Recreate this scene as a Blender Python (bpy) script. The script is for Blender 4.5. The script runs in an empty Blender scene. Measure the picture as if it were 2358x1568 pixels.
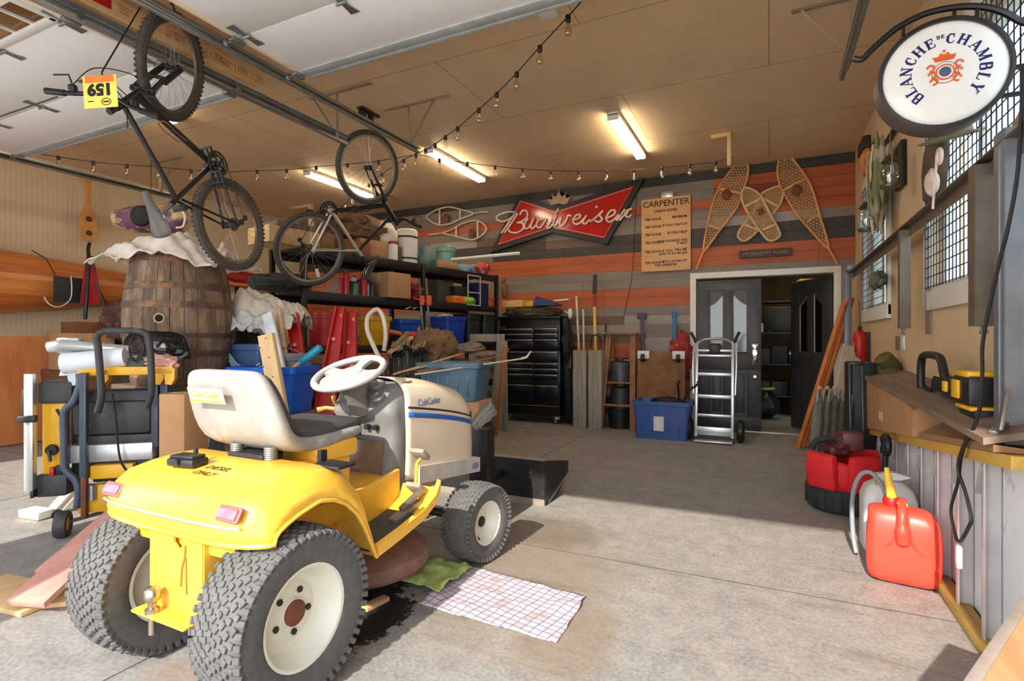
import bpy, bmesh, math, random
from mathutils import Vector as V, Matrix as MX, noise, Euler
PI = math.pi
C = bpy.context.scene.collection
random.seed(4)
# ---- camera constants: every dimension below is in metres, X along the back wall, Y into the garage
FPX, CPX, CPY, HC = 1235.0, 1179.0, 784.0, 1.18
YAW = math.radians(25.6)
FW = V((-math.sin(YAW), math.cos(YAW), 0)); RT = V((math.cos(YAW), math.sin(YAW), 0)); UP = V((0, 0, 1))
CAM = V((0, 0, HC))
def P(x, y, X=None, Y=None, Z=None, d=None):
    r = FW + RT * ((x - CPX) / FPX) + UP * ((CPY - y) / FPX)
    if d is not None: return CAM + r * d
    if X is not None: return CAM + r * (X / r.x)
    if Y is not None: return CAM + r * (Y / r.y)
    return CAM + r * ((Z - HC) / r.z)
def lin(c):
    c = c / 255.0
    return c / 12.92 if c <= .04045 else ((c + .055) / 1.055) ** 2.4
def col(rgb): return (lin(rgb[0]), lin(rgb[1]), lin(rgb[2]), 1)
# ---- materials
MATS = {}
def nodes(name):
    m = bpy.data.materials.new(name); m.use_nodes = True
    nt = m.node_tree; b = nt.nodes['Principled BSDF']
    return m, nt, b
def coords(nt, scale=(1, 1, 1), rot=(0, 0, 0)):
    t = nt.nodes.new('ShaderNodeTexCoord'); mp = nt.nodes.new('ShaderNodeMapping')
    mp.inputs['Scale'].default_value = scale; mp.inputs['Rotation'].default_value = rot
    nt.links.new(t.outputs['Object'], mp.inputs[0]); return mp.outputs[0]
def nz(nt, vec, scale, detail=4, rough=.6):
    n = nt.nodes.new('ShaderNodeTexNoise'); n.inputs['Scale'].default_value = scale
    n.inputs['Detail'].default_value = detail; n.inputs['Roughness'].default_value = rough
    nt.links.new(vec, n.inputs['Vector']); return n.outputs['Fac']
def ramp(nt, fac, stops, const=False):
    r = nt.nodes.new('ShaderNodeValToRGB'); e = r.color_ramp.elements
    if const: r.color_ramp.interpolation = 'CONSTANT'
    while len(e) < len(stops): e.new(.5)
    for k, (p, c) in enumerate(stops):
        e[k].position = p; e[k].color = c if len(c) == 4 else (*c, 1)
    nt.links.new(fac, r.inputs[0]); return r.outputs[0]
def mixc(nt, fac, a, b, mode='MIX'):
    m = nt.nodes.new('ShaderNodeMix'); m.data_type = 'RGBA'; m.blend_type = mode
    for s, v in ((0, fac), (6, a), (7, b)):
        if hasattr(v, 'links'): nt.links.new(v, m.inputs[s])
        else: m.inputs[s].default_value = v
    return m.outputs[2]
def bump(nt, b, h, strength=.3, dist=.01):
    n = nt.nodes.new('ShaderNodeBump'); n.inputs['Strength'].default_value = strength; n.inputs['Distance'].default_value = dist
    nt.links.new(h, n.inputs['Height']); nt.links.new(n.outputs[0], b.inputs['Normal'])
def mt(name, rgb, rough=.5, metal=0, var=.18, scale=9, bmp=0, second=None, thr=.55, coat=0, stretch=(1, 1, 1)):
    """paint, plastic, metal, cloth: base colour with a procedural mottling, optional second colour in patches"""
    if name in MATS: return MATS[name]
    m, nt, b = nodes(name); v = coords(nt, stretch); c = col(rgb)
    n = nz(nt, v, scale)
    lo = tuple(x * (1 - var) for x in c[:3]); hi = tuple(min(1, x * (1 + var)) for x in c[:3])
    o = ramp(nt, n, [(.3, lo), (.7, hi)])
    if second:
        n2 = nz(nt, v, scale * .6 + 1.3, 6, .7)
        o = mixc(nt, ramp(nt, n2, [(thr - .03, (0, 0, 0)), (thr + .06, (1, 1, 1))]), o, col(second))
    nt.links.new(o, b.inputs['Base Color'])
    b.inputs['Roughness'].default_value = rough; b.inputs['Metallic'].default_value = metal
    if coat: b.inputs['Coat Weight'].default_value = coat
    if bmp: bump(nt, b, n, bmp)
    MATS[name] = m; return m
def wood(name, rgb, rgb2, axis='Y', rough=.6, scale=6, bands=14):
    if name in MATS: return MATS[name]
    m, nt, b = nodes(name)
    st = {'X': (.12, 1, 1), 'Y': (1, .12, 1), 'Z': (1, 1, .12)}[axis]
    v = coords(nt, st); n = nz(nt, v, scale * 4, 5, .65); n2 = nz(nt, v, scale, 2, .5)
    o = ramp(nt, n, [(.3, col(rgb2)), (.62, col(rgb))])
    o = mixc(nt, .35, o, ramp(nt, n2, [(.35, col(rgb2)), (.6, col(rgb))]))
    nt.links.new(o, b.inputs['Base Color']); b.inputs['Roughness'].default_value = rough
    bump(nt, b, n, .15, .004); MATS[name] = m; return m
def glass(name, rgb=(235, 240, 240), rough=.03, alpha_mix=.12):
    if name in MATS: return MATS[name]
    m = bpy.data.materials.new(name); m.use_nodes = True; nt = m.node_tree; nt.nodes.clear()
    o = nt.nodes.new('ShaderNodeOutputMaterial'); t = nt.nodes.new('ShaderNodeBsdfTransparent'); g = nt.nodes.new('ShaderNodeBsdfGlossy')
    t.inputs[0].default_value = col(rgb); g.inputs['Roughness'].default_value = rough
    mx = nt.nodes.new('ShaderNodeMixShader'); mx.inputs[0].default_value = alpha_mix
    nt.links.new(t.outputs[0], mx.inputs[1]); nt.links.new(g.outputs[0], mx.inputs[2]); nt.links.new(mx.outputs[0], o.inputs[0])
    MATS[name] = m; return m
def emit(name, rgb, strength):
    if name in MATS: return MATS[name]
    m, nt, b = nodes(name); b.inputs['Base Color'].default_value = col(rgb)
    b.inputs['Emission Color'].default_value = col(rgb); b.inputs['Emission Strength'].default_value = strength
    MATS[name] = m; return m
# ---- mesh builder
def fr(o, ex, ey):
    ex = V(ex).normalized(); ez = ex.cross(V(ey)).normalized(); ey = ez.cross(ex)
    m = MX((ex, ey, ez)).transposed().to_4x4(); m.translation = V(o); return m
def rz(a): return MX.Rotation(a, 4, 'Z')
def rx(a): return MX.Rotation(a, 4, 'X')
def ry(a): return MX.Rotation(a, 4, 'Y')
def tr(*a): return MX.Translation(V(a if len(a) == 3 else a[0]))
class B:
    def __init__(s, T=None): s.bm = bmesh.new(); s.T = T or MX(); s.mi = 0
    def add(s, vs, fs, T=None):
        T = s.T @ T if T else s.T
        bv = [s.bm.verts.new(T @ V(v)) for v in vs]
        for f in fs:
            try: fc = s.bm.faces.new([bv[i] for i in f]); fc.material_index = s.mi
            except ValueError: pass
        return s
    def merge(s, t, T=None):
        t.verts.index_update()
        s.add([v.co.copy() for v in t.verts], [[v.index for v in f.verts] for f in t.faces], T); t.free(); return s
    def box(s, c, sz, bev=0, T=None, seg=2, top=None):
        t = bmesh.new(); bmesh.ops.create_cube(t, size=1)
        for v in t.verts:
            k = top if (top is not None and v.co.z > 0) else (1, 1)
            v.co = V((v.co.x * sz[0] * k[0], v.co.y * sz[1] * k[1], v.co.z * sz[2]))
        if bev: bmesh.ops.bevel(t, geom=t.edges[:], offset=min(bev, .49 * min(sz)), segments=seg, profile=.5, affect='EDGES')
        return s.merge(t, (T or MX()) @ tr(c))
    def bar(s, a, b, w, h, bev=0, up=(0, 0, 1)):
        a, b = V(a), V(b); d = b - a; u = V(up)
        if abs(d.normalized().dot(u)) > .99: u = V((0, 1, 0))
        x = d.normalized(); y = u.cross(x).normalized(); z = x.cross(y)
        m = MX((x, y, z)).transposed().to_4x4(); m.translation = (a + b) / 2
        return s.box((0, 0, 0), (d.length, w, h), bev, m)
    def loft(s, rings, caps=True, closed=True, loop=False):
        n = len(rings[0]); vs = [p for r in rings for p in r]; fs = []
        R = len(rings)
        for i in range(R if loop else R - 1):
            j = (i + 1) % R
            for k in range(n if closed else n - 1):
                l = (k + 1) % n
                fs.append((i * n + k, i * n + l, j * n + l, j * n + k))
        if caps and not loop:
            fs.append(tuple(range(n - 1, -1, -1))); fs.append(tuple((R - 1) * n + k for k in range(n)))
        return s.add(vs, fs)
    def tube(s, pts, r, seg=8, loop=False, caps=True):
        pts = [V(p) for p in pts]; n = len(pts); rr = r if isinstance(r, (list, tuple)) else [r] * n
        rings = []; t0 = None; u = None
        for i in range(n):
            a = pts[i - 1] if (i or loop) else pts[i]; b = pts[(i + 1) % n] if (i < n - 1 or loop) else pts[i]
            t = (b - a)
            if t.length < 1e-9: t = V((0, 0, 1))
            t.normalize()
            if u is None:
                u = t.cross(V((0, 0, 1)))
                if u.length < 1e-3: u = t.cross(V((0, 1, 0)))
                u.normalize()
            else:
                u = (u - t * u.dot(t))
                if u.length < 1e-6: u = t.orthogonal()
                u.normalize()
            w = t.cross(u)
            rings.append([pts[i] + (u * math.cos(2 * PI * k / seg) + w * math.sin(2 * PI * k / seg)) * rr[i] for k in range(seg)])
        return s.loft(rings, caps, True, loop)
    def cyl(s, a, b, r, r2=None, seg=16): return s.tube([a, b], [r, r if r2 is None else r2], seg)
    def lathe(s, prof, o=(0, 0, 0), ax=(0, 0, 1), seg=24, caps=True, loop=False):
        ax = V(ax).normalized(); u = ax.orthogonal().normalized(); w = ax.cross(u); o = V(o)
        rings = [[o + ax * z + (u * math.cos(2 * PI * k / seg) + w * math.sin(2 * PI * k / seg)) * max(r, 1e-4) for k in range(seg)] for r, z in prof]
        return s.loft(rings, caps, True, loop)
    def prism(s, poly, z0, z1, T=None, tri=True):
        n = len(poly)
        t = bmesh.new()
        lo = [t.verts.new((p[0], p[1], z0)) for p in poly]; hi = [t.verts.new((p[0], p[1], z1)) for p in poly]
        for i in range(n): t.faces.new((lo[i], lo[(i + 1) % n], hi[(i + 1) % n], hi[i]))
        f1 = t.faces.new(lo[::-1]); f2 = t.faces.new(hi)
        bmesh.ops.triangulate(t, faces=[f1, f2])
        bmesh.ops.recalc_face_normals(t, faces=t.faces[:])
        return s.merge(t, T)
    def grid(s, fn, nu, nv, T=None):
        vs = [fn(i / nu, j / nv) for j in range(nv + 1) for i in range(nu + 1)]; w = nu + 1
        return s.add(vs, [(j * w + i, j * w + i + 1, (j + 1) * w + i + 1, (j + 1) * w + i) for j in range(nv) for i in range(nu)], T)
    def ball(s, c, r, T=None, sub=2):
        t = bmesh.new(); bmesh.ops.create_icosphere(t, subdivisions=sub, radius=1)
        r = r if isinstance(r, (list, tuple)) else (r, r, r)
        for v in t.verts: v.co = V((v.co.x * r[0], v.co.y * r[1], v.co.z * r[2]))
        return s.merge(t, (T or MX()) @ tr(c))
    def lump(s, c, r, amp=.2, fq=3, seed=0, sub=4, fold=(1, 1, 1), flat=None):
        """crumpled cloth / foliage / bag: a displaced ball"""
        t = bmesh.new(); bmesh.ops.create_icosphere(t, subdivisions=sub, radius=1); off = V((seed * 3.7, seed * 1.3, seed * 7.1))
        for v in t.verts:
            q = V((v.co.x * fold[0], v.co.y * fold[1], v.co.z * fold[2])) * fq + off
            k = 1 + amp * (noise.noise(q) + .5 * noise.noise(q * 2.3) + .3 * noise.noise(q * 5))
            v.co = V((v.co.x * r[0] * k, v.co.y * r[1] * k, v.co.z * r[2] * k))
            if flat is not None and v.co.z < flat: v.co.z = flat + (v.co.z - flat) * .05
        return s.merge(t, tr(c))
    def text(s, body, size, T, ext=.001, align='CENTER', shear=0, offset=0, sx=1, space=1):
        cu = bpy.data.curves.new('t', 'FONT'); cu.body = body; cu.size = size; cu.extrude = ext; cu.align_x = align; cu.align_y = 'CENTER'
        cu.shear = shear; cu.offset = offset; cu.resolution_u = 3; cu.space_character = space
        o = bpy.data.objects.new('t', cu); C.objects.link(o)
        dg = bpy.context.evaluated_depsgraph_get(); me = bpy.data.meshes.new_from_object(o.evaluated_get(dg))
        bpy.data.objects.remove(o); t = bmesh.new(); t.from_mesh(me); bpy.data.meshes.remove(me)
        for v in t.verts: v.co.x *= sx
        return s.merge(t, T)
# ---- object linking
OFF = {}
def mesh_of(b, mats, angle=40, name='m'):
    me = bpy.data.meshes.new(name)
    bmesh.ops.recalc_face_normals(b.bm, faces=b.bm.faces[:])
    b.bm.to_mesh(me); b.bm.free()
    for m in (mats if isinstance(mats, (list, tuple)) else [mats]): me.materials.append(m)
    me.polygons.foreach_set('use_smooth', [True] * len(me.polygons))
    me.set_sharp_from_angle(angle=math.radians(angle))
    return me
def mods(o, solid=0, sub=0):
    if solid: md = o.modifiers.new('Solidify', 'SOLIDIFY'); md.thickness = solid; md.offset = 0
    if sub: md = o.modifiers.new('Subdivision', 'SUBSURF'); md.levels = sub; md.render_levels = sub
def tag(o, label=None, cat=None, group=None, kind=None):
    if label: o['label'] = label
    if cat: o['category'] = cat
    if group: o['group'] = group
    if kind: o['kind'] = kind
    return o
def thing(name, label, cat, loc=(0, 0, 0), rot=None, group=None, world=True):
    """an Empty at the thing's base; world=True: its parts' meshes are built in room coordinates"""
    o = bpy.data.objects.new(name, None); C.objects.link(o); o.location = loc; o.empty_display_size = .1
    if rot is not None: o.rotation_euler = rot if hasattr(rot, '__len__') else (0, 0, rot)
    tag(o, label, cat, group)
    if world: OFF[o.name] = V(loc)
    return o
def part(name, b, mats, parent, label=None, angle=40, solid=0, sub=0, kind=None):
    o = bpy.data.objects.new(name, mesh_of(b, mats, angle, name)); C.objects.link(o)
    o.parent = parent
    if parent.name in OFF: o.location = -OFF[parent.name]
    if label: o['label'] = label
    if kind: o['kind'] = kind
    mods(o, solid, sub); return o
def solo(name, b, mats, label=None, cat=None, group=None, kind=None, angle=40, solid=0, sub=0, keep=False):
    me = mesh_of(b, mats, angle, name); o = bpy.data.objects.new(name, me); C.objects.link(o)
    if not keep:
        lo = [min(v.co[i] for v in me.vertices) for i in range(3)]; hi = [max(v.co[i] for v in me.vertices) for i in range(3)]
        c = V(((lo[0] + hi[0]) / 2, (lo[1] + hi[1]) / 2, lo[2])); me.transform(tr(-c)); o.location = c
    tag(o, label, cat, group, kind); mods(o, solid, sub); return o
def dup(root, loc, rot=None, label=None, group=None):
    r = root.copy(); C.objects.link(r); r.location = loc
    if rot is not None: r.rotation_euler = rot
    if label: r['label'] = label
    if group: r['group'] = group
    for ch in list(root.children):
        c = ch.copy(); C.objects.link(c); c.parent = r
        for g in ch.children:
            d = g.copy(); C.objects.link(d); d.parent = c
    return r
def spline(pts, n=8, loop=False):
    pts = [V(p) for p in pts]; m = len(pts); out = []
    for i in range(m if loop else m - 1):
        if loop: a, b, c, d = pts[i - 1], pts[i], pts[(i + 1) % m], pts[(i + 2) % m]
        else: a, b, c, d = pts[max(i - 1, 0)], pts[i], pts[i + 1], pts[min(i + 2, m - 1)]
        for k in range(n):
            t = k / n
            out.append(.5 * ((2 * b) + (c - a) * t + (2 * a - 5 * b + 4 * c - d) * t * t + (3 * b - a - 3 * c + d) * t ** 3))
    if not loop: out.append(pts[-1])
    return out
# ---- shared materials
M_black = mt('black_plastic', (26, 26, 27), .45)
M_dark = mt('dark_steel', (40, 40, 42), .45, .3)
M_blackmetal = mt('black_powder_coat', (20, 20, 21), .4)
M_rubber = mt('tyre_rubber', (92, 90, 88), .85, 0, .2, 30, .2)
M_galv = mt('galvanized_steel', (165, 168, 168), .38, .8, .12, 14)
M_steel = mt('bare_steel', (150, 145, 138), .42, .7, .25, 7)
M_chrome = mt('chrome', (220, 220, 222), .12, 1, .03)
M_alu = mt('aluminium', (205, 207, 208), .32, .7, .06)
M_white = mt('white_paint', (228, 224, 216), .5, 0, .05)
M_card = mt('cardboard', (178, 134, 92), .8, 0, .1, 6)
M_canvas = mt('drop_cloth_canvas', (214, 203, 188), .9, 0, .16, 10, .3)
M_red = mt('red_paint', (190, 26, 24), .4, 0, .12)
M_blue = mt('blue_plastic', (22, 78, 170), .4, 0, .1)
M_pine = wood('pine', (226, 190, 140), (200, 158, 104), 'Y')
M_pinez = wood('pine_upright', (226, 190, 140), (196, 156, 104), 'Z')
M_cord = mt('cord_black', (18, 18, 18), .6)
M_clear = glass('clear_glass')
# ================= ROOM SHELL =================
XL, XR, YB, YF, ZC = -8.15, .93, 7.55, -.2, 3.44
def st(name, b, m, **k): return solo(name, b, m, kind='structure', keep=True, **k)
# concrete floor
def concrete():
    m, nt, b = nodes('concrete'); v = coords(nt)
    n = nz(nt, v, 1.1, 6, .62); n2 = nz(nt, v, 9, 6, .7); n3 = nz(nt, v, 60, 3, .6)
    o = ramp(nt, n, [(.3, col((114, 111, 107))), (.5, col((134, 130, 124))), (.72, col((150, 145, 138)))])
    o = mixc(nt, .45, o, ramp(nt, n2, [(.3, col((92, 89, 86))), (.62, col((158, 152, 144)))]))
    o = mixc(nt, .16, o, ramp(nt, n3, [(.35, (.2, .19, .17)), (.6, (.75, .72, .68))]))
    # smears drawn along X
    v2 = coords(nt, (.5, 3.2, 1), (0, 0, .5)); n4 = nz(nt, v2, 3, 5, .65)
    o = mixc(nt, ramp(nt, n4, [(.56, (0, 0, 0)), (.72, (.55, .55, .55))]), o, col((112, 96, 80)))
    # spilled oil under the mower and damp stains beside it: each with an edge of its own
    def stain(o, cx, cy, rx_, ry_, c, thr, sc, soft=.03, k=1):
        mp = nt.nodes.new('ShaderNodeMapping'); mp.inputs['Location'].default_value = (-cx / rx_, -cy / ry_, 0); mp.inputs['Scale'].default_value = (1 / rx_, 1 / ry_, 1)
        t = nt.nodes.new('ShaderNodeTexCoord'); nt.links.new(t.outputs['Object'], mp.inputs[0])
        ln = nt.nodes.new('ShaderNodeVectorMath'); ln.operation = 'LENGTH'; nt.links.new(mp.outputs[0], ln.inputs[0])
        q = nz(nt, v, sc, 7, .75); ad = nt.nodes.new('ShaderNodeMath'); ad.operation = 'MULTIPLY_ADD'
        nt.links.new(q, ad.inputs[0]); ad.inputs[1].default_value = -1.6; nt.links.new(ln.outputs['Value'], ad.inputs[2])
        f = ramp(nt, ad.outputs[0], [(0, (1, 1, 1)), (thr, (1, 1, 1)), (thr + soft, (0, 0, 0))]) if thr > 0 else ramp(nt, ad.outputs[0], [(0, (1, 1, 1)), (soft, (0, 0, 0))])
        if k < 1:
            mm = nt.nodes.new('ShaderNodeMath'); mm.operation = 'MULTIPLY'; nt.links.new(f, mm.inputs[0]); mm.inputs[1].default_value = k; f = mm.outputs[0]
        return mixc(nt, f, o, c)
    o = stain(o, -1.1, 2.45, .34, .5, col((132, 112, 90)), .0, 4, .8, .5)
    o = stain(o, -1.3, 3.1, .4, .25, col((110, 96, 80)), .0, 7, .5, .6)
    o = stain(o, -.72, 2.0, .16, .25, col((132, 112, 90)), .0, 6, .6, .5)
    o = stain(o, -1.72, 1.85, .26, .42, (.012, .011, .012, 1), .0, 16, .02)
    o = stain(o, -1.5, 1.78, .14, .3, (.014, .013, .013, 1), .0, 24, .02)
    o = stain(o, -1.75, 1.2, .22, .12, col((150, 118, 96)), .0, 14, .5, .5)
    nt.links.new(o, b.inputs['Base Color']); b.inputs['Roughness'].default_value = .62; bump(nt, b, n2, .12, .01); return m
b = B(); b.box((-2.9, 5.2, -.06), (11.6, 11.2, .12))
st('floor', b, concrete())
b = B(); m_joint = mt('floor_joint', (96, 90, 84), .9)  # thin dark strips marking the joints in the concrete slab
for (x0, y0, x1, y1) in ((-8.1, 6.3, .9, 6.3), (-2.08, -.35, -2.08, 7.5), (-8.1, 2.83, .9, 2.83), (-5.1, -.35, -5.1, 7.5)):
    b.box(((x0 + x1) / 2, (y0 + y1) / 2, .0006), (max(abs(x1 - x0), .008), max(abs(y1 - y0), .008), .0012))
st('trim_1', b, m_joint)
b = B(); b.box((-4, -8.4, -.09), (44, 16, .1)); st('floor_driveway', b, mt('driveway_concrete', (214, 207, 196), .8, 0, .1, 2))
b = B(); b.box((12.1, 6, -.3), (22, 40, .3)); st('floor_lawn', b, mt('lawn', (96, 124, 60), .95, 0, .3, 6))
# painted sheathing: ceiling, left and right walls
def sheath(name, rgb, sx, sy, rot, rib=0):
    m, nt, b = nodes(name); v = coords(nt, (1, 1, 1), rot); n = nz(nt, v, 2.2, 5, .6); n2 = nz(nt, v, 30, 4, .6)
    c = col(rgb); o = ramp(nt, n, [(.3, tuple(x * .92 for x in c[:3])), (.7, tuple(min(1, x * 1.05) for x in c[:3]))])
    o = mixc(nt, .12, o, ramp(nt, n2, [(.35, tuple(x * .6 for x in c[:3])), (.65, c)]))
    br = nt.nodes.new('ShaderNodeTexBrick'); br.offset = .5
    for k, x in (('Color1', (1, 1, 1, 1)), ('Color2', (1, 1, 1, 1)), ('Mortar', (.62, .58, .53, 1))): br.inputs[k].default_value = x
    for k, x in (('Scale', 1), ('Mortar Size', .006), ('Mortar Smooth', .2), ('Brick Width', sx), ('Row Height', sy)): br.inputs[k].default_value = x
    nt.links.new(v, br.inputs['Vector'])
    o = mixc(nt, 1, o, br.outputs['Color'], 'MULTIPLY')
    if rib:
        w = nt.nodes.new('ShaderNodeTexWave'); w.bands_direction = 'X'; w.inputs['Scale'].default_value = rib; w.inputs['Distortion'].default_value = .2
        nt.links.new(v, w.inputs['Vector']); bump(nt, b, w.outputs['Fac'], .12, .01)
    else: bump(nt, b, n2, .08, .006)
    nt.links.new(o, b.inputs['Base Color']); b.inputs['Roughness'].default_value = .75; return m
m_ceil = sheath('ceiling_panels', (222, 192, 154), 2.44, 1.22, (0, 0, 0))
m_wl = sheath('left_wall_sheathing', (212, 190, 158), 40, 40, (0, 0, PI / 2), 6)
m_wr = sheath('right_wall_sheathing', (214, 186, 148), 90, 90, (PI / 2, 0, PI / 2))
b = B(); b.box(((XL + XR) / 2, 3.6, ZC + .05), (XR - XL + .4, 8.1, .1)); st('ceiling', b, m_ceil)
b = B(); b.box((XL - .08, 3.65, 1.72), (.16, 8.1, 3.44)); st('wall_left', b, m_wl)
# right wall with two window openings
WIN = ((2.2, 4.22), (5.55, 6.75)); WZ0, WZ1 = 1.49, 2.78
b = B(); ys = [YF - .15, WIN[0][0], WIN[0][1], WIN[1][0], WIN[1][1], YB + .1]
for i in range(5):
    y0, y1 = ys[i], ys[i + 1]
    if i in (1, 3):
        b.box((XR + .08, (y0 + y1) / 2, WZ0 / 2), (.16, y1 - y0, WZ0)); b.box((XR + .08, (y0 + y1) / 2, (WZ1 + ZC) / 2), (.16, y1 - y0, ZC - WZ1))
    else: b.box((XR + .08, (y0 + y1) / 2, ZC / 2), (.16, y1 - y0, ZC))
st('wall_right', b, m_wr)
# front wall: piers between the openings and the header over them (behind the camera)
b = B(); H0 = 2.8
for x0, x1 in ((XL - .15, -6.8), (-4.08, -2.95), (.62, XR + .16)): b.box(((x0 + x1) / 2, YF - .075, H0 / 2), (x1 - x0, .15, H0))
b.box(((XL + XR) / 2, YF - .075, (H0 + ZC + .3) / 2), (XR - XL + .32, .15, ZC + .3 - H0)); st('wall_front', b, m_wl)
# back wall: sheathing with the door opening, strips of coloured plank in front of it
DX0, DX1, DZ = -.88, .71, 2.0
b = B()
b.box(((XL + DX0) / 2, YB + .08, ZC / 2), (DX0 - XL, .13, ZC)); b.box(((DX0 + DX1) / 2, YB + .08, (DZ + ZC) / 2), (DX1 - DX0, .13, ZC - DZ)); b.box(((DX1 + XR) / 2 + .05, YB + .08, ZC / 2), (XR - DX1 + .1, .13, ZC))
st('wall_back', b, m_wr)
def plank_mat(name, a, c): return wood(name, a, c, 'X', .55, 3)
PL = [plank_mat('plank_charcoal', (66, 57, 50), (46, 39, 34)), plank_mat('plank_orange', (186, 94, 44), (150, 66, 28)), plank_mat('plank_red', (142, 44, 30), (112, 26, 20)),
      plank_mat('plank_grey', (138, 124, 112), (112, 100, 90)), plank_mat('plank_pale_grey', (166, 152, 146), (140, 128, 120)), plank_mat('plank_brown', (112, 88, 66), (90, 66, 48))]
RP = [0, 1, 2, 1, 1, 3, 0, 0, 1, 1, 3, 3, 1, 1, 3, 5, 4, 0, 1, 1, 3, 5, 1, 3, 0, 1, 3]
LP = [0, 3, 3, 1, 3, 3, 0, 0, 1, 1, 3, 3, 1, 1, 3, 3, 4, 5, 1, 1, 3, 5, 1, 3, 0, 1, 3]
alt = {0: (0, 0, 5, 3), 1: (1, 1, 1, 2), 2: (2, 1), 3: (3, 3, 4, 5), 4: (4, 3), 5: (5, 3)}
b = B(); rnd = random.Random(11); rh = ZC / 27
for i in range(27):
    z1 = ZC - i * rh; z0 = z1 - rh
    xe = XR if z0 > 2.02 else -.955
    x = XL
    while x < xe - .01:
        w = rnd.choice((.6, .9, 1.2, 1.2)); x2 = min(x + w, xe)
        if xe - x2 < .25: x2 = xe
        base = RP[i] if x > -1.3 else LP[i]
        b.mi = base if rnd.random() < .7 else rnd.choice(alt[base])
        t = .012 + rnd.random() * .005
        b.box(((x + x2) / 2, YB + .008 - t / 2, (z0 + z1) / 2), (x2 - x - .002, t, rh - .003)); x = x2
st('wall_planks', b, PL)
YP = YB - .012
# door frame
b = B()
for x in (-.915, .745): b.box((x, YB, 1.001), (.075, .09, 2.002), .004)
b.box((-.085, YB, 2.04), (1.735, .092, .076), .004); st('trim_door_frame', b, M_white)
b = B(); b.box((-.085, YB + .02, .012), (1.6, .16, .024), .006); st('trim_threshold', b, mt('threshold_aluminium', (190, 182, 170), .4, .6))
# back store room
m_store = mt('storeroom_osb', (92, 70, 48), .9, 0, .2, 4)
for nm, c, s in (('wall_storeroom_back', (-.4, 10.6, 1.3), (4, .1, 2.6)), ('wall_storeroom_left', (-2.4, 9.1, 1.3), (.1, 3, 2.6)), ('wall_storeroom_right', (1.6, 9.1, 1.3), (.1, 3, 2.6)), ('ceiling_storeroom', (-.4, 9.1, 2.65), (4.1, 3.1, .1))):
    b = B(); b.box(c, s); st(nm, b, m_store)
# double doors
m_door = mt('door_charcoal', (62, 61, 63), .42, 0, .08); m_came = mt('door_caming', (196, 188, 172), .4, .3)
m_dglass = glass('door_glass', (120, 140, 128), .15, .10)
def swoop(x0, x1, z0, z1, flip, n=10):
    """glass light with a swept top"""
    pts = [(x0, z0), (x1, z0)]
    tops = []
    for k in range(n + 1):
        t = k / n; e = t * t * (3 - 2 * t) if t < .8 else 1 - .2 * (1 - t)
        tops.append((x0 + (x1 - x0) * t, z1 - (z1 - z0) * .2 * (1 - (t ** 1.6))))
    if flip: tops = [(x0 + x1 - x, z) for x, z in tops][::-1]
    return pts + tops[::-1]
def door_leaf(name, hinge, ang, mirror, label):
    d = thing(name, None, None, hinge, ang, world=False); d['kind'] = 'structure'; s = -1 if mirror else 1
    W = .785
    b = B()
    cnt = [0]
    def bx(x0, x1, z0, z1, y=0, t=.044, bev=.004):
        cnt[0] += 1; t += .0004 * cnt[0]; b.box((s * (x0 + x1) / 2, y, (z0 + z1) / 2), (x1 - x0, t, z1 - z0), bev)
    bx(0, .17, .012, 1.97); bx(W - .17, W, .012, 1.97); bx(.33, W - .33, .012, 1.97); bx(0, W, 1.83, 1.97); bx(0, W, .80, 1.02); bx(0, W, .012, .2)
    # blanking behind the swept tops and the lower panels
    for x0, x1 in ((.16, .34), (W - .34, W - .16)):
        bx(x0, x1, .19, .82, 0, .022, 0); bx(x0 + .035, x1 - .035, .25, .75, 0, .036, .008)
        poly = swoop(x0, x1, 1.0, 1.80, x0 > .3)
        top = [(p[0], p[1]) for p in poly[2:]]
        tp = [(x0, 1.86), (x1, 1.86)][::1] + [(p[0], p[1]) for p in top]
        b.prism([(s * p[0], p[1]) for p in tp], -.015, .015, MX.Rotation(PI / 2, 4, 'X'))
    part('leaf', b, m_door, d)
    for k, (x0, x1) in enumerate(((.16, .34), (W - .34, W - .16))):
        pl = swoop(x0 + .008, x1 - .008, 1.03, 1.80, k == 1); pl = [(s * p[0], 0, p[1]) for p in pl]
        b = B(); b.tube([V(p) for p in pl], .011, 6, True); f = part('glazing_frame', b, m_came, d, 'pale swept glazing frame')
        b = B(); b.prism([(p[0], p[2]) for p in pl], -.004, .004, MX.Rotation(PI / 2, 4, 'X')); part('pane', b, m_dglass, f)
    return d, s, W
dl, s, W = door_leaf('door_1', (DX0 + .008, YB - .01, 0), 0, False, '')
b = B(); b.box((W - .075, -.032, 1.0), (.062, .014, .27), .012); b.box((W - .075, -.03, 1.1), (.075, .02, .09), .02); b.cyl((W - .075, -.03, 1.02), (W - .075, -.055, 1.02), .026)
b.tube(spline([(W - .075, -.035, .98), (W - .075, -.075, .96), (W - .075, -.08, .9), (W - .075, -.04, .86)]), .009, 8)
part('handle', b, M_chrome, dl, 'chrome handle set with deadbolt')
b = B(); b.cyl((W - .075, -.02, .72), (W - .075, -.05, .72), .016); part('kick_bolt', b, M_chrome, dl)
dr, s, W = door_leaf('door_2', (DX1 - .006, YB + .03, 0), math.radians(-58), True, '')
b = B(); b.cyl((-(W - .07), .0, 1.0), (-(W - .07), -.07, 1.0), .012); b.ball((-(W - .07), -.08, 1.0), .03); part('handle', b, M_chrome, dr, 'round chrome door knob')
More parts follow.
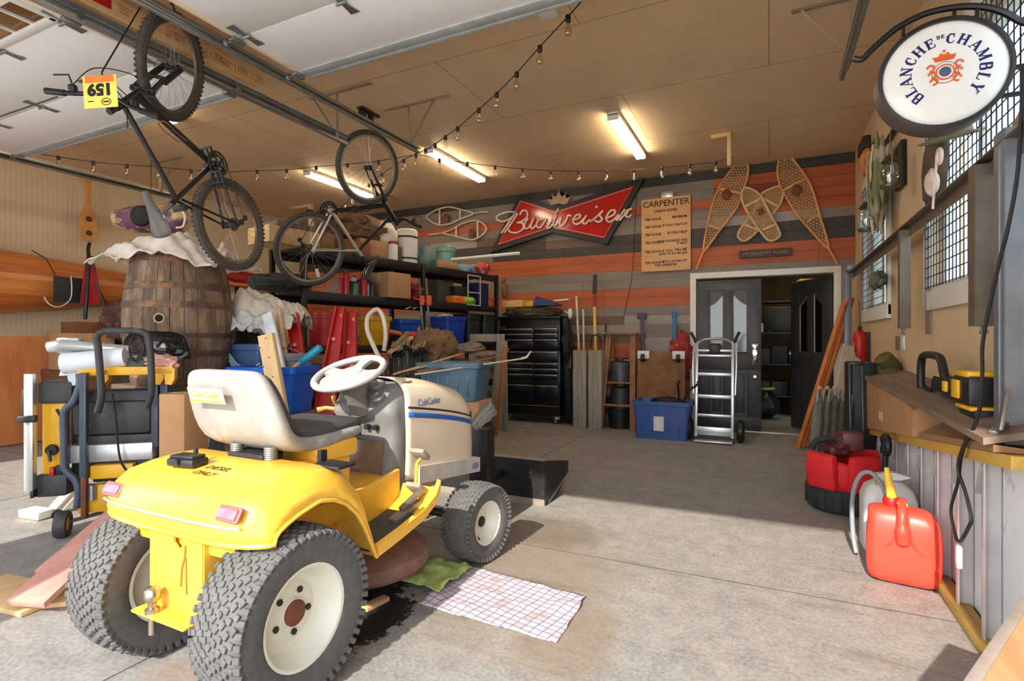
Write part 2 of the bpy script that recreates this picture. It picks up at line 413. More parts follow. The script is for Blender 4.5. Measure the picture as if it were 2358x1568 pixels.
# windows in the right wall, each with a black wire guard
m_vinyl = mt('window_vinyl', (232, 228, 220), .4, 0, .04)
def window(n, y0, y1, nsash):
    w = thing('window_%d' % n, None, None, (XR, (y0 + y1) / 2, WZ0)); w['kind'] = 'structure'
    b = B()
    for y in (y0 - .045, y1 + .045): b.box((XR - .012, y, (WZ0 + WZ1) / 2), (.026, .09, WZ1 - WZ0 + .18), .004)
    b.box((XR - .012, (y0 + y1) / 2, WZ1 + .045), (.026, y1 - y0, .09), .004); b.box((XR - .016, (y0 + y1) / 2, WZ0 - .06), (.034, y1 - y0 + .18, .12), .004)
    part('window_trim', b, M_white, w)
    b = B(); dy = (y1 - y0) / nsash
    for z in (WZ0 + .025, WZ1 - .025): b.box((XR + .09, (y0 + y1) / 2, z), (.07, y1 - y0, .05), .004)
    for k in range(nsash + 1): b.box((XR + .09, min(max(y0 + k * dy, y0 + .03), y1 - .03), (WZ0 + WZ1) / 2), (.07, .06, WZ1 - WZ0), .004)
    b.box((XR + .05, (y0 + y1) / 2, WZ0 + .01), (.12, y1 - y0, .02)); part('window_frame', b, m_vinyl, w)
    b = B(); b.box((XR + .1, (y0 + y1) / 2, (WZ0 + WZ1) / 2), (.006, y1 - y0, WZ1 - WZ0)); part('pane', b, glass('window_glass', (242, 248, 250), .02, .08), w)
    b = B(); sp = .062; k = 0
    y = y0 + .02
    while y < y1: b.bar((XR - .034, y, WZ0 + .01), (XR - .034, y, WZ1 - .02), .0045, .0045); y += sp
    z = WZ0 + .02
    while z < WZ1: b.bar((XR - .034, y0, z), (XR - .034, y1, z), .0045, .0045); z += sp
    part('wire_guard', b, mt('guard_wire', (36, 48, 60), .5, .3), w, 'black wire mesh guard over the window')
window(1, WIN[0][0], WIN[0][1], 3); window(2, WIN[1][0], WIN[1][1], 2)
# outside the windows: pale siding of a neighbouring shed and trees
b = B()
for k in range(26): b.box((4.6, 8.4, .12 + k * .13), (.03, 5.4, .122), 0, None, 2)
solo('neighbouring_shed', b, mt('pale_siding', (206, 214, 222), .7), 'pale grey lap-sided shed outside the far window', 'shed')
for k, (x, y, s) in enumerate(((6.4, 6.4, 1.5), (6.0, 12.4, 1.5))):
    t = thing('tree', ('green leafy tree outside the near window', 'green leafy tree behind the pale shed outside')[k], 'tree', (x, y, 0))
    b = B(); b.tube([(x, y, 0), (x + .1, y, 1.2), (x, y + .1, 2.4)], [.13, .1, .06], 8); part('trunk', b, wood('bark', (110, 90, 70), (70, 56, 44), 'Z'), t)
    b = B()
    for q in range(9): b.lump((x + random.uniform(-.9, .9) * s * .6, y + random.uniform(-.9, .9) * s * .6, 2.6 + random.uniform(-.8, 1.0)), (s * .55,) * 3, .45, 4, q + 9 * k, 3)
    part('crown', b, mt('foliage', (104, 150, 74), .8, 0, .45, 14, .6), t)
# ---- overhead doors, open, lying under the ceiling
m_panel = mt('door_panel_white', (238, 236, 234), .45, 0, .03, 3); m_stile = mt('door_end_stile', (232, 214, 184), .6, 0, .08); m_hinge = mt('hinge_zinc', (150, 156, 156), .35, .8)
ZD = 3.06
def overhead(n, x0, x1, y1, sections, win):
    d = thing('door_%d' % n, None, None, ((x0 + x1) / 2, y1, ZD)); d['kind'] = 'structure'; h = .535
    for k in range(sections):
        ya, yb = y1 - (k + 1) * h, y1 - k * h - .006; b = B()
        if k == win:
            b.box(((x0 + x1) / 2, yb - .015, ZD), (x1 - x0, .03, .045), .003); b.box(((x0 + x1) / 2, ya + .05, ZD), (x1 - x0, .1, .045), .003)
            xs = [x0, x0 + .18, x0 + 1.36, x0 + 1.6, x1 - .12 - 1.18, x1 - .12, x1]; xs = [x0, x0 + .2, x0 + 1.45, x1 - 1.30, x1 - .04, x1]
            for a, c in ((0, 1), (2, 3), (4, 5)): b.box(((xs[a] + xs[c]) / 2, (ya + yb) / 2, ZD), (xs[c] - xs[a], yb - ya, .044), .003)
            p = part('panel_section', b, m_panel, d)
            for a, c in ((1, 2), (3, 4)):
                b = B(); y0_, y1_ = ya + .09, yb - .025
                for y in (y0_ + .015, y1_ - .015): b.box(((xs[a] + xs[c]) / 2, y, ZD - .024), (xs[c] - xs[a], .04, .02), .004)
                for x in (xs[a] + .015, xs[c] - .015): b.box((x, (y0_ + y1_) / 2, ZD - .024), (.04, y1_ - y0_, .02), .004)
                for q in range(1, 6): b.box((xs[a] + (xs[c] - xs[a]) * q / 6, (y0_ + y1_) / 2, ZD - .012), (.018, y1_ - y0_, .014))
                b.box(((xs[a] + xs[c]) / 2, (y0_ + y1_) / 2, ZD - .012), (xs[c] - xs[a], .024, .014))
                wf = part('window_frame', b, M_white, p)
                b = B(); b.box(((xs[a] + xs[c]) / 2, (y0_ + y1_) / 2, ZD), (xs[c] - xs[a], y1_ - y0_, .006)); part('pane', b, glass('door_pane', (200, 196, 188), .02, .1), wf)
        else:
            b.box(((x0 + x1) / 2, (ya + yb) / 2, ZD), (x1 - x0, yb - ya, .045), .004)
            part('panel_section', b, m_panel, d)
        if k:
            for x in [x0 + .05] + [x0 + (x1 - x0) * q / 4 for q in (1, 2, 3)] + [x1 - .05]:
                b = B(); T = tr(x, yb + .003, ZD - .026)
                b.prism([(-.03, -.11), (.03, -.11), (.014, -.02), (.03, 0), (.014, .02), (.03, .11), (-.03, .11), (-.014, .02), (-.03, 0), (-.014, -.02)], -.004, 0, T)
                b.cyl(V((x - .035, yb + .003, ZD - .036)), V((x + .035, yb + .003, ZD - .036)), .009, seg=8)
                b.cyl(V((x - .012, yb - .045, ZD - .034)), V((x - .012, yb - .045, ZD - .026)), .008, seg=6); b.cyl(V((x + .012, yb + .05, ZD - .034)), V((x + .012, yb + .05, ZD - .026)), .008, seg=6)
                part('hinge', b, m_hinge, d)
    b = B(); b.box(((x0 + x1) / 2, y1 + .012, ZD), (x1 - x0, .03, .062), .006); b.box(((x0 + x1) / 2, y1 - .05, ZD - .026), (x1 - x0, .07, .012), .002); part('bottom_seal', b, mt('seal_grey', (186, 192, 194), .4, .3), d, 'grey metal bottom rail of the open door')
    for x, sd in ((x0, -1), (x1, 1)):
        b = B(); b.box((x + sd * .016, y1 - sections * h / 2, ZD + .0), (.03, sections * h, .06), .003); part('end_stile', b, m_stile, d, 'cream end stile')
        for k in range(1, sections + 1):
            b = B(); yy = y1 - k * h if k < sections else y1 - .06
            b.cyl((x - sd * .04, yy, ZD - .03), (x + sd * .12, yy, ZD - .03), .006, seg=8); b.cyl((x + sd * .105, yy, ZD - .03), (x + sd * .13, yy, ZD - .03), .023, seg=14)
            b.box((x + sd * .03, yy, ZD - .035), (.05, .09, .035), .006); part('roller', b, m_hinge, d)
overhead(3, -2.92, .32, 2.78, 5, 9); overhead(4, -6.74, -3.66, 2.76, 5, 2)
# tracks with their punched hangers
def track(x, y1, sd, label, hang):
    t = thing('garage_door_track', label, 'door track', (x, y1, ZD), group=None)
    b = B(); w, h = .03, .065; z = ZD - .03
    h = .05; pr = [(sd * -w / 2, -h / 2 + .014), (sd * -w / 2, -h / 2), (sd * w / 2, -h / 2), (sd * w / 2, h / 2), (sd * -w / 2, h / 2), (sd * -w / 2, h / 2 - .014)]
    b.loft([[V((x + p[0], y, z + p[1])) for p in pr] for y in (-.1, y1)], False, False); part('rail', b, M_galv, t, solid=.004)
    b = B()
    b.box((x + sd * .012, (y1 - .1) / 2, z + .036), (.004, y1 + .1, .02)); b.box((x + sd * .028, (y1 - .1) / 2, z + .046), (.035, y1 + .1, .004)); part('stiffening_angle', b, M_galv, t)
    for yh in hang:
        b = B(); zt = ZC - .01
        b.bar((x - .32, yh, zt), (x + .42, yh, zt), .034, .005); b.bar((x + sd * .03, yh, zt), (x + sd * .03, yh, z - .02), .004, .034, up=(0, 1, 0)); b.bar((x - sd * .26, yh, zt), (x + sd * .02, yh, z + .02), .004, .03, up=(0, 1, 0))
        for q in range(9): b.cyl((x - .28 + q * .075, yh, zt - .004), (x - .28 + q * .075, yh, zt - .008), .006, seg=6)
        part('hanger', b, mt('punched_angle', (172, 160, 140), .45, .5), t, 'punched angle iron hanger')
track(-3.08, 4.33, -1, 'galvanized overhead track running above the silver bicycle', (4.2,)); track(-3.56, 3.85, 1, 'galvanized overhead track behind the front wheel of the black bicycle', (3.7,))
track(-6.93, 4.4, -1, 'galvanized overhead track along the left wall above the canoe', (4.2,)); track(.46, 4.4, 1, 'galvanized overhead track near the oval sign', (4.15,))
# ================= YELLOW GARDEN TRACTOR =================
TX = -1.80
m_yel = mt('tractor_yellow', (240, 186, 62), .32, 0, .05, 4, 0, None, .55, .35); m_rim = mt('wheel_cream', (222, 220, 204), .35, 0, .06, 5, 0, (186, 176, 150), .72)
m_seatg = mt('seat_shell_grey', (146, 143, 139), .6, 0, .14, 6, .1, (176, 172, 167), .55); m_seatd = mt('seat_vinyl_charcoal', (66, 67, 70), .5, 0, .25, 8)
m_hood = mt('hood_cream', (228, 212, 186), .35, 0, .03, 3, 0, None, .5, .3); m_dash = mt('dash_grey', (112, 110, 108), .6, 0, .2, 7, .1, (146, 138, 128), .6)
m_rust = mt('rust', (112, 66, 44), .9, 0, .3, 20)
tx = thing('garden_tractor', 'yellow and cream ride-on garden tractor with grey seat parked in the foreground', 'garden tractor', (TX, 1.29, 0))
def wheel(c, R, W, rr, steer, nlug, outer, label):
    """tyre about local X; outer=+1 faces +X"""
    T = tr(c) @ rz(steer)
    prof = [(rr, .42 * W), (rr + .012, .46 * W), (R - .055, .52 * W), (R - .022, .5 * W), (R - .008, .42 * W), (R, .2 * W), (R + .002, 0)]
    prof = [(r, x) for r, x in prof] + [(r, -x) for r, x in prof[::-1][1:]]
    b = B(T); b.lathe(prof + [(rr - .004, -.40 * W), (rr - .004, .40 * W)], (0, 0, 0), (1, 0, 0), 56, False, True)
    lug = .0055 if R > .25 else .004; rows = 9 if R > .25 else 7
    for j in range(rows):
        u = -1 + 2 * j / (rows - 1); x = u * .40 * W; rloc = R + .002 - .009 * abs(u) ** 2.5
        for k in range(nlug):
            a = 2 * PI * (k + .5 * (j % 2) + .25 * abs(u) * 2) / nlug
            M_ = rx(a) @ tr(x, 0, rloc) @ rz((.55 if u < 0 else -.55) * (1 if k % 2 else .4))
            b.box((0, 0, 0), (W * .085, 2 * PI * R / nlug * (.66 if k % 2 else .5), lug * 2), .002, M_, 1)
    for sgn in (-1, 1):
        for k in range(nlug + 6):
            a = 2 * PI * k / (nlug + 6); b.box((0, 0, 0), (W * .1, 2 * PI * R / nlug * .5, .03), .002, rx(a) @ tr(sgn * .485 * W, 0, R - .018) @ ry(sgn * .5), 1)
    p = part('tyre', b, M_rubber, tx, label, 35)
    b = B(T); s = outer
    pf = [(rr + .004, .44 * W), (rr - .006, .43 * W), (rr - .016, .36 * W), (rr - .03, .16 * W), (rr - .036, .10 * W), (rr * .62, .05 * W), (rr * .55, .085 * W), (rr * .3, .085 * W), (rr * .26, .16 * W), (.0, .16 * W)]
    b.lathe([(r, s * x) for r, x in pf], (0, 0, 0), (1, 0, 0), 40, False)
    b.lathe([(rr + .003, -s * .44 * W), (rr - .012, -s * .42 * W), (rr - .03, -s * .05 * W), (rr * .5, -s * .02 * W), (0, -s * .02 * W)], (0, 0, 0), (1, 0, 0), 40, False)
    rim = part('rim', b, m_rim, p, 'cream wheel rim')
    b = B(T); b.lathe([(rr * .255, s * .10 * W), (rr * .255, s * .19 * W), (rr * .2, s * .215 * W), (0, s * .215 * W)], (0, 0, 0), (1, 0, 0), 20)
    part('hub_cap', b, m_rust if R > .25 else M_dark, p, 'rusty hub' if R > .25 else 'dark hub cap')
    if R > .25:
        for k in range(5):
            a = 2 * PI * k / 5 + .5; q = rr * .43; b = B(T); b.cyl((s * .06 * W, q * math.sin(a), q * math.cos(a)), (s * .12 * W, q * math.sin(a), q * math.cos(a)), .011, seg=6); part('wheel_bolt', b, M_dark, p)
    else:
        b = B(T); b.cyl((s * .3 * W, -.07, -.06), (s * .42 * W, -.075, -.065), .006, seg=6); part('valve', b, M_black, p)
wheel((TX + .36, 1.29, .279), .275, .205, .163, 0, 46, 1, 'worn grey turf tread'); wheel((TX - .335, 1.29, .279), .275, .205, .163, 0, 46, -1, 'worn grey turf tread')
wheel((TX + .37, 2.535, .206), .203, .165, .112, -.12, 40, 1, 'worn grey turf tread'); wheel((TX - .37, 2.535, .206), .203, .165, .112, -.12, 40, -1, 'worn grey turf tread')
# fender and deck pressing
HW = .437
oc = [(1.10, .548), (1.088, .575), (1.092, .615), (1.115, .668), (1.16, .704), (1.25, .722), (1.36, .73), (1.45, .728), (1.52, .706), (1.575, .65), (1.615, .565), (1.645, .46), (1.663, .36), (1.655, .338)]
ic = [(1.13, .552), (1.135, .57), (1.15, .585), (1.18, .60), (1.22, .615), (1.29, .632), (1.36, .636), (1.42, .625), (1.48, .595), (1.535, .545), (1.575, .485), (1.61, .415), (1.64, .352), (1.648, .342)]
def bow(x): return .05 * (abs(x) / HW) ** 4
rings = []
for k in range(-16, 17):
    u = k / 16; e = max(0, (abs(u) - .72) / .28); a = e * PI / 2
    x = math.copysign(.72 * HW * min(abs(u) / .72, 1) + .28 * HW * math.sin(a), u); t = (1 - math.cos(a)) * .92
    rings.append([V((TX + x, (o[0] * (1 - t) + i[0] * t) + (bow(x) if j < 6 else 0), o[1] * (1 - t) + i[1] * t)) for j, (o, i) in enumerate(zip(oc, ic))])
b = B(); b.loft(rings, False, False)
for sx in (-1, 1):   # rolled rim of each wheel arch
    b.tube([V((TX + sx * HW * .995, i[0] + (bow(HW) if j < 6 else 0) * .9, i[1])) for j, i in enumerate(ic)], .007, 6)
b.tube([V((r[0].x, r[0].y, r[0].z)) for r in rings], .007, 6)
part('fender_deck', b, m_yel, tx, 'yellow fender deck', 50, .004)
b = B(); b.tube([V((TX + u * HW * .84, 1.083 + bow(u * HW * .84), .607)) for u in [k / 10 - 1 for k in range(21)]], .0055, 6); part('trim_stripe', b, mt('worn_chrome_strip', (214, 206, 188), .3, .6), tx, 'silver trim strip along the rear lip')
m_lens = mt('tail_lens', (222, 104, 118), .25, 0, .1); m_bez = mt('lens_bezel', (150, 92, 80), .5)
for sx in (-1, 1):
    T = tr(TX + sx * .315, 1.098 + bow(.315), .645) @ rx(math.radians(62))
    b = B(T); b.box((0, 0, 0), (.105, .050, .012), .012); p = part('tail_light', b, m_bez, tx, 'pink tail light')
    b = B(T); b.box((0, 0, .008), (.085, .034, .012), .016, None, 3); part('lens', b, m_lens, p)
b = B(tr(TX - .10, 1.245, .728) @ rz(.15)); b.box((0, 0, .012), (.125, .075, .03), .01); b.box((0, 0, .032), (.11, .06, .012), .006); b.cyl((0, -.04, .005), (0, -.046, .03), .006, seg=8); b.cyl((.0, .034, .03), (0, .034, .055), .008, seg=8); part('tool_box_lid', b, M_dark, tx, 'dark grey fuel cap cover')
b = B(tr(TX + .05, 1.235, .7235) @ rx(.08)); b.text('DIESEL', .042, tr(0, .026, 0), .0006, sx=1.0); b.text('ONLY', .042, tr(0, -.028, 0), .0006); part('lettering', b, mt('lettering_dark', (70, 48, 24), .7), tx, 'dark lettering DIESEL ONLY')
# rear hitch plate
PY = 1.135; b = B()
px0, px1 = TX - .13, TX + .155
b.prism([(px0, .26), (px1, .26), (px1, .57), (px1 - .085, .57), (px1 - .1, .50), (px1 - .125, .48), (px1 - .15, .50), (px1 - .155, .57), (px0, .57)], -.004, .004, tr(0, PY, 0) @ rx(PI / 2))
for x in (px0, px1): b.box((x, PY + .06, .41), (.008, .12, .30))
b.box((TX + .0125, PY - .032, .268), (.285, .07, .01), .003); b.box((TX, PY + .06, .27), (.25, .12, .01)); part('hitch_plate', b, m_yel, tx, 'yellow hitch plate')
b = B(); hx = TX - .045; hy = PY - .045
b.cyl((hx, hy, .20), (hx, hy, .262), .012, seg=10); b.lathe([(.022, .268), (.022, .285), (.013, .292), (.013, .305), (.024, .315), (.027, .33), (.024, .348), (.014, .358), (0, .36)], (hx, hy, 0), (0, 0, 1), 18); part('hitch_ball', b, mt('worn_ball_steel', (176, 164, 148), .25, .9), tx, 'silver tow ball')
b = B(); b.tube([(TX + .045, PY - .006, .36), (TX + .05, PY - .006, .42), (TX + .065, PY - .006, .46), (TX + .07, PY - .006, .50)], .004, 6); b.tube([(TX + .075, PY - .006, .34), (TX + .072, PY - .006, .46)], .003, 6); part('scratch_mark', b, mt('bare_scratch', (150, 112, 40), .7), tx)
# chassis
b = B(); b.box((TX, 2.0, .44), (.26, 1.6, .12), .01); b.box((TX, 1.40, .52), (.60, .50, .10), .02); b.box((TX + .14, 1.30, .48), (.02, .3, .22)); b.box((TX - .14, 1.30, .48), (.02, .3, .22)); part('chassis', b, m_yel, tx)
b = B(); b.cyl((TX - .28, 1.29, .279), (TX + .28, 1.29, .279), .035); b.box((TX, 1.32, .30), (.22, .24, .2), .04); part('rear_axle', b, M_dark, tx); b = B(); b.cyl((TX - .3, 2.535, .215), (TX + .3, 2.535, .215), .022); b.box((TX, 2.535, .27), (.10, .1, .12)); part('front_axle', b, M_dark, tx)
b = B(); b.lathe([(.30, .13), (.315, .15), (.31, .20), (.27, .23), (.1, .235), (0, .235)], (TX + .06, 1.98, 0), (0, 0, 1), 24); part('mower_deck', b, mt('caked_mower_deck', (124, 92, 82), .9, 0, .3, 8), tx, 'dirt-caked cutting deck')
# step boards
for sx in (-1, 1):
    xo, xi = TX + sx * HW, TX + sx * .22
    b = B(); pth = [(1.655, .345), (1.80, .368), (1.96, .40), (2.05, .445), (2.085, .50)]
    b.loft([[V((xo, y, z)), V((xo, y, z + .035)), V((xo - sx * .02, y, z + .04)), V((xo - sx * .03, y, z + .012)), V((xo - sx * .03, y, z))] for y, z in pth])
    b.loft([[V((xi, y, z + .16)), V((xi, y, z)), V((xi - sx * .02, y, z)), V((xi - sx * .02, y, z + .16))] for y, z in ((1.55, .40), (1.80, .38), (2.06, .41))])
    b.loft([[V((xi, y, z - .006)), V((xo, y, z - .006)), V((xo, y, z)), V((xi, y, z))] for y, z in pth]); part('step_board', b, m_yel, tx)
    b = B(); b.loft([[V((xi + sx * .01, y, z + .004)), V((xo - sx * .03, y, z + .004)), V((xo - sx * .03, y, z + .012)), V((xi + sx * .01, y, z + .012))] for y, z in pth[:3]]); part('foot_mat', b, mt('foot_mat', (72, 70, 70), .8, 0, .2, 20), tx, 'dark rubber foot mat')
    for q in range(7):
        pass
b = B(); b.box((TX, 1.62, .62), (.36, .34, .16), .03); b.box((TX, 1.88, .47), (.3, .36, .14), .03); b.box((TX + .05, 1.70, .725), (.28, .24, .08), .02); part('seat_pedestal', b, m_yel, tx)
b = B(); b.box((TX + .36, 1.50, .722), (.13, .09, .012), .004, rx(0)); b.box((TX + .28, 1.52, .74), (.02, .03, .05)); part('lever_slot', b, M_dark, tx)
for x in (-.08, .11):
    b = B()
    for k in range(6): b.lathe([(.022, 0), (.026, .005), (.022, .01)], (TX + x, 1.43, .728 + k * .008), (0, 0, 1), 10)
    part('seat_spring', b, M_galv, tx)
b = B(); b.box((TX, 1.45, .735), (.2, .1, .03), .008); part('seat_bracket', b, M_dark, tx)
# seat: one bent bucket
def srect(w, t, n=20, pw=4.2):
    o = []
    for k in range(n):
        a = 2 * PI * k / n; c, s_ = math.cos(a), math.sin(a)
        o.append((w / 2 * math.copysign(abs(c) ** (2 / pw), c), t / 2 * math.copysign(abs(s_) ** (2 / pw), s_)))
    return o
def sweep(b, st):
    """st: (y, z, tangent angle, width, thickness)"""
    rings = []
    for y, z, a, w_, t in st:
        nv = V((0, -math.sin(a), math.cos(a)))
        rings.append([V((TX - .035 + p[0] * 1.12, y, z - .015)) + nv * p[1] for p in srect(w_, t)])
    return b.loft(rings)
b = B(); sweep(b, [(1.885, .80, PI - .05, .34, .03), (1.86, .80, PI - .05, .385, .055), (1.74, .793, PI - .05, .41, .065), (1.60, .785, PI, .43, .07), (1.50, .79, PI - .3, .44, .075), (1.435, .825, PI - .85, .45, .075), (1.405, .89, PI - 1.25, .455, .07), (1.378, .97, PI - 1.28, .44, .066), (1.352, 1.045, PI - 1.28, .40, .06), (1.34, 1.075, PI - 1.3, .35, .045), (1.338, 1.085, PI - 1.3, .30, .02)])
part('seat_shell', b, m_seatg, tx, 'worn grey seat shell', 60, 0, 1)
b = B(); sweep(b, [(1.90, .828, PI, .30, .03), (1.87, .832, PI, .34, .05), (1.74, .822, PI, .37, .055), (1.60, .815, PI, .385, .05), (1.52, .822, PI - .4, .39, .05), (1.475, .86, PI - .95, .39, .05), (1.445, .92, PI - 1.27, .385, .05), (1.42, .985, PI - 1.28, .37, .05), (1.392, 1.055, PI - 1.28, .33, .045), (1.385, 1.072, PI - 1.28, .28, .02)])
part('seat_cushion', b, m_seatd, tx, 'charcoal vinyl seat cushion', 60, 0, 1)
ST = fr((TX - .045, 1.333, .97), (1, 0, 0), (0, -.285, .957)) @ tr(0, 0, .026)
b = B(ST); b.box((-.04, .012, 0), (.20, .06, .003), .001); lab = part('seat_label', b, mt('label_white', (226, 222, 204), .5), tx, 'yellow and white maker label')
b = B(ST); b.box((-.04, -.010, .002), (.185, .008, .002)); b.text('Cub Cadet', .038, tr(-.04, .016, .003), .001); part('lettering', b, mt('label_yellow', (236, 196, 60), .5), lab)
# dash tower and steering wheel
def rr_(cx, y, w_, z0, z1, n=6, r=.05, flat=True):
    o = []
    for sx, a0 in ((1, 0), (-1, PI / 2)):
        for k in range(n + 1):
            a = a0 + (PI / 2) * k / n; o.append(V((cx + sx * (w_ / 2 - r) + r * math.cos(a), y, z1 - r + r * math.sin(a))))
    o += [V((cx - w_ / 2, y, z0)), V((cx + w_ / 2, y, z0))]; return o
b = B()
lv = [(.44, .40, 2.03, 2.16), (.56, .39, 2.045, 2.17), (.70, .385, 2.06, 2.18), (.79, .385, 2.055, 2.2), (.82, .395, 2.03, 2.22), (.85, .39, 2.035, 2.24), (.93, .36, 2.07, 2.25), (.975, .33, 2.12, 2.26)]
rings = []
for z, w_, y0, y1 in lv:
    rc = .05; ring = []
    for cx_, cy_, a0 in ((w_ / 2 - rc, y1 - rc, 0), (-w_ / 2 + rc, y1 - rc, PI / 2), (-w_ / 2 + rc, y0 + rc, PI), (w_ / 2 - rc, y0 + rc, 1.5 * PI)):
        for k in range(5): a = a0 + PI / 2 * k / 4; ring.append(V((TX + cx_ + rc * math.cos(a), cy_ + rc * math.sin(a), z)))
    rings.append(ring)
b.loft(rings); part('dash_tower', b, m_dash, tx, 'dusty grey dash tower', 50)
b = B(); T = fr((TX, 2.052, .66), (1, 0, 0), (0, .06, 1))
b.box((-.02, -.05, .002), (.29, .17, .012), .01, T); part('dash_panel', b, mt('dash_panel_gloss', (120, 100, 84), .25, 0, .3, 6), tx, 'shiny brown-grey lower panel')
b = B(); b.box((-.06, .09, .006), (.09, .07, .03), .008, T); b.box((-.06, .10, .02), (.07, .02, .03), .006, T)
part('control_lever', b, M_black, tx)
for x in (.04, .09): b = B(); b.cyl(T @ V((x, .1, 0)), T @ V((x, .1, .03)), .013, seg=10); part('control_knob', b, M_black, tx)
b = B()
for x, y, z, r in ((-.05, 2.06, .925, .03), (.06, 2.09, .955, .03), (.1, 2.055, .90, .026)):
    b.lathe([(r, -.02), (r + .008, .012), (r, .02), (r * .8, .014), (0, .012)], (TX + x, y, z), (0, -.6, .8), 16)
part('gauge', b, mt('gauge_bezel', (140, 140, 138), .3, .3), tx)
b = B(); b.tube([(TX - .16, 2.07, .83), (TX - .22, 2.03, .84), (TX - .25, 2.0, .83)], [.01, .01, .014], 8); b.tube([(TX - .15, 2.06, .84), (TX - .16, 2.03, .87), (TX - .15, 2.01, .9)], [.009, .009, .012], 8); part('throttle_lever', b, mt('lever_tan', (206, 160, 84), .5), tx, 'tan throttle lever')
b = B(); sd = V((0, -.40, .917)); sc_ = V((TX, 1.965, 1.015))
b.lathe([(.055, -.2), (.05, -.12), (.07, -.06), (.075, -.02), (.045, .0), (0, .005)], sc_, sd, 20); part('steering_column', b, m_dash, tx)
wm = mt('steering_grey', (168, 166, 163), .5, 0, .1); WT = fr(sc_, (1, 0, 0), (0, .917, .40)); b = B()
b.tube([WT @ V((.165 * math.cos(2 * PI * k / 40), .165 * math.sin(2 * PI * k / 40), .012)) for k in range(40)], .0165, 10, True)
for a in (.12, PI / 2 + .1, PI - .12): b.loft([[WT @ (V((math.cos(a), math.sin(a), 0)) * r_ + V((-math.sin(a), math.cos(a), 0)) * s1 * w_ + V((0, 0, z1 + .006 * (r_ / .165)))) for s1, z1 in ((-1, -.008), (1, -.008), (1, .008), (-1, .008))] for r_, w_ in ((.03, .04), (.09, .026), (.16, .032))])
b.loft([[WT @ V((r_ * math.cos(2 * PI * k / 24), r_ * math.sin(2 * PI * k / 24), z1)) for k in range(24)] for r_, z1 in ((.05, -.02), (.075, 0), (.06, .018), (.02, .022))])
b.loft([[WT @ V((x, y, z1)) for x, y, z1 in ((-.15, -.05, -.004), (.15, -.05, -.004), (.10, -.01, .012), (-.10, -.01, .012))], [WT @ V((x, y, z1)) for x, y, z1 in ((-.12, -.11, -.004), (.12, -.11, -.004), (.08, -.1, .012), (-.08, -.1, .012))]])
part('steering_wheel', b, wm, tx, 'light grey steering wheel', 40)
# hood
def hd(y):
    t = (y - 2.12) / .70
    hw = .205 + .012 * math.sin(PI * min(max(t, 0), 1)) - .05 * max(0, (t - .82) / .18) ** 2
    zt = 1.0 - .055 * t - .13 * max(0, t - .25) ** 1.6 - .22 * max(0, (t - .78) / .22) ** 2.2 * .8
    zb = .50 - .08 * t; zs = .87 - .10 * t - .16 * max(0, t - .3) ** 1.4; return hw, zt, zb, zs
def hp(y, t, off=0):
    hw, zt, zb, zs = hd(y); hw += off; zt += off
    if t <= .34: f = t / .34; return V((TX + hw * (1 + .03 * math.sin(PI * f)), y, zb + (zs - zb) * f))
    if t >= .66: f = (1 - t) / .34; return V((TX - hw * (1 + .03 * math.sin(PI * f)), y, zb + (zs - zb) * f))
    a = (t - .34) / .32 * PI; c, s_ = math.cos(a), math.sin(a)
    return V((TX + hw * math.copysign(abs(c) ** .6, c), y, zs + (zt - zs) * abs(s_) ** .75))
ys = [2.12 + .70 * k / 16 for k in range(17)]
b = B(); b.loft([[hp(y, k / 40) for k in range(41)] for y in ys], False, False)
last = [hp(2.82, k / 40) for k in range(41)]; cc = sum(last, V()) / 41
b.loft([last] + [[cc + (p - cc) * s_ + V((0, dy, 0)) for p in last] for s_, dy in ((.93, .018), (.8, .03), (.4, .036), (.02, .038))], False, True); part('hood', b, m_hood, tx, 'cream hood', 50, .003)
def strip(name, m, pth, dz, label=None, off=.003):
    b = B(); rings = []
    for y, z in pth:
        hw, zt, zb, zs = hd(y)
        def X(z_):
            f = (z_ - zb) / (zs - zb)
            return TX + (hw + off) * (1 + .03 * math.sin(PI * f)) if f < 1 else TX + (hw + off) * (1 - min(1, (z_ - zs) / (zt - zs)) ** 2.6) ** .42
        rings.append([V((X(z - dz), y, z - dz)), V((X(z), y, z)), V((X(z + dz), y, z + dz))])
    b.loft(rings, False, False); part(name, b, m, tx, label, 60, .002)
pth = [(2.14 + .66 * k / 12, .818 - .10 * (k / 12) - .035 * (k / 12) ** 3) for k in range(13)]
strip('side_stripe', mt('stripe_blue', (44, 96, 178), .35), pth, .013, 'blue side stripe'); strip('pin_stripe', mt('stripe_black', (40, 32, 30), .4), [(y, z + .035) for y, z in pth], .005, 'black pin stripe')
b = B(fr((TX + .222, 2.30, .866), (0, 1, 0), (-.1, 0, 1))); b.text('CubCadet', .05, tr(0, 0, 0), .001, sx=.95); part('lettering', b, mt('lettering_navy', (90, 92, 140), .5), tx, 'faded blue hood lettering')
b = B(); b.box((TX + .213, 2.38, .60), (.006, .16, .2), .02); b.box((TX + .216, 2.38, .64), (.005, .11, .1), .02); part('side_vent_panel', b, mt('hood_patch', (222, 214, 196), .4), tx)
b = B(); b.loft([[V((TX + sx * .235, y, z)) for sx in (-1, 1)] + [V((TX + sx * .235, y, z + .085)) for sx in (1, -1)] for y, z in ((2.2, .47), (2.5, .435), (2.80, .40))]); part('lower_skirt', b, mt('skirt_grey', (206, 200, 188), .4), tx, 'pale grey lower skirt')
b = B(fr((TX + .238, 2.73, .447), (0, 1, -.1), (0, 0, 1))); b.text('1525', .045, tr(0, 0, 0), .001, shear=.2); part('model_number', b, mt('lettering_navy', (60, 66, 110), .5), tx)
b = B(); b.box((TX, 2.84, .60), (.30, .02, .3), .02); part('grille', b, M_black, tx)
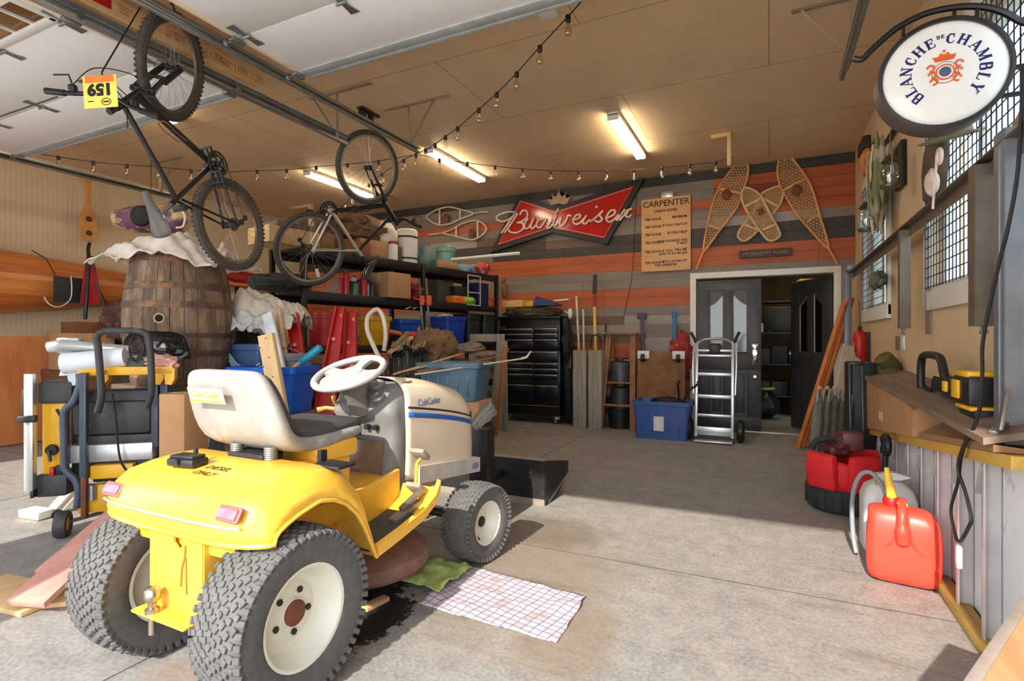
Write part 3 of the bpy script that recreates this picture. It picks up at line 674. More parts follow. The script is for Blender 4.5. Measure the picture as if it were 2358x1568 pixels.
for x, y, z, tip in ((.30, 2.13, .64, 0), (.33, 2.06, .50, 1)):
    b = B(); b.tube([(TX + x - .03, y - .02, .40), (TX + x - .03, y, z - .05), (TX + x, y - .01, z - .02)], .008, 8); part('pedal_arm', b, m_yel if not tip else M_steel, tx)
    b = B(tr(TX + x, y - .02, z) @ rx(-.7)); b.box((0, 0, 0), (.085, .075, .024), .008); part('pedal', b, mt('pedal_rubber', (150, 142, 130), .8), tx, 'grey rubber pedal')
b = B(); b.bar((TX + .34, 1.86, .40), (TX + .345, 2.04, .44), .05, .025, .006); b.bar((TX + .33, 1.93, .43), (TX + .36, 2.06, .50), .03, .02, .004); part('pedal_linkage', b, M_steel, tx)
tx.rotation_euler = (0, 0, math.radians(-.8)); tx.location.y += .006; tx.location.x -= .01
# ---- things on the floor around it
bk = thing('loader_bucket', 'black steel bucket lying on the floor ahead of the garden tractor', 'loader bucket', (-1.9, 3.7, 0))
m_bk = mt('bucket_black', (44, 42, 42), .5, .4, .35, 6, .1, (96, 88, 80), .62)
b = B(); X0, X1 = -2.62, -1.44
b.loft([[V((x, y, z)) for y, z in ((3.56, .32), (3.56, .04), (3.60, .012), (3.75, .02), (4.02, .13), (4.02, .118), (3.75, .004), (3.59, .0), (3.545, .035), (3.545, .32))] for x in (X0, X1)], True); part('bucket_shell', b, m_bk, bk)
for x in (X0, X1):
    b = B(); b.prism([(3.555, .006), (3.76, .012), (4.02, .13), (4.03, .23), (3.56, .32)], -.006, .006, fr((x, 0, 0), (0, 1, 0), (0, 0, 1))); part('side_plate', b, m_bk, bk)
b = B(); b.bar((X0, 3.565, .325), (X1, 3.565, .325), .04, .012); b.bar((X0, 3.545, .02), (X1, 3.545, .02), .012, .05); b.bar((X1, 3.6, .012), (X1, 4.03, .135), .016, .016); part('edge_bar', b, mt('worn_edge_steel', (168, 156, 142), .45, .5), bk, 'bare worn steel edge')
# cleaning cloths
def floor_cloth(name, corners, m, label, nu, nv, amp, seed, fq=9, cat='cloth', base=.004):
    a, b_, c, d = [V(p) for p in corners]; b = B()
    def fn(u, v):
        p = (a * (1 - u) + b_ * u) * (1 - v) + (d * (1 - u) + c * u) * v
        e = .012 * noise.noise(V((u * 5, v * 5, seed)))
        h = max(0, noise.noise(V((p.x * fq, p.y * fq, seed))) + .35 * noise.noise(V((p.x * fq * 3, p.y * fq * 3, seed + 4)))) * amp
        return V((p.x + e, p.y + e, base + h))
    b.grid(fn, nu, nv); return solo(name, b, m, label, cat, angle=70, solid=.004)
def plaid():
    m, nt, b = nodes('check_cloth'); v = coords(nt, (1, 1, 1), (0, 0, .2)); br = nt.nodes.new('ShaderNodeTexBrick'); br.offset = 0
    for k, x in (('Color1', col((206, 193, 198))), ('Color2', col((200, 187, 194))), ('Mortar', col((112, 98, 130)))): br.inputs[k].default_value = x
    for k, x in (('Scale', 1), ('Mortar Size', .0022), ('Brick Width', .042), ('Row Height', .034)): br.inputs[k].default_value = x
    nt.links.new(v, br.inputs['Vector']); n = nz(nt, v, 7, 5, .7)
    o = mixc(nt, ramp(nt, n, [(.52, (0, 0, 0)), (.66, (.6, .6, .6))]), br.outputs['Color'], col((150, 134, 126)))
    nt.links.new(o, b.inputs['Base Color']); b.inputs['Roughness'].default_value = .9; return m
def G(x, y): return P(x, y, Z=0)
floor_cloth('check_towel', [G(962, 1392), G(1282, 1482), G(1350, 1376), G(1080, 1303)], plaid(), 'white check towel with grey smears lying on the concrete', 40, 30, .016, 3)
floor_cloth('green_rag', [G(890, 1338), G(1010, 1378), G(1088, 1318), G(935, 1290)], mt('green_microfibre', (166, 182, 104), .95, 0, .25, 14, .3), 'crumpled green rag beside the oil spill', 26, 22, .045, 8, 12, base=.03)
b = B(); p0, p1 = G(838, 1408), G(890, 1382); b.bar(p0 + V((0, 0, .012)), p1 + V((0, 0, .012)), .045, .02, .002); solo('wood_offcut', b, M_pine, 'small pale wood offcut on the floor by the rear tractor tyre', 'wood block')
# ================= BICYCLES HUNG FROM THE CEILING =================
m_tyre = mt('bike_tyre', (74, 66, 60), .85, 0, .25, 20); m_spoke = mt('spoke_steel', (170, 164, 156), .3, .8)
def bike(label, R, WB, tr_, RW, wb, mf, mf2, steer, geo, knob, rimc, fork_m, plate=False, brown=False):
    bk = thing('bicycle', label, 'bicycle', tr_, None, world=False)
    M3 = MX(R).to_3x3(); bk.rotation_euler = M3.to_euler()
    hb, ht, bb, sc, sad = [V((g[0], 0, g[1])) for g in geo]     # head bottom, head top, bracket, seat cluster, saddle
    ax = (hb - ht).normalized()
    S = tr(ht) @ MX.Rotation(steer, 4, ax) @ tr(-ht)
    def wheel(name, c, T, rear):
        b = B(T); rt_ = .024 if not knob else .028
        b.lathe([(RW - rt_ + rt_ * math.cos(2 * PI * k / 12), rt_ * math.sin(2 * PI * k / 12)) for k in range(12)], c, (0, 1, 0), 60, False, True)
        if knob:
            for k in range(64):
                for q in (-1, 1): a = 2 * PI * (k + .25 * q) / 64; b.box((0, 0, 0), (.016, .012, .012), 0, tr(c) @ ry(a) @ tr(0, q * .019, RW - .006))
        w = part('tyre', b, m_tyre, bk)
        b = B(T); rr = RW - 2 * rt_ + .004
        b.lathe([(rr, -.012), (rr + .004, -.013), (rr - .02, -.01), (rr - .022, 0), (rr - .02, .01), (rr + .004, .013), (rr, .012)], c, (0, 1, 0), 60, False, True); part('rim', b, rimc, w)
        b = B(T)
        for k in range(28):
            a = 2 * PI * k / 28; a2 = a + (.42 if k % 4 < 2 else -.42); y = .03 if k % 2 else -.03
            b.cyl(V(c) + V((math.cos(a2) * .022, y, math.sin(a2) * .022)), V(c) + V((math.cos(a) * (rr - .012), 0, math.sin(a) * (rr - .012))), .0014, seg=4)
        part('spokes', b, m_spoke, w)
        b = B(T); b.lathe([(.012, -.06), (.026, -.035), (.014, -.02), (.014, .02), (.026, .035), (.012, .06)], c, (0, 1, 0), 16); part('hub', b, M_dark, w)
        b = B(T); a = 2.2; q = V(c) + V((math.cos(a), 0, math.sin(a))) * (rr - .07); b.box((0, 0, 0), (.09, .008, .035), .008, tr(q) @ ry(-a)); part('reflector', b, mt('reflector', (222, 204, 190), .25), w, 'pale spoke reflector')
        if rear:
            b = B()
            for k in range(7): b.lathe([(.02, 0), (.05 - .004 * k, 0), (.05 - .004 * k, -.003), (.02, -.003)], (c[0], -.022 - k * .0045, c[2]), (0, 1, 0), 24)
            part('cassette', b, mt('dusty_sprockets', (104, 92, 80), .5, .5, .2), w)
        return w
    wheel('rear', (0, 0, 0), MX(), True); wheel('front', (WB, 0, 0), S, False)
    # frame
    b = B()
    def tube(a, c, r, r2=None): b.tube([a, c], [r, r2 or r], 12)
    b.mi = 0; tube(sc, bb, .016); tube(sc + (bb - sc) * -.13, sc, .018)
    for y in (-1, 1):
        e = V((0, y * .062, 0)); tube(e + V((.0, 0, 0)), bb + V((-.04, y * .035, 0)), .009, .012); tube(e, sc + V((-.01, y * .024, -.02)), .008, .009); b.box((0.005, y * .062, 0), (.05, .006, .045), .004)
    b.mi = 1; tube(bb, hb + (ht - hb) * .2, .021, .024); tube(sc, ht + (hb - ht) * .25, .016); tube(hb, ht, .023)
    b.mi = 0; b.cyl(bb + V((0, -.036, 0)), bb + V((0, .036, 0)), .024)
    part('frame', b, [mf, mf2], bk)
    b = B(); b.tube([sc, sad + V((0, 0, -.02))], .0135, 10); part('seat_post', b, M_blackmetal if brown else M_steel, bk)
    # saddle
    b = B(); L = [(.17, .018, .02, 0), (.14, .024, .03, .004), (.06, .032, .035, .006), (-.02, .06, .04, .006), (-.08, .085, .04, .012), (-.115, .075, .03, .02), (-.13, .04, .012, .022)]
    b.loft([[sad + V((x, w_ * math.cos(2 * PI * k / 14), h / 2 * math.sin(2 * PI * k / 14) + z + .02 - (.02 * (abs(math.cos(2 * PI * k / 14)) ** 3)))) for k in range(14)] for x, w_, h, z in L]); s_ = part('saddle', b, mt('saddle_grey_leather', (92, 88, 84), .5, 0, .2) if not brown else m_tyre, bk, None, 60, 0, 1)
    b = B()
    for y in (-.022, .022): b.tube(spline([sad + V((.1, y * .6, .008)), sad + V((.03, y, -.02)), sad + V((-.05, y, -.02)), sad + V((-.1, y, .012))], 4), .0035, 6)
    part('saddle_rails', b, M_chrome, s_)
    # fork
    b = B(S); fa = V((WB, 0, 0)); cr = hb + ax * .03
    b.tube([ht - ax * .02, cr], .015, 10)
    for y in (-.056, .056):
        if fork_m == 'sus':
            mid = cr + (fa - cr) * .42; b.cyl(cr + V((0, y, 0)) - ax * .02, mid + V((.02, y, 0)), .015, seg=12); b.cyl(mid + V((.0, y, 0)), fa + V((0, y, 0)), .021, .018, seg=12)
        else: b.tube([cr + V((0, y, 0)), cr + (fa - cr) * .5 + V((.0, y, 0)), fa + V((0, y, 0))], [.016, .014, .009], 10)
    b.box((0, 0, 0), (.04, .15, .035), .012, tr(cr)); b.box((0, 0, 0), (.022, .13, .03), .01, tr(cr + (fa - cr) * .38 + V((.03, 0, 0)))); part('fork', b, M_dark if fork_m == 'sus' else mf2, bk)
    # stem, bar
    st_ = ht - ax * .045; bc = st_ + V((.075, 0, .03))
    b = B(S); b.bar(st_, bc, .034, .034, .012); b.cyl(ht, st_ - ax * .02, .018); part('stem', b, M_black, bk)
    b = B(S); pts = spline([bc + V((-.035, .31, .03)), bc + V((-.015, .16, .03)), bc + V((0, .07, 0)), bc + V((0, -.07, 0)), bc + V((-.015, -.16, .03)), bc + V((-.035, -.31, .03))], 5); b.tube(pts, .0125, 10); hbar = part('handlebar', b, M_black, bk)
    for y in (-1, 1):
        b = B(S); b.tube([bc + V((-.023, y * .21, .03)), bc + V((-.036, y * .32, .03))], [.017, .018], 12); part('grip', b, M_rubber if False else M_black, hbar)
        b = B(S); b.box((0, 0, 0), (.06, .04, .035), .01, tr(bc + V((0, y * .175, .015)))); b.tube([bc + V((.03, y * .17, .02)), bc + V((.075, y * .2, .0)), bc + V((.055, y * .29, -.005))], .005, 6); part('brake_lever', b, M_dark, hbar)
    b = B(S); b.tube(spline([bc + V((.03, .16, .03)), bc + V((.14, .05, 0)), hb + V((.1, .02, .05)), hb + V((.05, .03, -.05))], 6), .003, 5); b.tube(spline([bc + V((.03, -.16, .03)), bc + V((.12, -.02, .03)), ht + V((.04, -.03, -.03)), ht + V((-.12, -.02, -.05))], 6), .003, 5); part('cable', b, M_cord, bk)
    # drive
    b = B()
    for r_, y in ((.09, -.05), (.07, -.043)): b.lathe([(r_ - .016, 0), (r_, 0), (r_, -.003), (r_ - .016, -.003)], bb + V((0, y, 0)), (0, 1, 0), 32, False, True)
    for k in range(5): a = 2 * PI * k / 5; b.bar(bb + V((0, -.048, 0)), bb + V((.078 * math.cos(a), -.05, .078 * math.sin(a))), .014, .006)
    cs = part('chainring', b, M_dark, bk)
    ca = math.radians(-62 if plate else 40)
    for sg, y in ((1, .062), (-1, -.066)):
        d_ = V((math.cos(ca), 0, math.sin(ca))) * .172 * sg; b = B(); b.bar(bb + V((0, y, 0)), bb + d_ + V((0, y + .012 * (1 if y > 0 else -1), 0)), .022, .013, .004); b.cyl(bb + V((0, y * .4, 0)), bb + V((0, y * 1.1, 0)), .014); part('crank_arm', b, M_dark, bk)
        pc = bb + d_ + V((0, y + (.065 if y > 0 else -.065), 0)); b = B()
        for q in (-1, 1): b.box(tuple(pc + V((q * .036, 0, 0))), (.012, .085, .022), .003); b.box(tuple(pc + V((0, q * .04, 0))), (.08, .012, .022), .003)
        b.box(tuple(pc), (.07, .016, .016), .003); b.cyl(pc - V((0, .06 if y > 0 else -.06, 0)), pc, .006); part('pedal', b, M_black, bk)
    b = B(); b.tube([V((.0, -.046, .052)), bb + V((0, -.05, .09))], .004, 4); b.tube([V((.01, -.046, -.10)), bb + V((0, -.05, -.09))], .004, 4); part('chain', b, mt('chain_dirty', (70, 60, 50), .5, .6), bk)
    b = B(); b.bar((0.01, -.05, -.02), (.01, -.052, -.11), .016, .02, .004); b.lathe([(.022, -.005), (.022, .005)], (.0, -.05, -.06), (0, 1, 0), 12); b.lathe([(.022, -.005), (.022, .005)], (.02, -.05, -.115), (0, 1, 0), 12); part('derailleur', b, M_dark, bk)
    b = B(); q = sc + V((-.06, 0, .0)); b.box(tuple(q), (.04, .10, .03), .008); part('rear_brake', b, M_dark, bk)
    q0 = bb + (hb - bb) * .55 + V((-.015, 0, .045)); b = B(); b.tube(spline([q0 + V((-.08, .03, -.07)), q0 + V((-.02, .034, .0)), q0 + V((.05, .03, .05)), q0 + V((.05, -.03, .05)), q0 + V((-.02, -.034, 0)), q0 + V((-.08, -.03, -.07))], 4), .0035, 6); part('bottle_cage', b, mt('cage_bronze', (150, 112, 70), .4, .6) if plate else M_dark, bk)
    return bk, S, bc, bb, sc
m_bf = mt('frame_black', (38, 36, 38), .3, .3, .2, 6, 0, (104, 98, 96), .66)
R1 = ((.033, -.9768, .2115), (-.4362, -.2044, -.8763), (.8992, -.0633, -.4329))
bk1, S1, bc1, bb1, sc1 = bike('black mountain bicycle with yellow number plate hanging upside down at left', R1, 1.06, (-3.333, 2.487, 1.974), .34, 1.06, m_bf, m_bf, .40, ((.92, .34), (.84, .56), (.43, -.04), (.27, .40), (.20, .60)), True, mt('rim_dark', (96, 82, 70), .4, .5), 'sus', True)
# number plate tied to the bar
bk1.scale = (.92, .92, .92)   # a smaller frame with 24 inch wheels
M1 = MX.LocRotScale(bk1.location, bk1.rotation_euler, bk1.scale)
m_np = mt('plate_yellow', (246, 216, 92), .5, 0, .04); m_npo = mt('plate_orange', (232, 120, 52), .5)
c = P(231, 211, d=2.62); NT = M1.inverted() @ (fr(c, (-.93, -.36, -.03), (.02, .06, -1)))
b = B(NT); b.box((0, 0, 0), (.175, .155, .003), .0008); npl = part('number_plate', b, m_np, bk1, 'yellow race number plate, upside down')
b = B(NT); b.box((0, -.060, .002), (.15, .032, .0015)); part('plate_band', b, m_npo, npl)
b = B(NT); b.text('159', .075, tr(0, -.012, .0018), .001, sx=1.15, offset=.004); b.tube([V((-.03 + .024 * math.cos(k * PI / 8), .05 + .016 * math.sin(k * PI / 8), .003)) for k in range(16)], .0018, 4, True); b.box((-.03, .05, .003), (.03, .007, .001)); b.box((.05, .045, .003), (.03, .004, .001)); part('plate_digits', b, M_black, npl)
m_sf = mt('frame_silver', (204, 196, 186), .3, .5, .06)
R2 = ((.3597, .9241, .1293), (.3974, -.277, .8748), (.8442, -.2633, -.4669))
bk2, S2, bc2, bb2, sc2 = bike('silver and black bicycle hanging upside down in front of the black shelving', R2, 1.0, (-3.94, 3.78, 2.047), .355, 1.0, m_sf, m_bf, .03, ((.86, .34), (.80, .56), (.42, -.05), (.29, .42), (.22, .63)), False, mt('rim_grey', (150, 142, 134), .35, .6), 'rigid', False, True)
# hoists and ropes
def hoist(loc, hook, label, cat='bicycle hoist'):
    h = thing('bicycle_hoist', label, cat, (loc[0], loc[1], ZC)); x, y = loc[0], loc[1]; b = B()
    b.box((x, y, ZC - .012), (.07, .26, .02), .004); b.box((x, y - .09, ZC - .05), (.05, .07, .07), .01); b.box((x, y + .03, ZC - .06), (.04, .06, .09), .012); part('pulley_bracket', b, M_blackmetal, h)
    b = B(); b.tube([(x, y, ZC - .06), hook + V((.012, 0, .06))], .003, 5); b.tube([(x, y + .03, ZC - .06), hook + V((-.012, 0, .06))], .003, 5); part('rope', b, M_cord, h)
    b = B(); b.tube([hook + V((0, 0, .07)), hook + V((.03, 0, .02)), hook + V((.02, 0, -.03)), hook + V((-.02, 0, -.03)), hook + V((-.03, 0, .01))], .005, 6); part('hook', b, M_black, h)
f2 = MX(R2).to_3x3() @ V((1.0, 0, 0)) + V((-3.94, 3.78, 2.047)); hk = f2 + V((.02, .03, .40)); hoist((hk.x, hk.y - .05), hk, 'black pulley hoist holding the front wheel of the silver bicycle')
f1 = M1 @ V((1.06, 0, 0)); hoist((f1.x, f1.y + .02), f1 + V((0, 0, .33)), 'black pulley hoist above the front wheel of the black bicycle')
gl = M1 @ (S1 @ (bc1 + V((-.03, .25, .03)))); ce = M1 @ (S1 @ bc1)
b = B(); b.tube([P(0, 268, d=3.0), gl + V((-.012, 0, -.02))], .004, 5); solo('tie_rope', b, M_cord, 'dark rope running from the left door to the grip of the black bicycle', 'rope')
b = B(); b.tube([ce + V((0, -.02, .02)), P(235, 165, d=2.75), P(330, 5, d=3.15)], .004, 5); solo('hanging_rope', b, M_cord, 'thin dark rope from the ceiling down to the yellow number plate', 'rope')
rw = MX(R2).to_3x3() @ V((-.33, 0, .0)) + V((-3.94, 3.78, 2.047))
# ================= CEILING FITTINGS, LEFT WALL, BARREL, TABLE SAW =================
m_tube = emit('fluorescent_tube', (255, 238, 205), 28.0); m_house = mt('fixture_white', (232, 226, 212), .4, 0, .03)
def tube_light(x, y0, y1, z, label):
    t = thing('ceiling_light', label, 'ceiling light', (x, (y0 + y1) / 2, z), group='fluorescent ceiling lights')
    b = B(); b.box((x, (y0 + y1) / 2, z - .02), (.115, y1 - y0, .04), .006); b.box((x, (y0 + y1) / 2, z - .045), (.05, y1 - y0 - .02, .03), .006)
    for y in (y0 + .012, y1 - .012): b.box((x, y, z - .05), (.115, .024, .06), .005)
    part('housing', b, m_house, t)
    for s_ in (-.033, .033):
        b = B(); b.cyl((x + s_, y0 + .03, z - .072), (x + s_, y1 - .03, z - .072), .0135, seg=10); part('tube', b, m_tube, t, 'lit fluorescent tube')
tube_light(-1.39, 5.2, 6.5, ZC, 'lit fluorescent ceiling light nearest the snowshoes'); tube_light(-3.57, 5.2, 6.5, ZC, 'lit fluorescent ceiling light right of the silver bicycle wheel')
tube_light(-5.5, 5.2, 6.5, ZC, 'lit fluorescent ceiling light half hidden by the silver bicycle wheel'); tube_light(-5.4, 2.15, 3.42, ZC, 'lit fluorescent ceiling light behind the black bicycle frame')
tube_light(.1, 8.4, 9.4, 2.56, 'lit fluorescent light in the store room beyond the doors')
# string lights: two cords with clear bulbs
m_bulb = glass('bulb_glass', (250, 244, 230), .05, .22)
def strings(label, pts, z, extra=()):
    t = thing('string_lights', label, 'string lights', tuple(P(*pts[0], Z=z)))
    w_ = [P(x, y, Z=z) for x, y in pts]
    b = B(); b.tube(spline(w_, 4), .004, 5); part('cord', b, M_cord, t)
    for p in w_[1:-1]:
        b = B(); b.lathe([(.006, .012), (.017, .006), (.018, -.03), (.014, -.035), (0, -.035)], p, (0, 0, 1), 10); s_ = part('socket', b, M_black, t)
        b = B(); b.lathe([(.012, -.036), (.016, -.05), (.026, -.085), (.027, -.10), (.02, -.115), (0, -.12)], p, (0, 0, 1), 12, False); part('bulb', b, m_bulb, s_, 'clear glass bulb')
strings('string lights with clear bulbs running from the front right corner toward the silver bicycle', [(1342, 0), (1308, 38), (1243, 108), (1190, 168), (1144, 215), (1103, 251), (1054, 294), (1026, 314), (1002, 332), (980, 344), (958, 355), (930, 368), (880, 400), (850, 425), (812, 452), (795, 466), (780, 482), (760, 492)], 3.2)
strings('string lights with clear bulbs sagging across the whole ceiling in front of the plank wall', [(20, 340), (55, 348), (135, 361), (215, 373), (292, 380), (365, 385), (440, 392), (512, 396), (592, 393), (660, 391), (728, 384), (800, 378), (872, 371), (958, 357), (1012, 367), (1076, 375), (1140, 383), (1204, 389), (1268, 393), (1333, 394), (1396, 393), (1460, 391), (1524, 386), (1588, 380), (1648, 373), (1688, 362)], 3.2)
# small ceiling pieces
def bracket(p, label, w_):
    b = B(); x, y = p[0], p[1]; b.box((x, y, ZC - .02), (.09, .36, .04), .004); b.box((x + .0, y + .16, ZC - .17), (.09, .04, .30), .004); solo('wooden_bracket', b, M_pinez, label, 'bracket')
# an L of two short boards: one along X, one hanging
def lbracket(px1, px2, Y, label):
    a = P(px1[0], px1[1], Y=Y); c = P(px2[0], px2[1], Y=Y); b = B(); b.box(((a.x + c.x) / 2, Y, ZC - .02), (abs(c.x - a.x), .09, .04), .003); b.box((c.x - .02, Y, ZC - .04 - .16), (.04, .09, .32), .003); solo('wooden_bracket', b, M_pinez, label, 'bracket')
lbracket((1638, 303), (1684, 300), 6.3, 'pale wooden L bracket under the ceiling left of the tall snowshoe'); lbracket((672, 455), (718, 448), 6.6, 'pale wooden L bracket under the ceiling above the silver bicycle pedals')
c = P(1262, 24, Z=ZC); b = B(); b.box((c.x, c.y, ZC - .018), (.13, .09, .036), .004); solo('junction_box', b, M_white, 'cream junction box on the ceiling near the string lights', 'junction box')
# plank resting on the track with its red tag
t = thing('printed_plank', 'printed pale wooden plank with red tag resting along the left door track', 'plank', (-3.50, 1.75, 3.1))
b = B(); b.box((-3.50, 1.75, 3.155), (.022, 2.12, .12), .002); part('board', b, M_pine, t)
b = B(); b.box((-3.487, 1.55, 3.165), (.003, .55, .08)); tg = part('red_tag', b, M_red, t, 'red tag')
b = B(fr((-3.485, 1.55, 3.165), (0, 1, 0), (0, 0, 1))); b.text('DANGER', .05, MX(), .001); part('lettering', b, M_white, tg)
b = B()
for k in range(9):
    for q in range(3): b.box((-3.488, 1.9 + k * .11 + .03 * (k % 3), 3.14 + q * .018 + .01 * (k % 2)), (.001, .05 + .02 * ((k + q) % 3), .006))
for k in range(16): b.bar((-3.488, 2.42 + k * .024, 3.13), (-3.488, 2.421 + k * .024, 3.185 - .02 * (k % 3)), .001, .004)
part('printed_marks', b, mt('stencil_brown', (170, 112, 66), .7), t, kind='stuff')
# ---- left wall
XW = XL
def strip_cedar():
    m, nt, b = nodes('cedar_strips'); v = coords(nt, (1, 1, 1)); sp = nt.nodes.new('ShaderNodeSeparateXYZ'); nt.links.new(v, sp.inputs[0])
    k = nt.nodes.new('ShaderNodeMath'); k.operation = 'MULTIPLY'; nt.links.new(sp.outputs[2], k.inputs[0]); k.inputs[1].default_value = 17
    fl = nt.nodes.new('ShaderNodeMath'); fl.operation = 'FLOOR'; nt.links.new(k.outputs[0], fl.inputs[0])
    wn = nt.nodes.new('ShaderNodeTexWhiteNoise'); wn.noise_dimensions = '1D'; nt.links.new(fl.outputs[0], wn.inputs['W'])
    o = ramp(nt, wn.outputs[0], [(.0, col((150, 76, 32))), (.35, col((196, 108, 50))), (.7, col((226, 146, 80))), (1, col((168, 88, 36)))])
    n = nz(nt, coords(nt, (1, .08, 1)), 20, 4); o = mixc(nt, .3, o, ramp(nt, n, [(.3, col((120, 58, 22))), (.7, col((230, 150, 84)))]))
    nt.links.new(o, b.inputs['Base Color']); b.inputs['Roughness'].default_value = .35; return m
cn = thing('cedar_canoe', 'orange cedar strip canoe hung on its side along the left wall', 'canoe', (-7.75, 1.9, 1.5))
def canoe_sec(y):
    t = (4.85 - y) / 2.7; w_ = max(.02, min(1, t)) ** .55
    zc = 1.85 + .08 * (1 - w_); return w_, zc
b = B(); rings = []
for k in range(25):
    y = 4.85 - 4.9 * k / 24 if k else 4.85; w_, zc = canoe_sec(y); h = .40 * w_ + .03; dp = .40 * w_ ** .8 + .02
    rings.append([V((-8.02 + dp * (max(0, math.cos(a)) ** .75), y, zc + h * math.sin(a))) for a in [(-.5 + q / 18) * PI for q in range(19)]])
b.loft(rings, False, False); part('hull', b, strip_cedar(), cn, None, 50, .02)
for sg in (-1, 1):
    b = B(); b.tube([V((-8.03, 4.85 - 4.9 * k / 24, canoe_sec(4.85 - 4.9 * k / 24)[1] + sg * (.40 * canoe_sec(4.85 - 4.9 * k / 24)[0] + .03))) for k in range(25)], .022, 8); part('gunwale', b, wood('gunwale_ash', (222, 150, 86), (190, 110, 56), 'Y'), cn)
b = B(); b.tube([r[9] + V((.008, 0, 0)) for r in rings], .012, 6); part('keel_strip', b, wood('gunwale_ash', (222, 150, 86), (190, 110, 56), 'Y'), cn)
c = P(165, 668, X=-7.52); b = B(); b.box((c.x, c.y, c.z), (.03, .36, .30), .008); bgx = thing('strap_panel', 'black nylon panel with white cord strapped against the canoe', 'panel', tuple(c)); part('panel', b, mt('nylon_black', (34, 36, 38), .6), bgx)
b = B(); q = c + V((.025, -.02, .16)); b.tube(spline([q, q + V((0, .01, -.15)), q + V((0, -.01, -.28)), q + V((.01, -.12, -.37)), q + V((.01, -.22, -.34)), q + V((.0, -.26, -.26))], 5), .006, 6); part('white_cord', b, M_white, bgx, 'white cord')
b = B(); b.tube([c + V((0, -.16, .16)), c + V((-.02, -.24, .34)), c + V((-.3, -.26, .46))], .006, 5); b.tube([c + V((0, .17, .1)), c + V((0, .32, -.02)), c + V((0, .40, -.2)), c + V((.0, .36, -.28)), c + V((0, .33, -.2))], .006, 5); part('black_cord', b, M_cord, bgx)
# wooden hanger and webbing strap
hp_ = thing('wooden_hanger', 'long wooden hanger with two holes hanging on the left wall', 'hanger', tuple(P(205, 555, X=-7.98)))
zt, zb_ = P(205, 403, X=-7.98).z, P(205, 555, X=-7.98).z; y0 = P(203, 480, X=-7.98).y; zm = zb_ + .48 * (zt - zb_)
prof = [(-.03, zt), (.03, zt), (.03, zm + .05), (.085, zm - .06), (.095, zb_ + .1), (.06, zb_), (-.06, zb_), (-.095, zb_ + .1), (-.085, zm - .06), (-.03, zm + .05)]
b = B(); b.prism(prof, -.016, .016, fr((-7.98, y0, 0), (0, 1, 0), (0, 0, 1))); part('board', b, wood('hanger_oak', (220, 156, 84), (190, 122, 58), 'Z'), hp_)
for z in (zm - .13, zb_ + .1): b = B(); b.cyl((-7.966, y0, z), (-7.955, y0, z), .035); part('dark_hole', b, M_black, hp_, 'dark hole')
b = B(); b.box((-8.05, y0, zt - .05), (.14, .04, .04)); part('wall_cleat', b, M_pine, hp_)
s_ = thing('webbing_strap', 'red and black webbing strap hanging over the canoe', 'strap', tuple(P(205, 640, X=-7.5)))
a = P(206, 560, X=-7.62); b_ = P(200, 700, X=-7.42); e_ = P(196, 735, X=-7.42)
b = B(); b.loft([[p + V((0, -w_, 0)), p + V((.012, -w_, 0)), p + V((.012, w_, 0)), p + V((0, w_, 0))] for p, w_ in ((P(206, 590, X=-7.50), .03), (P(208, 640, X=-7.42), .08), (P(206, 700, X=-7.42), .10))]); part('red_webbing', b, mt('webbing_red', (158, 22, 30), .7), s_, 'dark red webbing')
b = B(); b.tube(spline([a, P(203, 575, X=-7.56), P(204, 600, X=-7.45), P(199, 690, X=-7.39), e_], 4), [.02] * 17, 6); b.tube([P(212, 590, X=-7.48), P(225, 660, X=-7.40), P(244, 712, X=-7.40)], .01, 5); part('black_webbing', b, M_black, s_)
# plywood leaning, boxes, shelf on the wall
a, c = P(-60, 1000, X=-7.75), P(112, 985, X=-7.75)
b = B(); b.bar((-7.72, a.y, .62), (-7.72, c.y, .62), .02, 1.22, 0, (-.12, 0, 1)); solo('plywood_sheet', b, wood('plywood_orange', (206, 132, 78), (176, 98, 52), 'Z', .6, 3), 'orange plywood sheet leaning on the left wall under the canoe', 'plywood')
def carton(name, label, c, s, rot=0, m=None, tape=True, cat='box', flaps=False):
    t = thing(name, label, cat, c, rot, world=False); b = B(); b.box((0, 0, s[2] / 2), s, .006); part('carton', b, m or M_card, t)
    if tape: b = B(); b.box((0, 0, s[2] + .0008), (s[0] * .99, .045, .0016)); b.box((s[0] / 2 + .0006, 0, s[2] - .05), (.0012, .045, .1)); b.box((-s[0] / 2 - .0006, 0, s[2] - .05), (.0012, .045, .1)); part('tape', b, mt('packing_tape', (196, 160, 112), .35), t)
    return t
c = P(208, 905, X=-7.5); b = B(); b.box((-7.5, c.y, .42), (.66, .8, .84), .01); solo('wooden_chest', b, wood('chest_brown', (120, 84, 58), (92, 60, 40), 'Y'), 'low brown wooden chest against the left wall behind the table saw', 'chest')
carton('cardboard_box', 'open cardboard box on the brown chest by the left wall', (-7.34, P(205, 800, X=-7.2).y, .845), (.34, .52, .42), 0); carton('brown_box', 'darker reddish box behind the open cardboard box by the left wall', (-7.62, P(225, 800, X=-7.75).y - .05, .845), (.3, .68, .56), 0, mt('box_russet', (134, 84, 52), .7))
c = P(292, 740, X=-7.2); b = B(); b.lump((c.x, c.y, c.z), (.2, .26, .24), .4, 3, 5); solo('garment_heap', b, mt('dark_garment', (96, 66, 58), .9, 0, .5, 9), 'dark patterned garment heap left of the barrel', 'clothing', angle=80)
b = B(); c = P(300, 800, X=-7.2); b.box((c.x, c.y + .12, .52), (.4, .5, 1.04), .01); solo('storage_crate', b, mt('crate_dark', (70, 58, 50), .8), 'tall dark crate beneath the garment heap', 'crate')
sh = thing('wall_shelf', 'orange wooden shelf on the wall behind the barrel', 'shelf', tuple(P(560, 660, X=-8.1)))
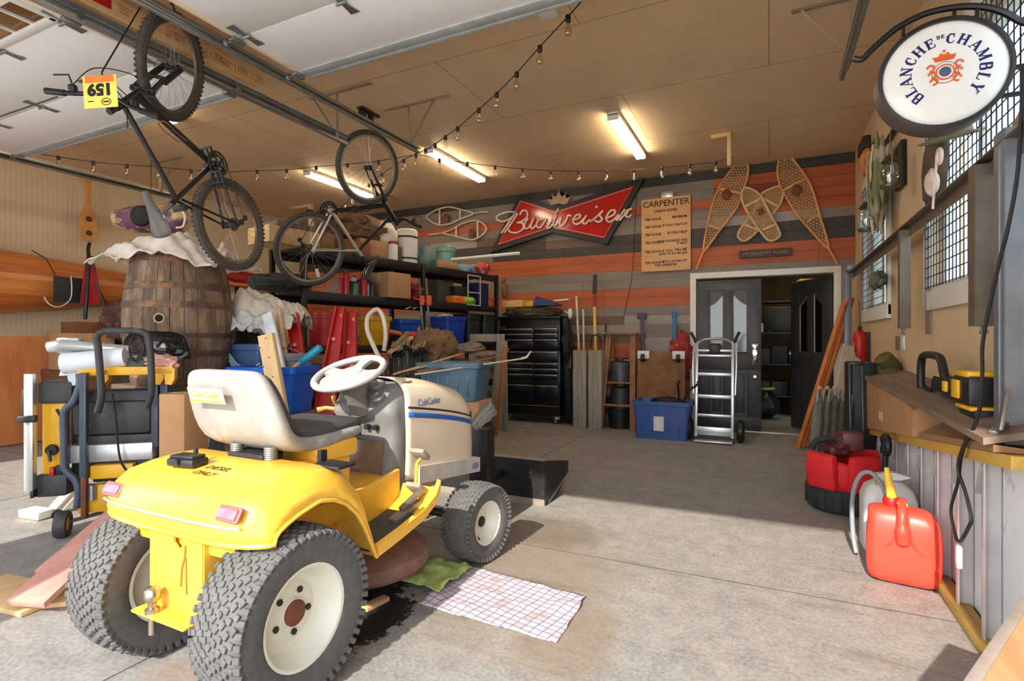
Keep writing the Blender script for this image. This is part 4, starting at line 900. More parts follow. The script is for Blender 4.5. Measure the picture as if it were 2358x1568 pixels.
a, c = P(505, 650, X=-7.95), P(612, 650, X=-7.95); b = B(); b.box((-8.03, (a.y + c.y) / 2, a.z), (.22, c.y - a.y + .6, .05), .004); part('shelf_board', b, wood('shelf_orange', (206, 124, 62), (176, 92, 40), 'Y'), sh)
b = B(); b.box((-8.12, (a.y + c.y) / 2, a.z - .09), (.04, .04, .16)); part('shelf_bracket', b, M_dark, sh)
c = P(562, 634, X=-7.99); b = B(); b.lump((c.x, c.y, a.z + .12), (.1, .30, .10), .25, 3, 2, 3, (1, 1, 1), -.9); solo('red_bag', b, mt('bag_red', (150, 24, 34), .7, 0, .3), 'dark red bag on the orange wall shelf', 'bag', angle=80)
# purple snow tube hanging
tb = thing('purple_tub', 'purple and clear plastic tub behind the saddle of the black bicycle', 'tub', tuple(P(350, 525, X=-6.6))); cc = P(348, 505, X=-6.6); e1 = (FW.cross(UP)).normalized()
T = fr(cc, RT, UP); b = B(T)
b.loft([[V((x, h * math.sin(2 * PI * k / 16), .17 * w_ * math.cos(2 * PI * k / 16))) for k in range(16)] for x, h, w_ in ((-.40, .05, .4), (-.38, .11, .8), (-.2, .155, 1), (.1, .17, 1), (.36, .15, 1), (.40, .10, .8), (.41, .05, .5))]); part('shell', b, mt('tub_purple', (112, 78, 104), .3, 0, .3, 5, 0, (206, 186, 150), .52), tb)
b = B(T); b.lathe([(.0, .17), (.10, .175), (.115, .19), (.12, .165), (.10, .14)], (0.0, 0, 0), (0, 0, 1), 24); part('black_cap', b, M_black, tb, 'black round cap'); b = B(T); b.tube(spline([V((.38, .1, .05)), V((.46, .02, .1)), V((.44, -.1, .1)), V((.36, -.12, .1))], 5), .012, 6); part('handle_cord', b, M_white, tb); b = B(); b.tube([T @ V((0, .17, 0)), V(((T @ V((0, 0, 0))).x, (T @ V((0, 0, 0))).y, ZC))], .004, 4); part('hanging_cord', b, M_cord, tb)
# ---- barrel with canvas on top
bc_ = V((-4.07, 2.60, .86)); br = thing('oak_barrel', 'weathered oak barrel with a bung hole under a crumpled drop cloth', 'barrel', tuple(bc_))
def barrel_wood():
    m, nt, b = nodes('barrel_oak'); v = coords(nt, (1, 1, .2)); n = nz(nt, v, 13, 5, .7); n2 = nz(nt, coords(nt), 4, 4)
    o = ramp(nt, n, [(.3, col((72, 56, 44))), (.5, col((122, 98, 76))), (.7, col((160, 134, 106)))]); o = mixc(nt, ramp(nt, n2, [(.45, (0, 0, 0)), (.7, (.7, .7, .7))]), o, col((66, 56, 52)))
    nt.links.new(o, b.inputs['Base Color']); b.inputs['Roughness'].default_value = .8; bump(nt, b, n, .3, .005); return m
bwm = barrel_wood(); Hh = .94
def brad(z): return .36 - .066 * ((z - Hh / 2) / (Hh / 2)) ** 2
b = B(tr(bc_)); ns = 26
for k in range(ns):
    a0, a1 = 2 * PI * k / ns + .006, 2 * PI * (k + 1) / ns - .006; off = .004 * math.sin(k * 12.9)
    rings = []
    for q in range(13):
        z = Hh * q / 12; r_ = brad(z) + off
        rings.append([V((rr_2 * math.cos(a), rr_2 * math.sin(a), z)) for rr_2, a in ((r_ - .03, a0), (r_, a0), (r_ + .002, (a0 + a1) / 2), (r_, a1), (r_ - .03, a1))])
    b.loft(rings)
part('staves', b, bwm, br); b = B(tr(bc_)); b.lathe([(.25, 0), (.25, .02), (0, .02)], (0, 0, Hh - .04), (0, 0, 1), 30); part('barrel_head', b, bwm, br)
for z0, z1 in ((.0, .05), (.20, .245), (.50 - .16, .375), (Hh - .385, Hh - .34), (Hh - .25, Hh - .2), (Hh - .05, Hh)):
    b = B(tr(bc_)); b.lathe([(brad(z0) + .004, z0), (brad(z0) + .007, z0), (brad(z1) + .007, z1), (brad(z1) + .004, z1)], (0, 0, 0), (0, 0, 1), 48, False, True); part('hoop', b, mt('hoop_iron', (96, 76, 66), .65, .4, .3, 9, 0, (150, 104, 70), .58), br, 'rusty iron hoop')
c = P(431, 732, d=3.72); dirc = (V((0, 0, 0)) - V((bc_.x, bc_.y, 0))); dirc = V((.62, -.78, 0)); hp2 = bc_ + dirc.normalized() * (brad(.36) + .0) + V((0, 0, c.z - bc_.z)); b = B(); b.lathe([(.0, .012), (.026, .012), (.036, .012), (.036, 0)], hp2, dirc, 20); b.mi = 0; part('bung_ring', b, mt('bung_wood', (190, 160, 120), .8), br); b = B(); b.lathe([(.0, .016), (.025, .016), (.025, .005)], hp2, dirc, 20); part('bung_hole', b, mt('hole_black', (6, 5, 4), .9), br)
st_ = thing('barrel_stand', 'dark timber stand carrying the oak barrel', 'stand', (bc_.x, bc_.y, 0)); b = B(); b.box((bc_.x, bc_.y, .82), (.62, .62, .08), .006); part('stand_top', b, wood('stand_dark', (96, 76, 60), (70, 54, 42), 'X'), st_)
for sx in (-1, 1):
    for sy in (-1, 1): b = B(); b.box((bc_.x + sx * .26, bc_.y + sy * .26, .39), (.08, .08, .78), .004); part('leg', b, wood('stand_dark', (96, 76, 60), (70, 54, 42), 'X'), st_)
def drape(name, label, c, rx_, ry_, hang, seed, m, rot=0, amp=.05, n=46, cat='cloth', lift=0.05):
    """cloth thrown over something: high in the middle, sagging at the edge, full of folds"""
    b = B()
    def fn(u, v):
        x, y = (u - .5) * 2, (v - .5) * 2; r_ = (abs(x) ** 3 + abs(y) ** 3) ** (1 / 3); q = V((x * 2.2, y * 2.2, seed))
        fold = noise.noise(q) + .6 * noise.noise(V((x * 3 + y * 5, y * 1.2 - x, seed + 5))) + .35 * noise.noise(q * 3.2)
        z = lift * (1 - r_) + amp * fold - hang * max(0, r_ - .58) ** 1.4 * (1 + .5 * noise.noise(V((math.atan2(y, x) * 1.6, seed, 1))))
        k = 1 + .12 * noise.noise(V((math.atan2(y, x) * 2, seed, 3)))
        p = V((x * rx_ * k, y * ry_ * k, z)); p.rotate(Euler((0, 0, rot))); return p + V(c)
    b.grid(fn, n, n); return solo(name, b, m, label, cat, angle=80, solid=.006)
drape('drop_cloth', 'crumpled cream drop cloth on top of the barrel', (bc_.x + .03, bc_.y - .02, bc_.z + Hh + .05), .43, .34, .20, 3, M_canvas, math.radians(26), .085, 60, 'drop cloth', .11)
# ---- contractor table saw folded upright on its wheeled stand
SO = P(230, 1225, d=3.35); sw = thing('table_saw', 'yellow and black table saw folded upright on a wheeled stand', 'table saw', (SO.x, SO.y, 0))
D0 = 3.35; rgt = RT * .96 + FW * .28; rgt.normalize(); fwd = UP.cross(rgt).normalized()
org = P(230, 784, d=D0); org.z = 0; SWM = fr(org, rgt, fwd)      # local: x right, y away, z up
def sl_(px, py, dy=0):
    """picture position taken into the saw's own frame (its front face)"""
    p = SWM.inverted() @ P(px, py, d=D0 + (px - 230) / 1235 * D0 * .28); return V((p.x, dy, p.z))
m_sy = mt('saw_yellow', (238, 178, 40), .4, 0, .08, 6, 0, (196, 150, 70), .66); m_sk = mt('saw_charcoal', (58, 58, 60), .55, 0, .25, 8, 0, (96, 90, 84), .62); m_bl = mt('stand_blue_grey', (70, 78, 92), .45, .2, .15)
def bxp(x0, y0, x1, y1, ya, yb, m, name, label=None, bev=.006, par=None):
    a, c = sl_(x0, y0), sl_(x1, y1); b = B(SWM); b.box(((a.x + c.x) / 2, (ya + yb) / 2, (a.z + c.z) / 2), (abs(c.x - a.x), abs(yb - ya), abs(c.z - a.z)), bev); return part(name, b, m, par or sw, label)
bxp(140, 905, 345, 1100, .10, .26, m_sk, 'motor_body', 'dusty black motor body', .02); bxp(148, 1030, 350, 1058, .02, .12, M_alu, 'rip_fence', 'grey aluminium fence'); bxp(165, 1010, 345, 1022, .06, .12, m_sk, 'cross_rail'); bxp(200, 1060, 345, 1108, .06, .2, m_sk, 'lower_housing', None, .015)
bxp(150, 930, 340, 1000, .06, .13, m_sk, 'blade_housing', None, .02)
bxp(78, 925, 142, 1100, .05, .10, m_sy, 'side_panel', 'yellow side panel', .02); bxp(74, 880, 160, 930, .02, .24, m_sk, 'table_corner', None, .02); bxp(66, 1100, 148, 1146, .02, .24, m_sk, 'table_foot', None, .02)
b = B(SWM)
a0 = sl_(128, 950, .045); b.tube(spline([sl_(118, 945, .045), sl_(136, 980, .045), sl_(140, 1030, .045)], 5), .008, 6); part('panel_slot', b, M_dark, sw)
bxp(52, 862, 74, 1132, -.02, .03, M_alu, 'fence_rail', 'silver fence rail', .004); bxp(44, 898, 54, 960, -.01, .03, M_black, 'rail_clamp'); bxp(40, 958, 84, 972, -.04, .0, M_black, 'clamp_lever', None, .006); bxp(66, 1130, 76, 1148, -.02, .03, M_black, 'rail_cap')
bxp(104, 1080, 116, 1100, .02, .05, M_red, 'stop_switch', 'red stop switch', .008); bxp(116, 1076, 132, 1100, .03, .05, M_black, 'switch_box', None, .006)
b = B(SWM); b.lathe([(.02, 0), (.035, .01), (.03, .03), (0, .03)], sl_(108, 1040, .05), (0, -1, 0), 14); b.tube([sl_(108, 1040, 0), sl_(116, 1062, -.02)], .01, 8); part('bevel_knob', b, M_black, sw)
def tubep(pts, r, m, name, label=None): b = B(SWM); b.tube(spline([sl_(*p) for p in pts], 5), r, 10); return part(name, b, m, sw, label)
tubep([(182, 860, .0), (183, 885, .0), (168, 925, .0), (146, 950, .0), (146, 1010, .0), (146, 1060, .0), (150, 1085, .0), (172, 1105, .0), (180, 1130, .0), (176, 1170, .0)], .022, m_bl, 'bent_stand_tube', 'blue-grey bent stand tube')
bxp(192, 858, 208, 1095, -.06, -.015, m_bl, 'stand_upright', 'blue-grey square upright', .004); bxp(195, 1095, 208, 1188, -.06, -.02, m_rust, 'upright_foot', 'rusty upright foot', .004); bxp(345, 880, 362, 1030, .03, .07, m_bl, 'stand_leg', None, .004); bxp(366, 860, 384, 1025, .03, .08, m_bl, 'stand_leg', None, .004)
bxp(176, 846, 400, 862, .0, .08, m_sy, 'yellow_top_rail', 'yellow top rail', .006)
b = B(SWM); q = [sl_(220, 862), sl_(246, 850), sl_(250, 872), sl_(236, 892), sl_(226, 890)]; b.prism([(v.x, v.z) for v in q], -.06, .0, rx(PI / 2)); part('yellow_gusset', b, m_sy, sw)
for x0 in (352, 378):
    b = B(SWM); q = [sl_(x0, 850), sl_(x0 + 26, 848), sl_(x0 + 26, 872), sl_(x0 + 18, 886), sl_(x0 + 4, 884)]; b.prism([(v.x, v.z) for v in q], -.06, .0, rx(PI / 2)); part('yellow_gusset', b, m_sy, sw)
tubep([(238, 945, -.08), (250, 910, -.1), (248, 860, -.1), (243, 800, -.1), (240, 776, -.1), (256, 764, -.1), (300, 762, -.1), (340, 764, -.1), (356, 776, -.1), (362, 820, -.1), (364, 870, -.1), (360, 905, -.08), (348, 935, -.06)], .02, m_sk, 'carry_handle', 'black tubular lift handle')
tubep([(262, 905, -.02), (272, 960, -.03), (276, 1010, -.03), (284, 1060, -.03), (302, 1088, -.02)], .006, M_cord, 'power_cord')
bxp(210, 1072, 310, 1096, -.02, .05, m_sy, 'yellow_base_rail', 'yellow base rail', .006); bxp(176, 1120, 250, 1178, .0, .06, m_sy, 'axle_plate', None, .01)
b = B(SWM); b.cyl(sl_(215, 1115, -.02), sl_(215, 1150, -.02), .02); part('damper', b, M_galv, sw)
for x, dyw in ((160, -.09), (246, .18)):
    c = sl_(x, 1216, dyw); b = B(SWM); c.z = .076; ax_ = V((1, .12, 0)); b.lathe([(.045, -.03), (.074, -.03), (.078, -.02), (.078, .02), (.074, .03), (.045, .03)], c, ax_, 24, False, True); w_ = part('wheel', b, M_rubber if False else m_sk, sw)
    b = B(SWM); b.lathe([(0, -.028), (.046, -.028), (.048, .02), (.02, .025), (0, .025)], c, ax_, 20); part('hub', b, m_sy, w_, 'yellow wheel hub')
b = B(SWM); b.cyl(V((sl_(160, 1216).x, -.05, .076)), V((sl_(246, 1216).x, .18, .076)), .012); part('axle', b, M_steel, sw)
tubep([(120, 1192, -.02), (126, 1178, -.02), (140, 1176, -.02), (146, 1190, -.02), (138, 1204, -.02)], .008, M_dark, 'lock_ring')
# bits lying on the saw
ft = thing('folded_tripod', 'white folded tripod stand lying across the top of the table saw', 'tripod', (SWM @ sl_(200, 846)))
b = B(SWM); b.tube([sl_(86, 800, .10), sl_(120, 796, .10), sl_(290, 806, .10)], [.035, .04, .028], 10); b.tube([sl_(100, 806, .16), sl_(300, 826, .14)], .024, 10); part('upper_legs', b, M_alu, ft)
b = B(SWM); b.tube([sl_(136, 838, .04), sl_(180, 834, .04), sl_(285, 822, .04)], [.066, .064, .06], 16); part('thick_white_tube', b, mt('pvc_white', (232, 236, 240), .4, 0, .03), ft, 'thick white tube')
b = B(SWM); b.loft([[sl_(x, y, yy) for x, y, yy in r_] for r_ in (((118, 800, .12), (162, 800, .12), (162, 800, .20), (118, 800, .20)), ((126, 830, .1), (160, 828, .1), (160, 828, .2), (126, 830, .2)), ((112, 868, .1), (150, 866, .1), (150, 866, .2), (112, 868, .2)))]); b.box(tuple(sl_(132, 785, .14)), (.12, .08, .04), .01); part('hinge_block', b, mt('tripod_grey', (200, 208, 214), .5), ft)
b = B(SWM); b.loft([[sl_(x, y, yy) for x, y, yy in r_] for r_ in (((144, 858, .03), (190, 856, .03), (190, 856, .1), (144, 858, .1)), ((152, 890, .03), (172, 888, .03), (172, 888, .09), (152, 890, .09)))]); part('foot', b, mt('tripod_grey', (200, 208, 214), .5), ft)
fs = thing('face_shield', 'smoky face shield lying on the table saw behind the lift handle', 'face shield', (SWM @ sl_(340, 846))); cc = sl_(345, 822, .10); b = B(SWM)
b.loft([[V((cc.x + r_ * .19 * math.cos(a), cc.y + .02 + .12 * math.sin(a * 1) * r_, cc.z + z)) for a in [PI * k / 18 for k in range(19)]] for z, r_ in ((-.02, 1.06), (.06, 1.04), (.12, .95), (.15, .8), (.165, .5), (.17, .1))], False, False); part('visor', b, glass('smoke_visor', (176, 182, 186), .06, .18), fs, None, 60, .003)
b = B(SWM); b.tube(spline([cc + V((-.1, -.06, .14)), cc + V((-.12, -.07, .05)), cc + V((-.08, -.08, -.03)), cc + V((-.04, -.07, .06)), cc + V((-.07, -.06, .13))], 6, False), .006, 6); part('headband', b, M_black, fs)
b = B(); c = SWM @ sl_(352, 838, .12); b.lump(tuple(c), (.15, .09, .06), .3, 3, 12); solo('pink_cloth', b, mt('pink_cloth', (226, 176, 166), .9, 0, .2, 14, 0, (206, 50, 60), .66), 'pink and red cloth under the smoky face shield', 'cloth', angle=80)
b = B(); c = SWM @ sl_(308, 840, .1); b.lump(tuple(c), (.09, .08, .045), .3, 3, 9); solo('green_glove', b, mt('glove_green', (92, 104, 88), .9), 'grey-green glove on the table saw beside the pink cloth', 'glove', angle=80)
# ---- lumber on the floor to the left
def plank(name, p, q, w_, t_, m, label, up=(0, 0, 1), cat='plank'):
    b = B(); b.bar(p, q, w_, t_, .003, up); return solo(name, b, m, label, cat)
m_stain = wood('red_stained_plank', (206, 150, 134), (172, 112, 98), 'Y', .6, 4)
plank('red_stained_plank', P(58, 1392, Z=.06), P(330, 1140, d=3.0), .16, .03, m_stain, 'pinkish red stained plank sloping up behind the left rear tyre', (.1, 0, 1))
plank('red_stained_plank', P(108, 1318, Z=.05), P(290, 1160, d=3.15), .12, .02, m_stain, 'narrower red stained plank sloping up just behind the wider one', (0, 0, 1))
a = G(45, 1372); plank('pale_board', a + V((-.28, -.05, .012)), a + V((.24, .02, .012)), .24, .022, M_pine, 'pale pine board under the red stained planks at the left edge')
plank('pale_board', G(130, 1400) + V((0, 0, .012)), G(330, 1240) + V((0, 0, .012)), .13, .022, M_pine, 'pale pine board on the floor between the red plank and the tyre')
plank('pale_board', G(195, 1385) + V((.03, -.01, .045)), G(270, 1320) + V((.0, .0, .012)), .08, .018, M_pine, 'short pale pine board touching the left rear tyre')
plank('white_block', G(62, 1188) + V((0, 0, .03)), G(108, 1195) + V((0, 0, .03)), .10, .05, mt('block_white', (236, 228, 208), .7), 'cream wood block lying left of the saw wheel', (0, 0, 1), 'block')
for k, (x, y) in enumerate(((128, 1176), (150, 1172))):
    p = G(x - 8, y + 8); b = B(); b.bar(p + V((0, 0, .0)) + V((0, 0, .03)), p + V((.05, .1, .17)), .07, .02, .003, (0, 1, 1)); solo('white_block', b, mt('block_white', (236, 228, 208), .7), ('tilted white slat left of two by the saw wheel', 'tilted white slat right of two by the saw wheel')[k], 'block')
plank('pale_board', P(330, 1118, d=3.3), P(408, 1045, d=3.6), .12, .02, M_pine, 'pale pine board rising behind the yellow fender deck', (.4, -.6, .6))
carton('cardboard_box', 'tall narrow cardboard box between the table saw and the tractor seat', (-3.24, 2.10, 0), (.17, .2, .86), .3)
b = B(); c = P(445, 1030, d=2.95); b.lump((c.x, c.y, .2), (.2, .2, .2), .3, 3, 3, 3, (1, 1, 1), -.9); solo('dark_sack', b, mt('sack_dark', (66, 64, 64), .8, 0, .3), 'dark crumpled sack on the floor behind the tractor seat', 'sack', angle=80)
# ================= SHELVING AND THE CLUTTER IN THE MIDDLE =================
RA = V((-4.09, 3.84, 0)); RD = V((.52, 2.96, 0)).normalized(); RN = V((-RD.y, RD.x, 0))
def RK(x, k=.2, z=None, y=None):
    """point above the rack: picture column x, k metres behind the front edge"""
    o = RA + RN * k; r = FW + RT * ((x - CPX) / FPX); n = RN
    t = (o - V((0, 0, 0))).dot(n) / r.dot(n); p = r * t
    p.z = z if z is not None else HC + (CPY - y) / FPX * t; return p
RACKA = math.atan2(RD.y, RD.x)
rk = thing('shelving_rack', 'long black steel shelving rack loaded with boxes and tools', 'shelving', tuple(RA))
L0, L1, LM = 0.0, 3.1, 1.62; LEV = (.14, .62, 1.12, 1.66, 2.10); DEP = .56
for s_ in (L0, LM, L1):
    for k in (0.0, DEP): b = B(); p = RA + RD * s_ + RN * k; b.box((0, 0, 1.06), (.045, .045, 2.12), .002, tr(p.x, p.y, 0) @ rz(RACKA)); part('post', b, M_blackmetal, rk)
for z in LEV:
    for a, c in ((L0, LM), (LM, L1)):
        b = B(tr(RA.x, RA.y, 0) @ rz(RACKA)); b.box(((a + c) / 2, 0, z - .035), (c - a - .05, .03, .085), .003); b.box(((a + c) / 2, DEP, z - .035), (c - a - .05, .03, .085), .003); part('shelf_beam', b, M_blackmetal, rk)
        b = B(tr(RA.x, RA.y, 0) @ rz(RACKA)); b.box(((a + c) / 2, DEP / 2, z), (c - a - .05, DEP - .03, .018)); part('shelf_deck', b, mt('rack_deck', (52, 46, 42), .8), rk)
for s_ in (L0, L1):
    b = B(); 
    for z0 in (.2, .7, 1.2, 1.7): b.bar(RA + RD * s_ + V((0, 0, z0)), RA + RD * s_ + RN * DEP + V((0, 0, z0 + .4)), .02, .004)
    part('end_brace', b, M_blackmetal, rk)
def at(x, k, lev): return RK(x, k, z=LEV[lev] + .0095)
def T_(o): return tr(o) @ rz(RACKA)
def bin_(name, label, c, sx, sy, h, m, rot, tp=.86, cat='bin', group=None, lid=None):
    t = thing(name, label, cat, tuple(c), rot, group, world=False); b = B()
    def ring(a, z, r=.03):
        o = []
        for cx, cy, a0 in ((1, 1, 0), (-1, 1, 1), (-1, -1, 2), (1, -1, 3)):
            for k in range(4): q = (a0 + k / 3) * PI / 2; o.append(V((cx * (a * sx / 2 - r) + r * math.cos(q), cy * (a * sy / 2 - r) + r * math.sin(q), z)))
        return o
    b.loft([ring(tp, .0), ring(tp * .5 + .5, h * .55), ring(1, h), ring(.94, h), ring(.92 * tp + .02, .02)], True)
    for k in range(5):
        for sg in (-1, 1): b.box((sx * (.32 * (k - 2) / 2), sg * sy * (.5 * (tp + 1) / 2 - .002), h * .45), (.016, .012, h * .62), .003)
    part('body', b, m, t)
    b = B(); b.loft([ring(1.0, h - .05), ring(1.05, h - .045), ring(1.06, h), ring(1.0, h + .004), ring(.94, h)], False); part('rim', b, m, t)
    if lid: b = B(); b.loft([ring(1.07, h), ring(1.08, h + .025), ring(.95, h + .035), ring(.9, h + .028)], True); part('lid', b, lid, t)
    return t
def pail(name, label, c, r, h, m, cat='bucket', lid=None, handle=True, tp=.86):
    t = thing(name, label, cat, tuple(c), None, world=False); b = B(); b.lathe([(0, 0), (r * tp, 0), (r, h), (r - .006, h), (r * tp - .006, .008), (0, .008)], (0, 0, 0), (0, 0, 1), 28, False)
    b.lathe([(r, h - .06), (r + .008, h - .055), (r + .008, h - .035), (r, h - .03)], (0, 0, 0), (0, 0, 1), 28, False); part('body', b, m, t)
    if lid: b = B(); b.lathe([(0, h), (r + .006, h), (r + .008, h + .02), (r * .9, h + .024), (0, h + .02)], (0, 0, 0), (0, 0, 1), 28, False); part('lid', b, lid, t)
    if handle: b = B(); b.tube([V((r * math.cos(PI * k / 12), .0 - r * .9 * math.sin(PI * k / 12) * .5, h - .04 + r * .5 * math.sin(PI * k / 12))) for k in range(13)], .004, 5); part('handle', b, M_steel, t)
    return t
def can(name, label, c, r, h, m, mcap, cat='can', group=None, neck=False):
    t = thing(name, label, cat, tuple(c), None, group, world=False); b = B()
    b.lathe([(0, 0), (r, 0), (r, h * .78), (r * .95, h * .82)] + ([(r * .45, h * .9), (r * .4, h * .92)] if neck else [(r * .9, h * .84)]) + [(0, h * .92)], (0, 0, 0), (0, 0, 1), 16, False); part('body', b, m, t)
    b = B(); q = r * (.46 if neck else .8); b.lathe([(0, h * .9), (q, h * .9), (q, h), (0, h)], (0, 0, 0), (0, 0, 1), 14, False); part('cap', b, mcap, t); return t
# top shelf
bw = thing('wooden_crate', 'open pale wooden crate at the left end of the top shelf', 'crate', tuple(at(655, .25, 4)), RACKA, world=False); b = B()
for s1 in (-1, 1): b.box((s1 * .26, 0, .08), (.018, .36, .16), .002); b.box((0, s1 * .18, .08), (.54, .018, .16), .002)
b.box((0, 0, .01), (.53, .36, .02)); part('sides', b, M_pine, bw)
carton('flat_box', 'flat grey-brown box lying on top of the pale wooden crate', at(662, .25, 4) + V((0, 0, .162)), (.46, .4, .05), RACKA, mt('box_grey', (120, 106, 94), .8), False)
carton('open_carton', 'brown carton behind the rear wheel of the silver bicycle', at(742, .3, 4), (.3, .3, .2), RACKA, None)
carton('flat_box', 'flat brown box under the silver bicycle frame on the top shelf', at(800, .2, 4), (.4, .3, .15), RACKA, mt('box_russet', (134, 84, 52), .7))
b = B(); c = at(825, .28, 4); b.lump((c.x, c.y, c.z + .33), (.22, .42, .16), .4, 3, 4, 4); solo('tarp_bundle', b, mt('tarp_brown', (126, 92, 68), .7, 0, .3, 12), 'brown tarp bundle on the top shelf behind the silver bicycle', 'tarp', angle=80)
carton('cardboard_box', 'cardboard box carrying the brown tarp bundle', at(835, .28, 4) , (.4, .42, .2), RACKA, None)
b = B(); c = at(884, .25, 4); b.lump((c.x, c.y, c.z + .31), (.15, .17, .16), .3, 3, 6, 3); solo('white_sack', b, mt('sack_white', (228, 224, 214), .6, 0, .05, 5, 0, (60, 132, 84), .62), 'white sack with green print on the top shelf', 'sack', angle=80)
carton('brown_carton', 'dark brown carton under the white and green sack', at(878, .25, 4), (.34, .34, .18), RACKA, mt('box_dark', (92, 70, 52), .8))
can('paint_can', 'red topped white can on the top shelf beside the white drum', at(904, .06, 4), .06, .22, M_white, M_red)
t = thing('white_drum', 'white cylindrical drum with two black bands on the top shelf', 'drum', tuple(at(937, .16, 4)), None, world=False); b = B(); b.lathe([(0, 0), (.125, 0), (.13, .02), (.13, .40), (.11, .42), (0, .425)], (0, 0, 0), (0, 0, 1), 28); part('body', b, M_white, t)
for z in (.05, .31): b = B(); b.lathe([(.131, z), (.133, z), (.133, z + .022), (.131, z + .022)], (0, 0, 0), (0, 0, 1), 28, False, True); part('band', b, M_black, t, 'black band')
carton('detergent_box', 'teal and grey carton on the top shelf right of the white drum', at(981, .1, 4), (.2, .16, .24), RACKA, mt('box_teal', (120, 138, 138), .6, 0, .1, 5, 0, (38, 104, 98), .5), False)
carton('cardboard_tray', 'low cardboard tray on the top shelf under the teal tub', at(1015, .12, 4), (.36, .26, .09), RACKA, None, False)
pail('teal_tub', 'teal plastic tub with a dark rim on the top shelf', at(1025, .16, 4) + V((0, 0, .094)), .14, .2, mt('tub_teal', (112, 158, 156), .5), 'tub', None, True)
carton('blue_box', 'small blue and white box on the top shelf near its right end', at(1073, .08, 4), (.24, .12, .1), RACKA, mt('box_blue', (150, 176, 206), .5, 0, .1, 7, 0, (60, 96, 150), .55), False)
b = B(); p = at(1062, .04, 4); b.tube([p + V((-.06, -.3, -.04)), p + V((.0, .3, -.035))], .03, 10); carton('tool_box', 'grey-green box at the right end of the top shelf', at(1100, .2, 4), (.2, .2, .16), RACKA, mt('box_sage', (132, 140, 120), .6), False); solo('cardboard_tube', b, mt('tube_tan', (170, 150, 120), .7), 'tan cardboard tube lying along the front edge of the top shelf', 'tube') if False else b.bm.free()
b = B(); c = at(1112, .05, 4); b.lump((c.x, c.y, c.z + .09), (.09, .11, .09), .35, 4, 3, 3); solo('red_white_bag', b, mt('bag_red_white', (190, 60, 54), .5, 0, .2, 12, 0, (226, 206, 196), .56), 'red and white bag at the right end of the top shelf', 'bag', angle=80)
b = B(); b.tube([P(1040, 598, d=6.9), P(1196, 583, d=6.55)], [.02, .02], 10); solo('white_pipe', b, M_white, 'long white pipe sticking out from the top shelf toward the door', 'pipe')
# second shelf
carton('cardboard_box', 'tan cardboard box on the second shelf under the white drum', at(898, .12, 3), (.34, .34, .29), RACKA, None, True)
b = B(); c = at(645, .22, 3); b.lump((c.x, c.y, c.z + .08), (.3, .28, .09), .3, 4, 2, 3, (1, 1, 1), -.85); solo('dark_mat', b, mt('mat_dark', (58, 60, 54), .9, 0, .5, 30), 'dark folded mat on the left end of the second shelf', 'mat', angle=80)
carton('storage_case', 'orange and grey case on the second shelf inside the silver bicycle wheel', at(738, .2, 3), (.42, .3, .2), RACKA, mt('case_orange', (196, 116, 74), .6, 0, .1, 3, 0, (150, 140, 134), .55), False)
cm = [mt('label_' + n, c, .4) for n, c in (('red', (176, 34, 36)), ('green', (70, 110, 78)), ('blue', (52, 70, 120)), ('silver', (180, 180, 176)), ('yellow', (210, 170, 60)), ('dark', (38, 36, 38)), ('orange', (214, 96, 40)), ('white', (220, 214, 204)))]
ci = 0
desc = ('red', 'green', 'blue', 'silver', 'yellow', 'dark', 'orange', 'white')
for j, (x, k, h, c1, c2) in enumerate(((783, .07, .2, 0, 7), (797, .05, .26, 0, 5), (808, .12, .17, 5, 3), (818, .05, .15, 1, 5), (828, .1, .2, 5, 0), (838, .05, .24, 0, 7), (847, .09, .16, 3, 2), (857, .05, .18, 5, 1), (815, .25, .24, 7, 2), (842, .26, .26, 2, 5))):
    can('bottle', '%s bottle with %s cap %s on the second shelf' % (desc[c1], desc[c2], ('left of the crowd', 'tall and near the left', 'in the second rank', 'low in the front rank', 'beside the low green one', 'right of the middle', 'near the cardboard box', 'right beside the cardboard box', 'at the back, left', 'at the back, right')[j]), at(x, k, 3), .036, h, cm[c1], cm[c2], 'bottle', 'bottles on the second shelf', True)
b = B(); c = at(950, .1, 3); b.lump((c.x, c.y, c.z + .1), (.12, .14, .1), .5, 4, 1, 3); solo('red_tool_pouch', b, mt('pouch_red', (130, 32, 34), .6, 0, .5, 14), 'dark red tool pouch on the second shelf right of the cardboard box', 'pouch', angle=80)
carton('grey_case', 'dull grey case on the second shelf beside the orange clamps', at(1010, .25, 3), (.3, .26, .3), RACKA, mt('case_dull', (74, 68, 58), .7), False)
t = thing('orange_case', 'orange tool case on the second shelf near the right end', 'tool case', tuple(at(1050, .1, 3)), RACKA, world=False); b = B(); b.box((0, 0, .05), (.36, .24, .1), .02); part('body', b, mt('case_bright_orange', (232, 122, 36), .45), t); b = B(); b.box((-.1, -.125, .06), (.03, .012, .03), .003); part('latch', b, M_chrome, t)
b = B(); c = at(1080, .05, 3); b.lump((c.x, c.y - .05, c.z + .04), (.10, .14, .07), .4, 4, 7, 3); solo('lime_cloth', b, mt('cloth_lime', (142, 182, 60), .9), 'lime green cloth hanging beside the orange tool case', 'cloth', angle=80)
carton('dark_case', 'dark green and black case on top of the orange tool case', at(1052, .13, 3) + V((0, 0, .102)), (.3, .2, .13), RACKA, mt('case_green_black', (30, 34, 32), .5, 0, .2, 6, 0, (56, 120, 82), .66), False); carton('blue_case', 'dark blue case at the right end of the second shelf', at(1094, .2, 3), (.24, .3, .32), RACKA, mt('case_navy', (26, 34, 78), .5), False)
b = B()
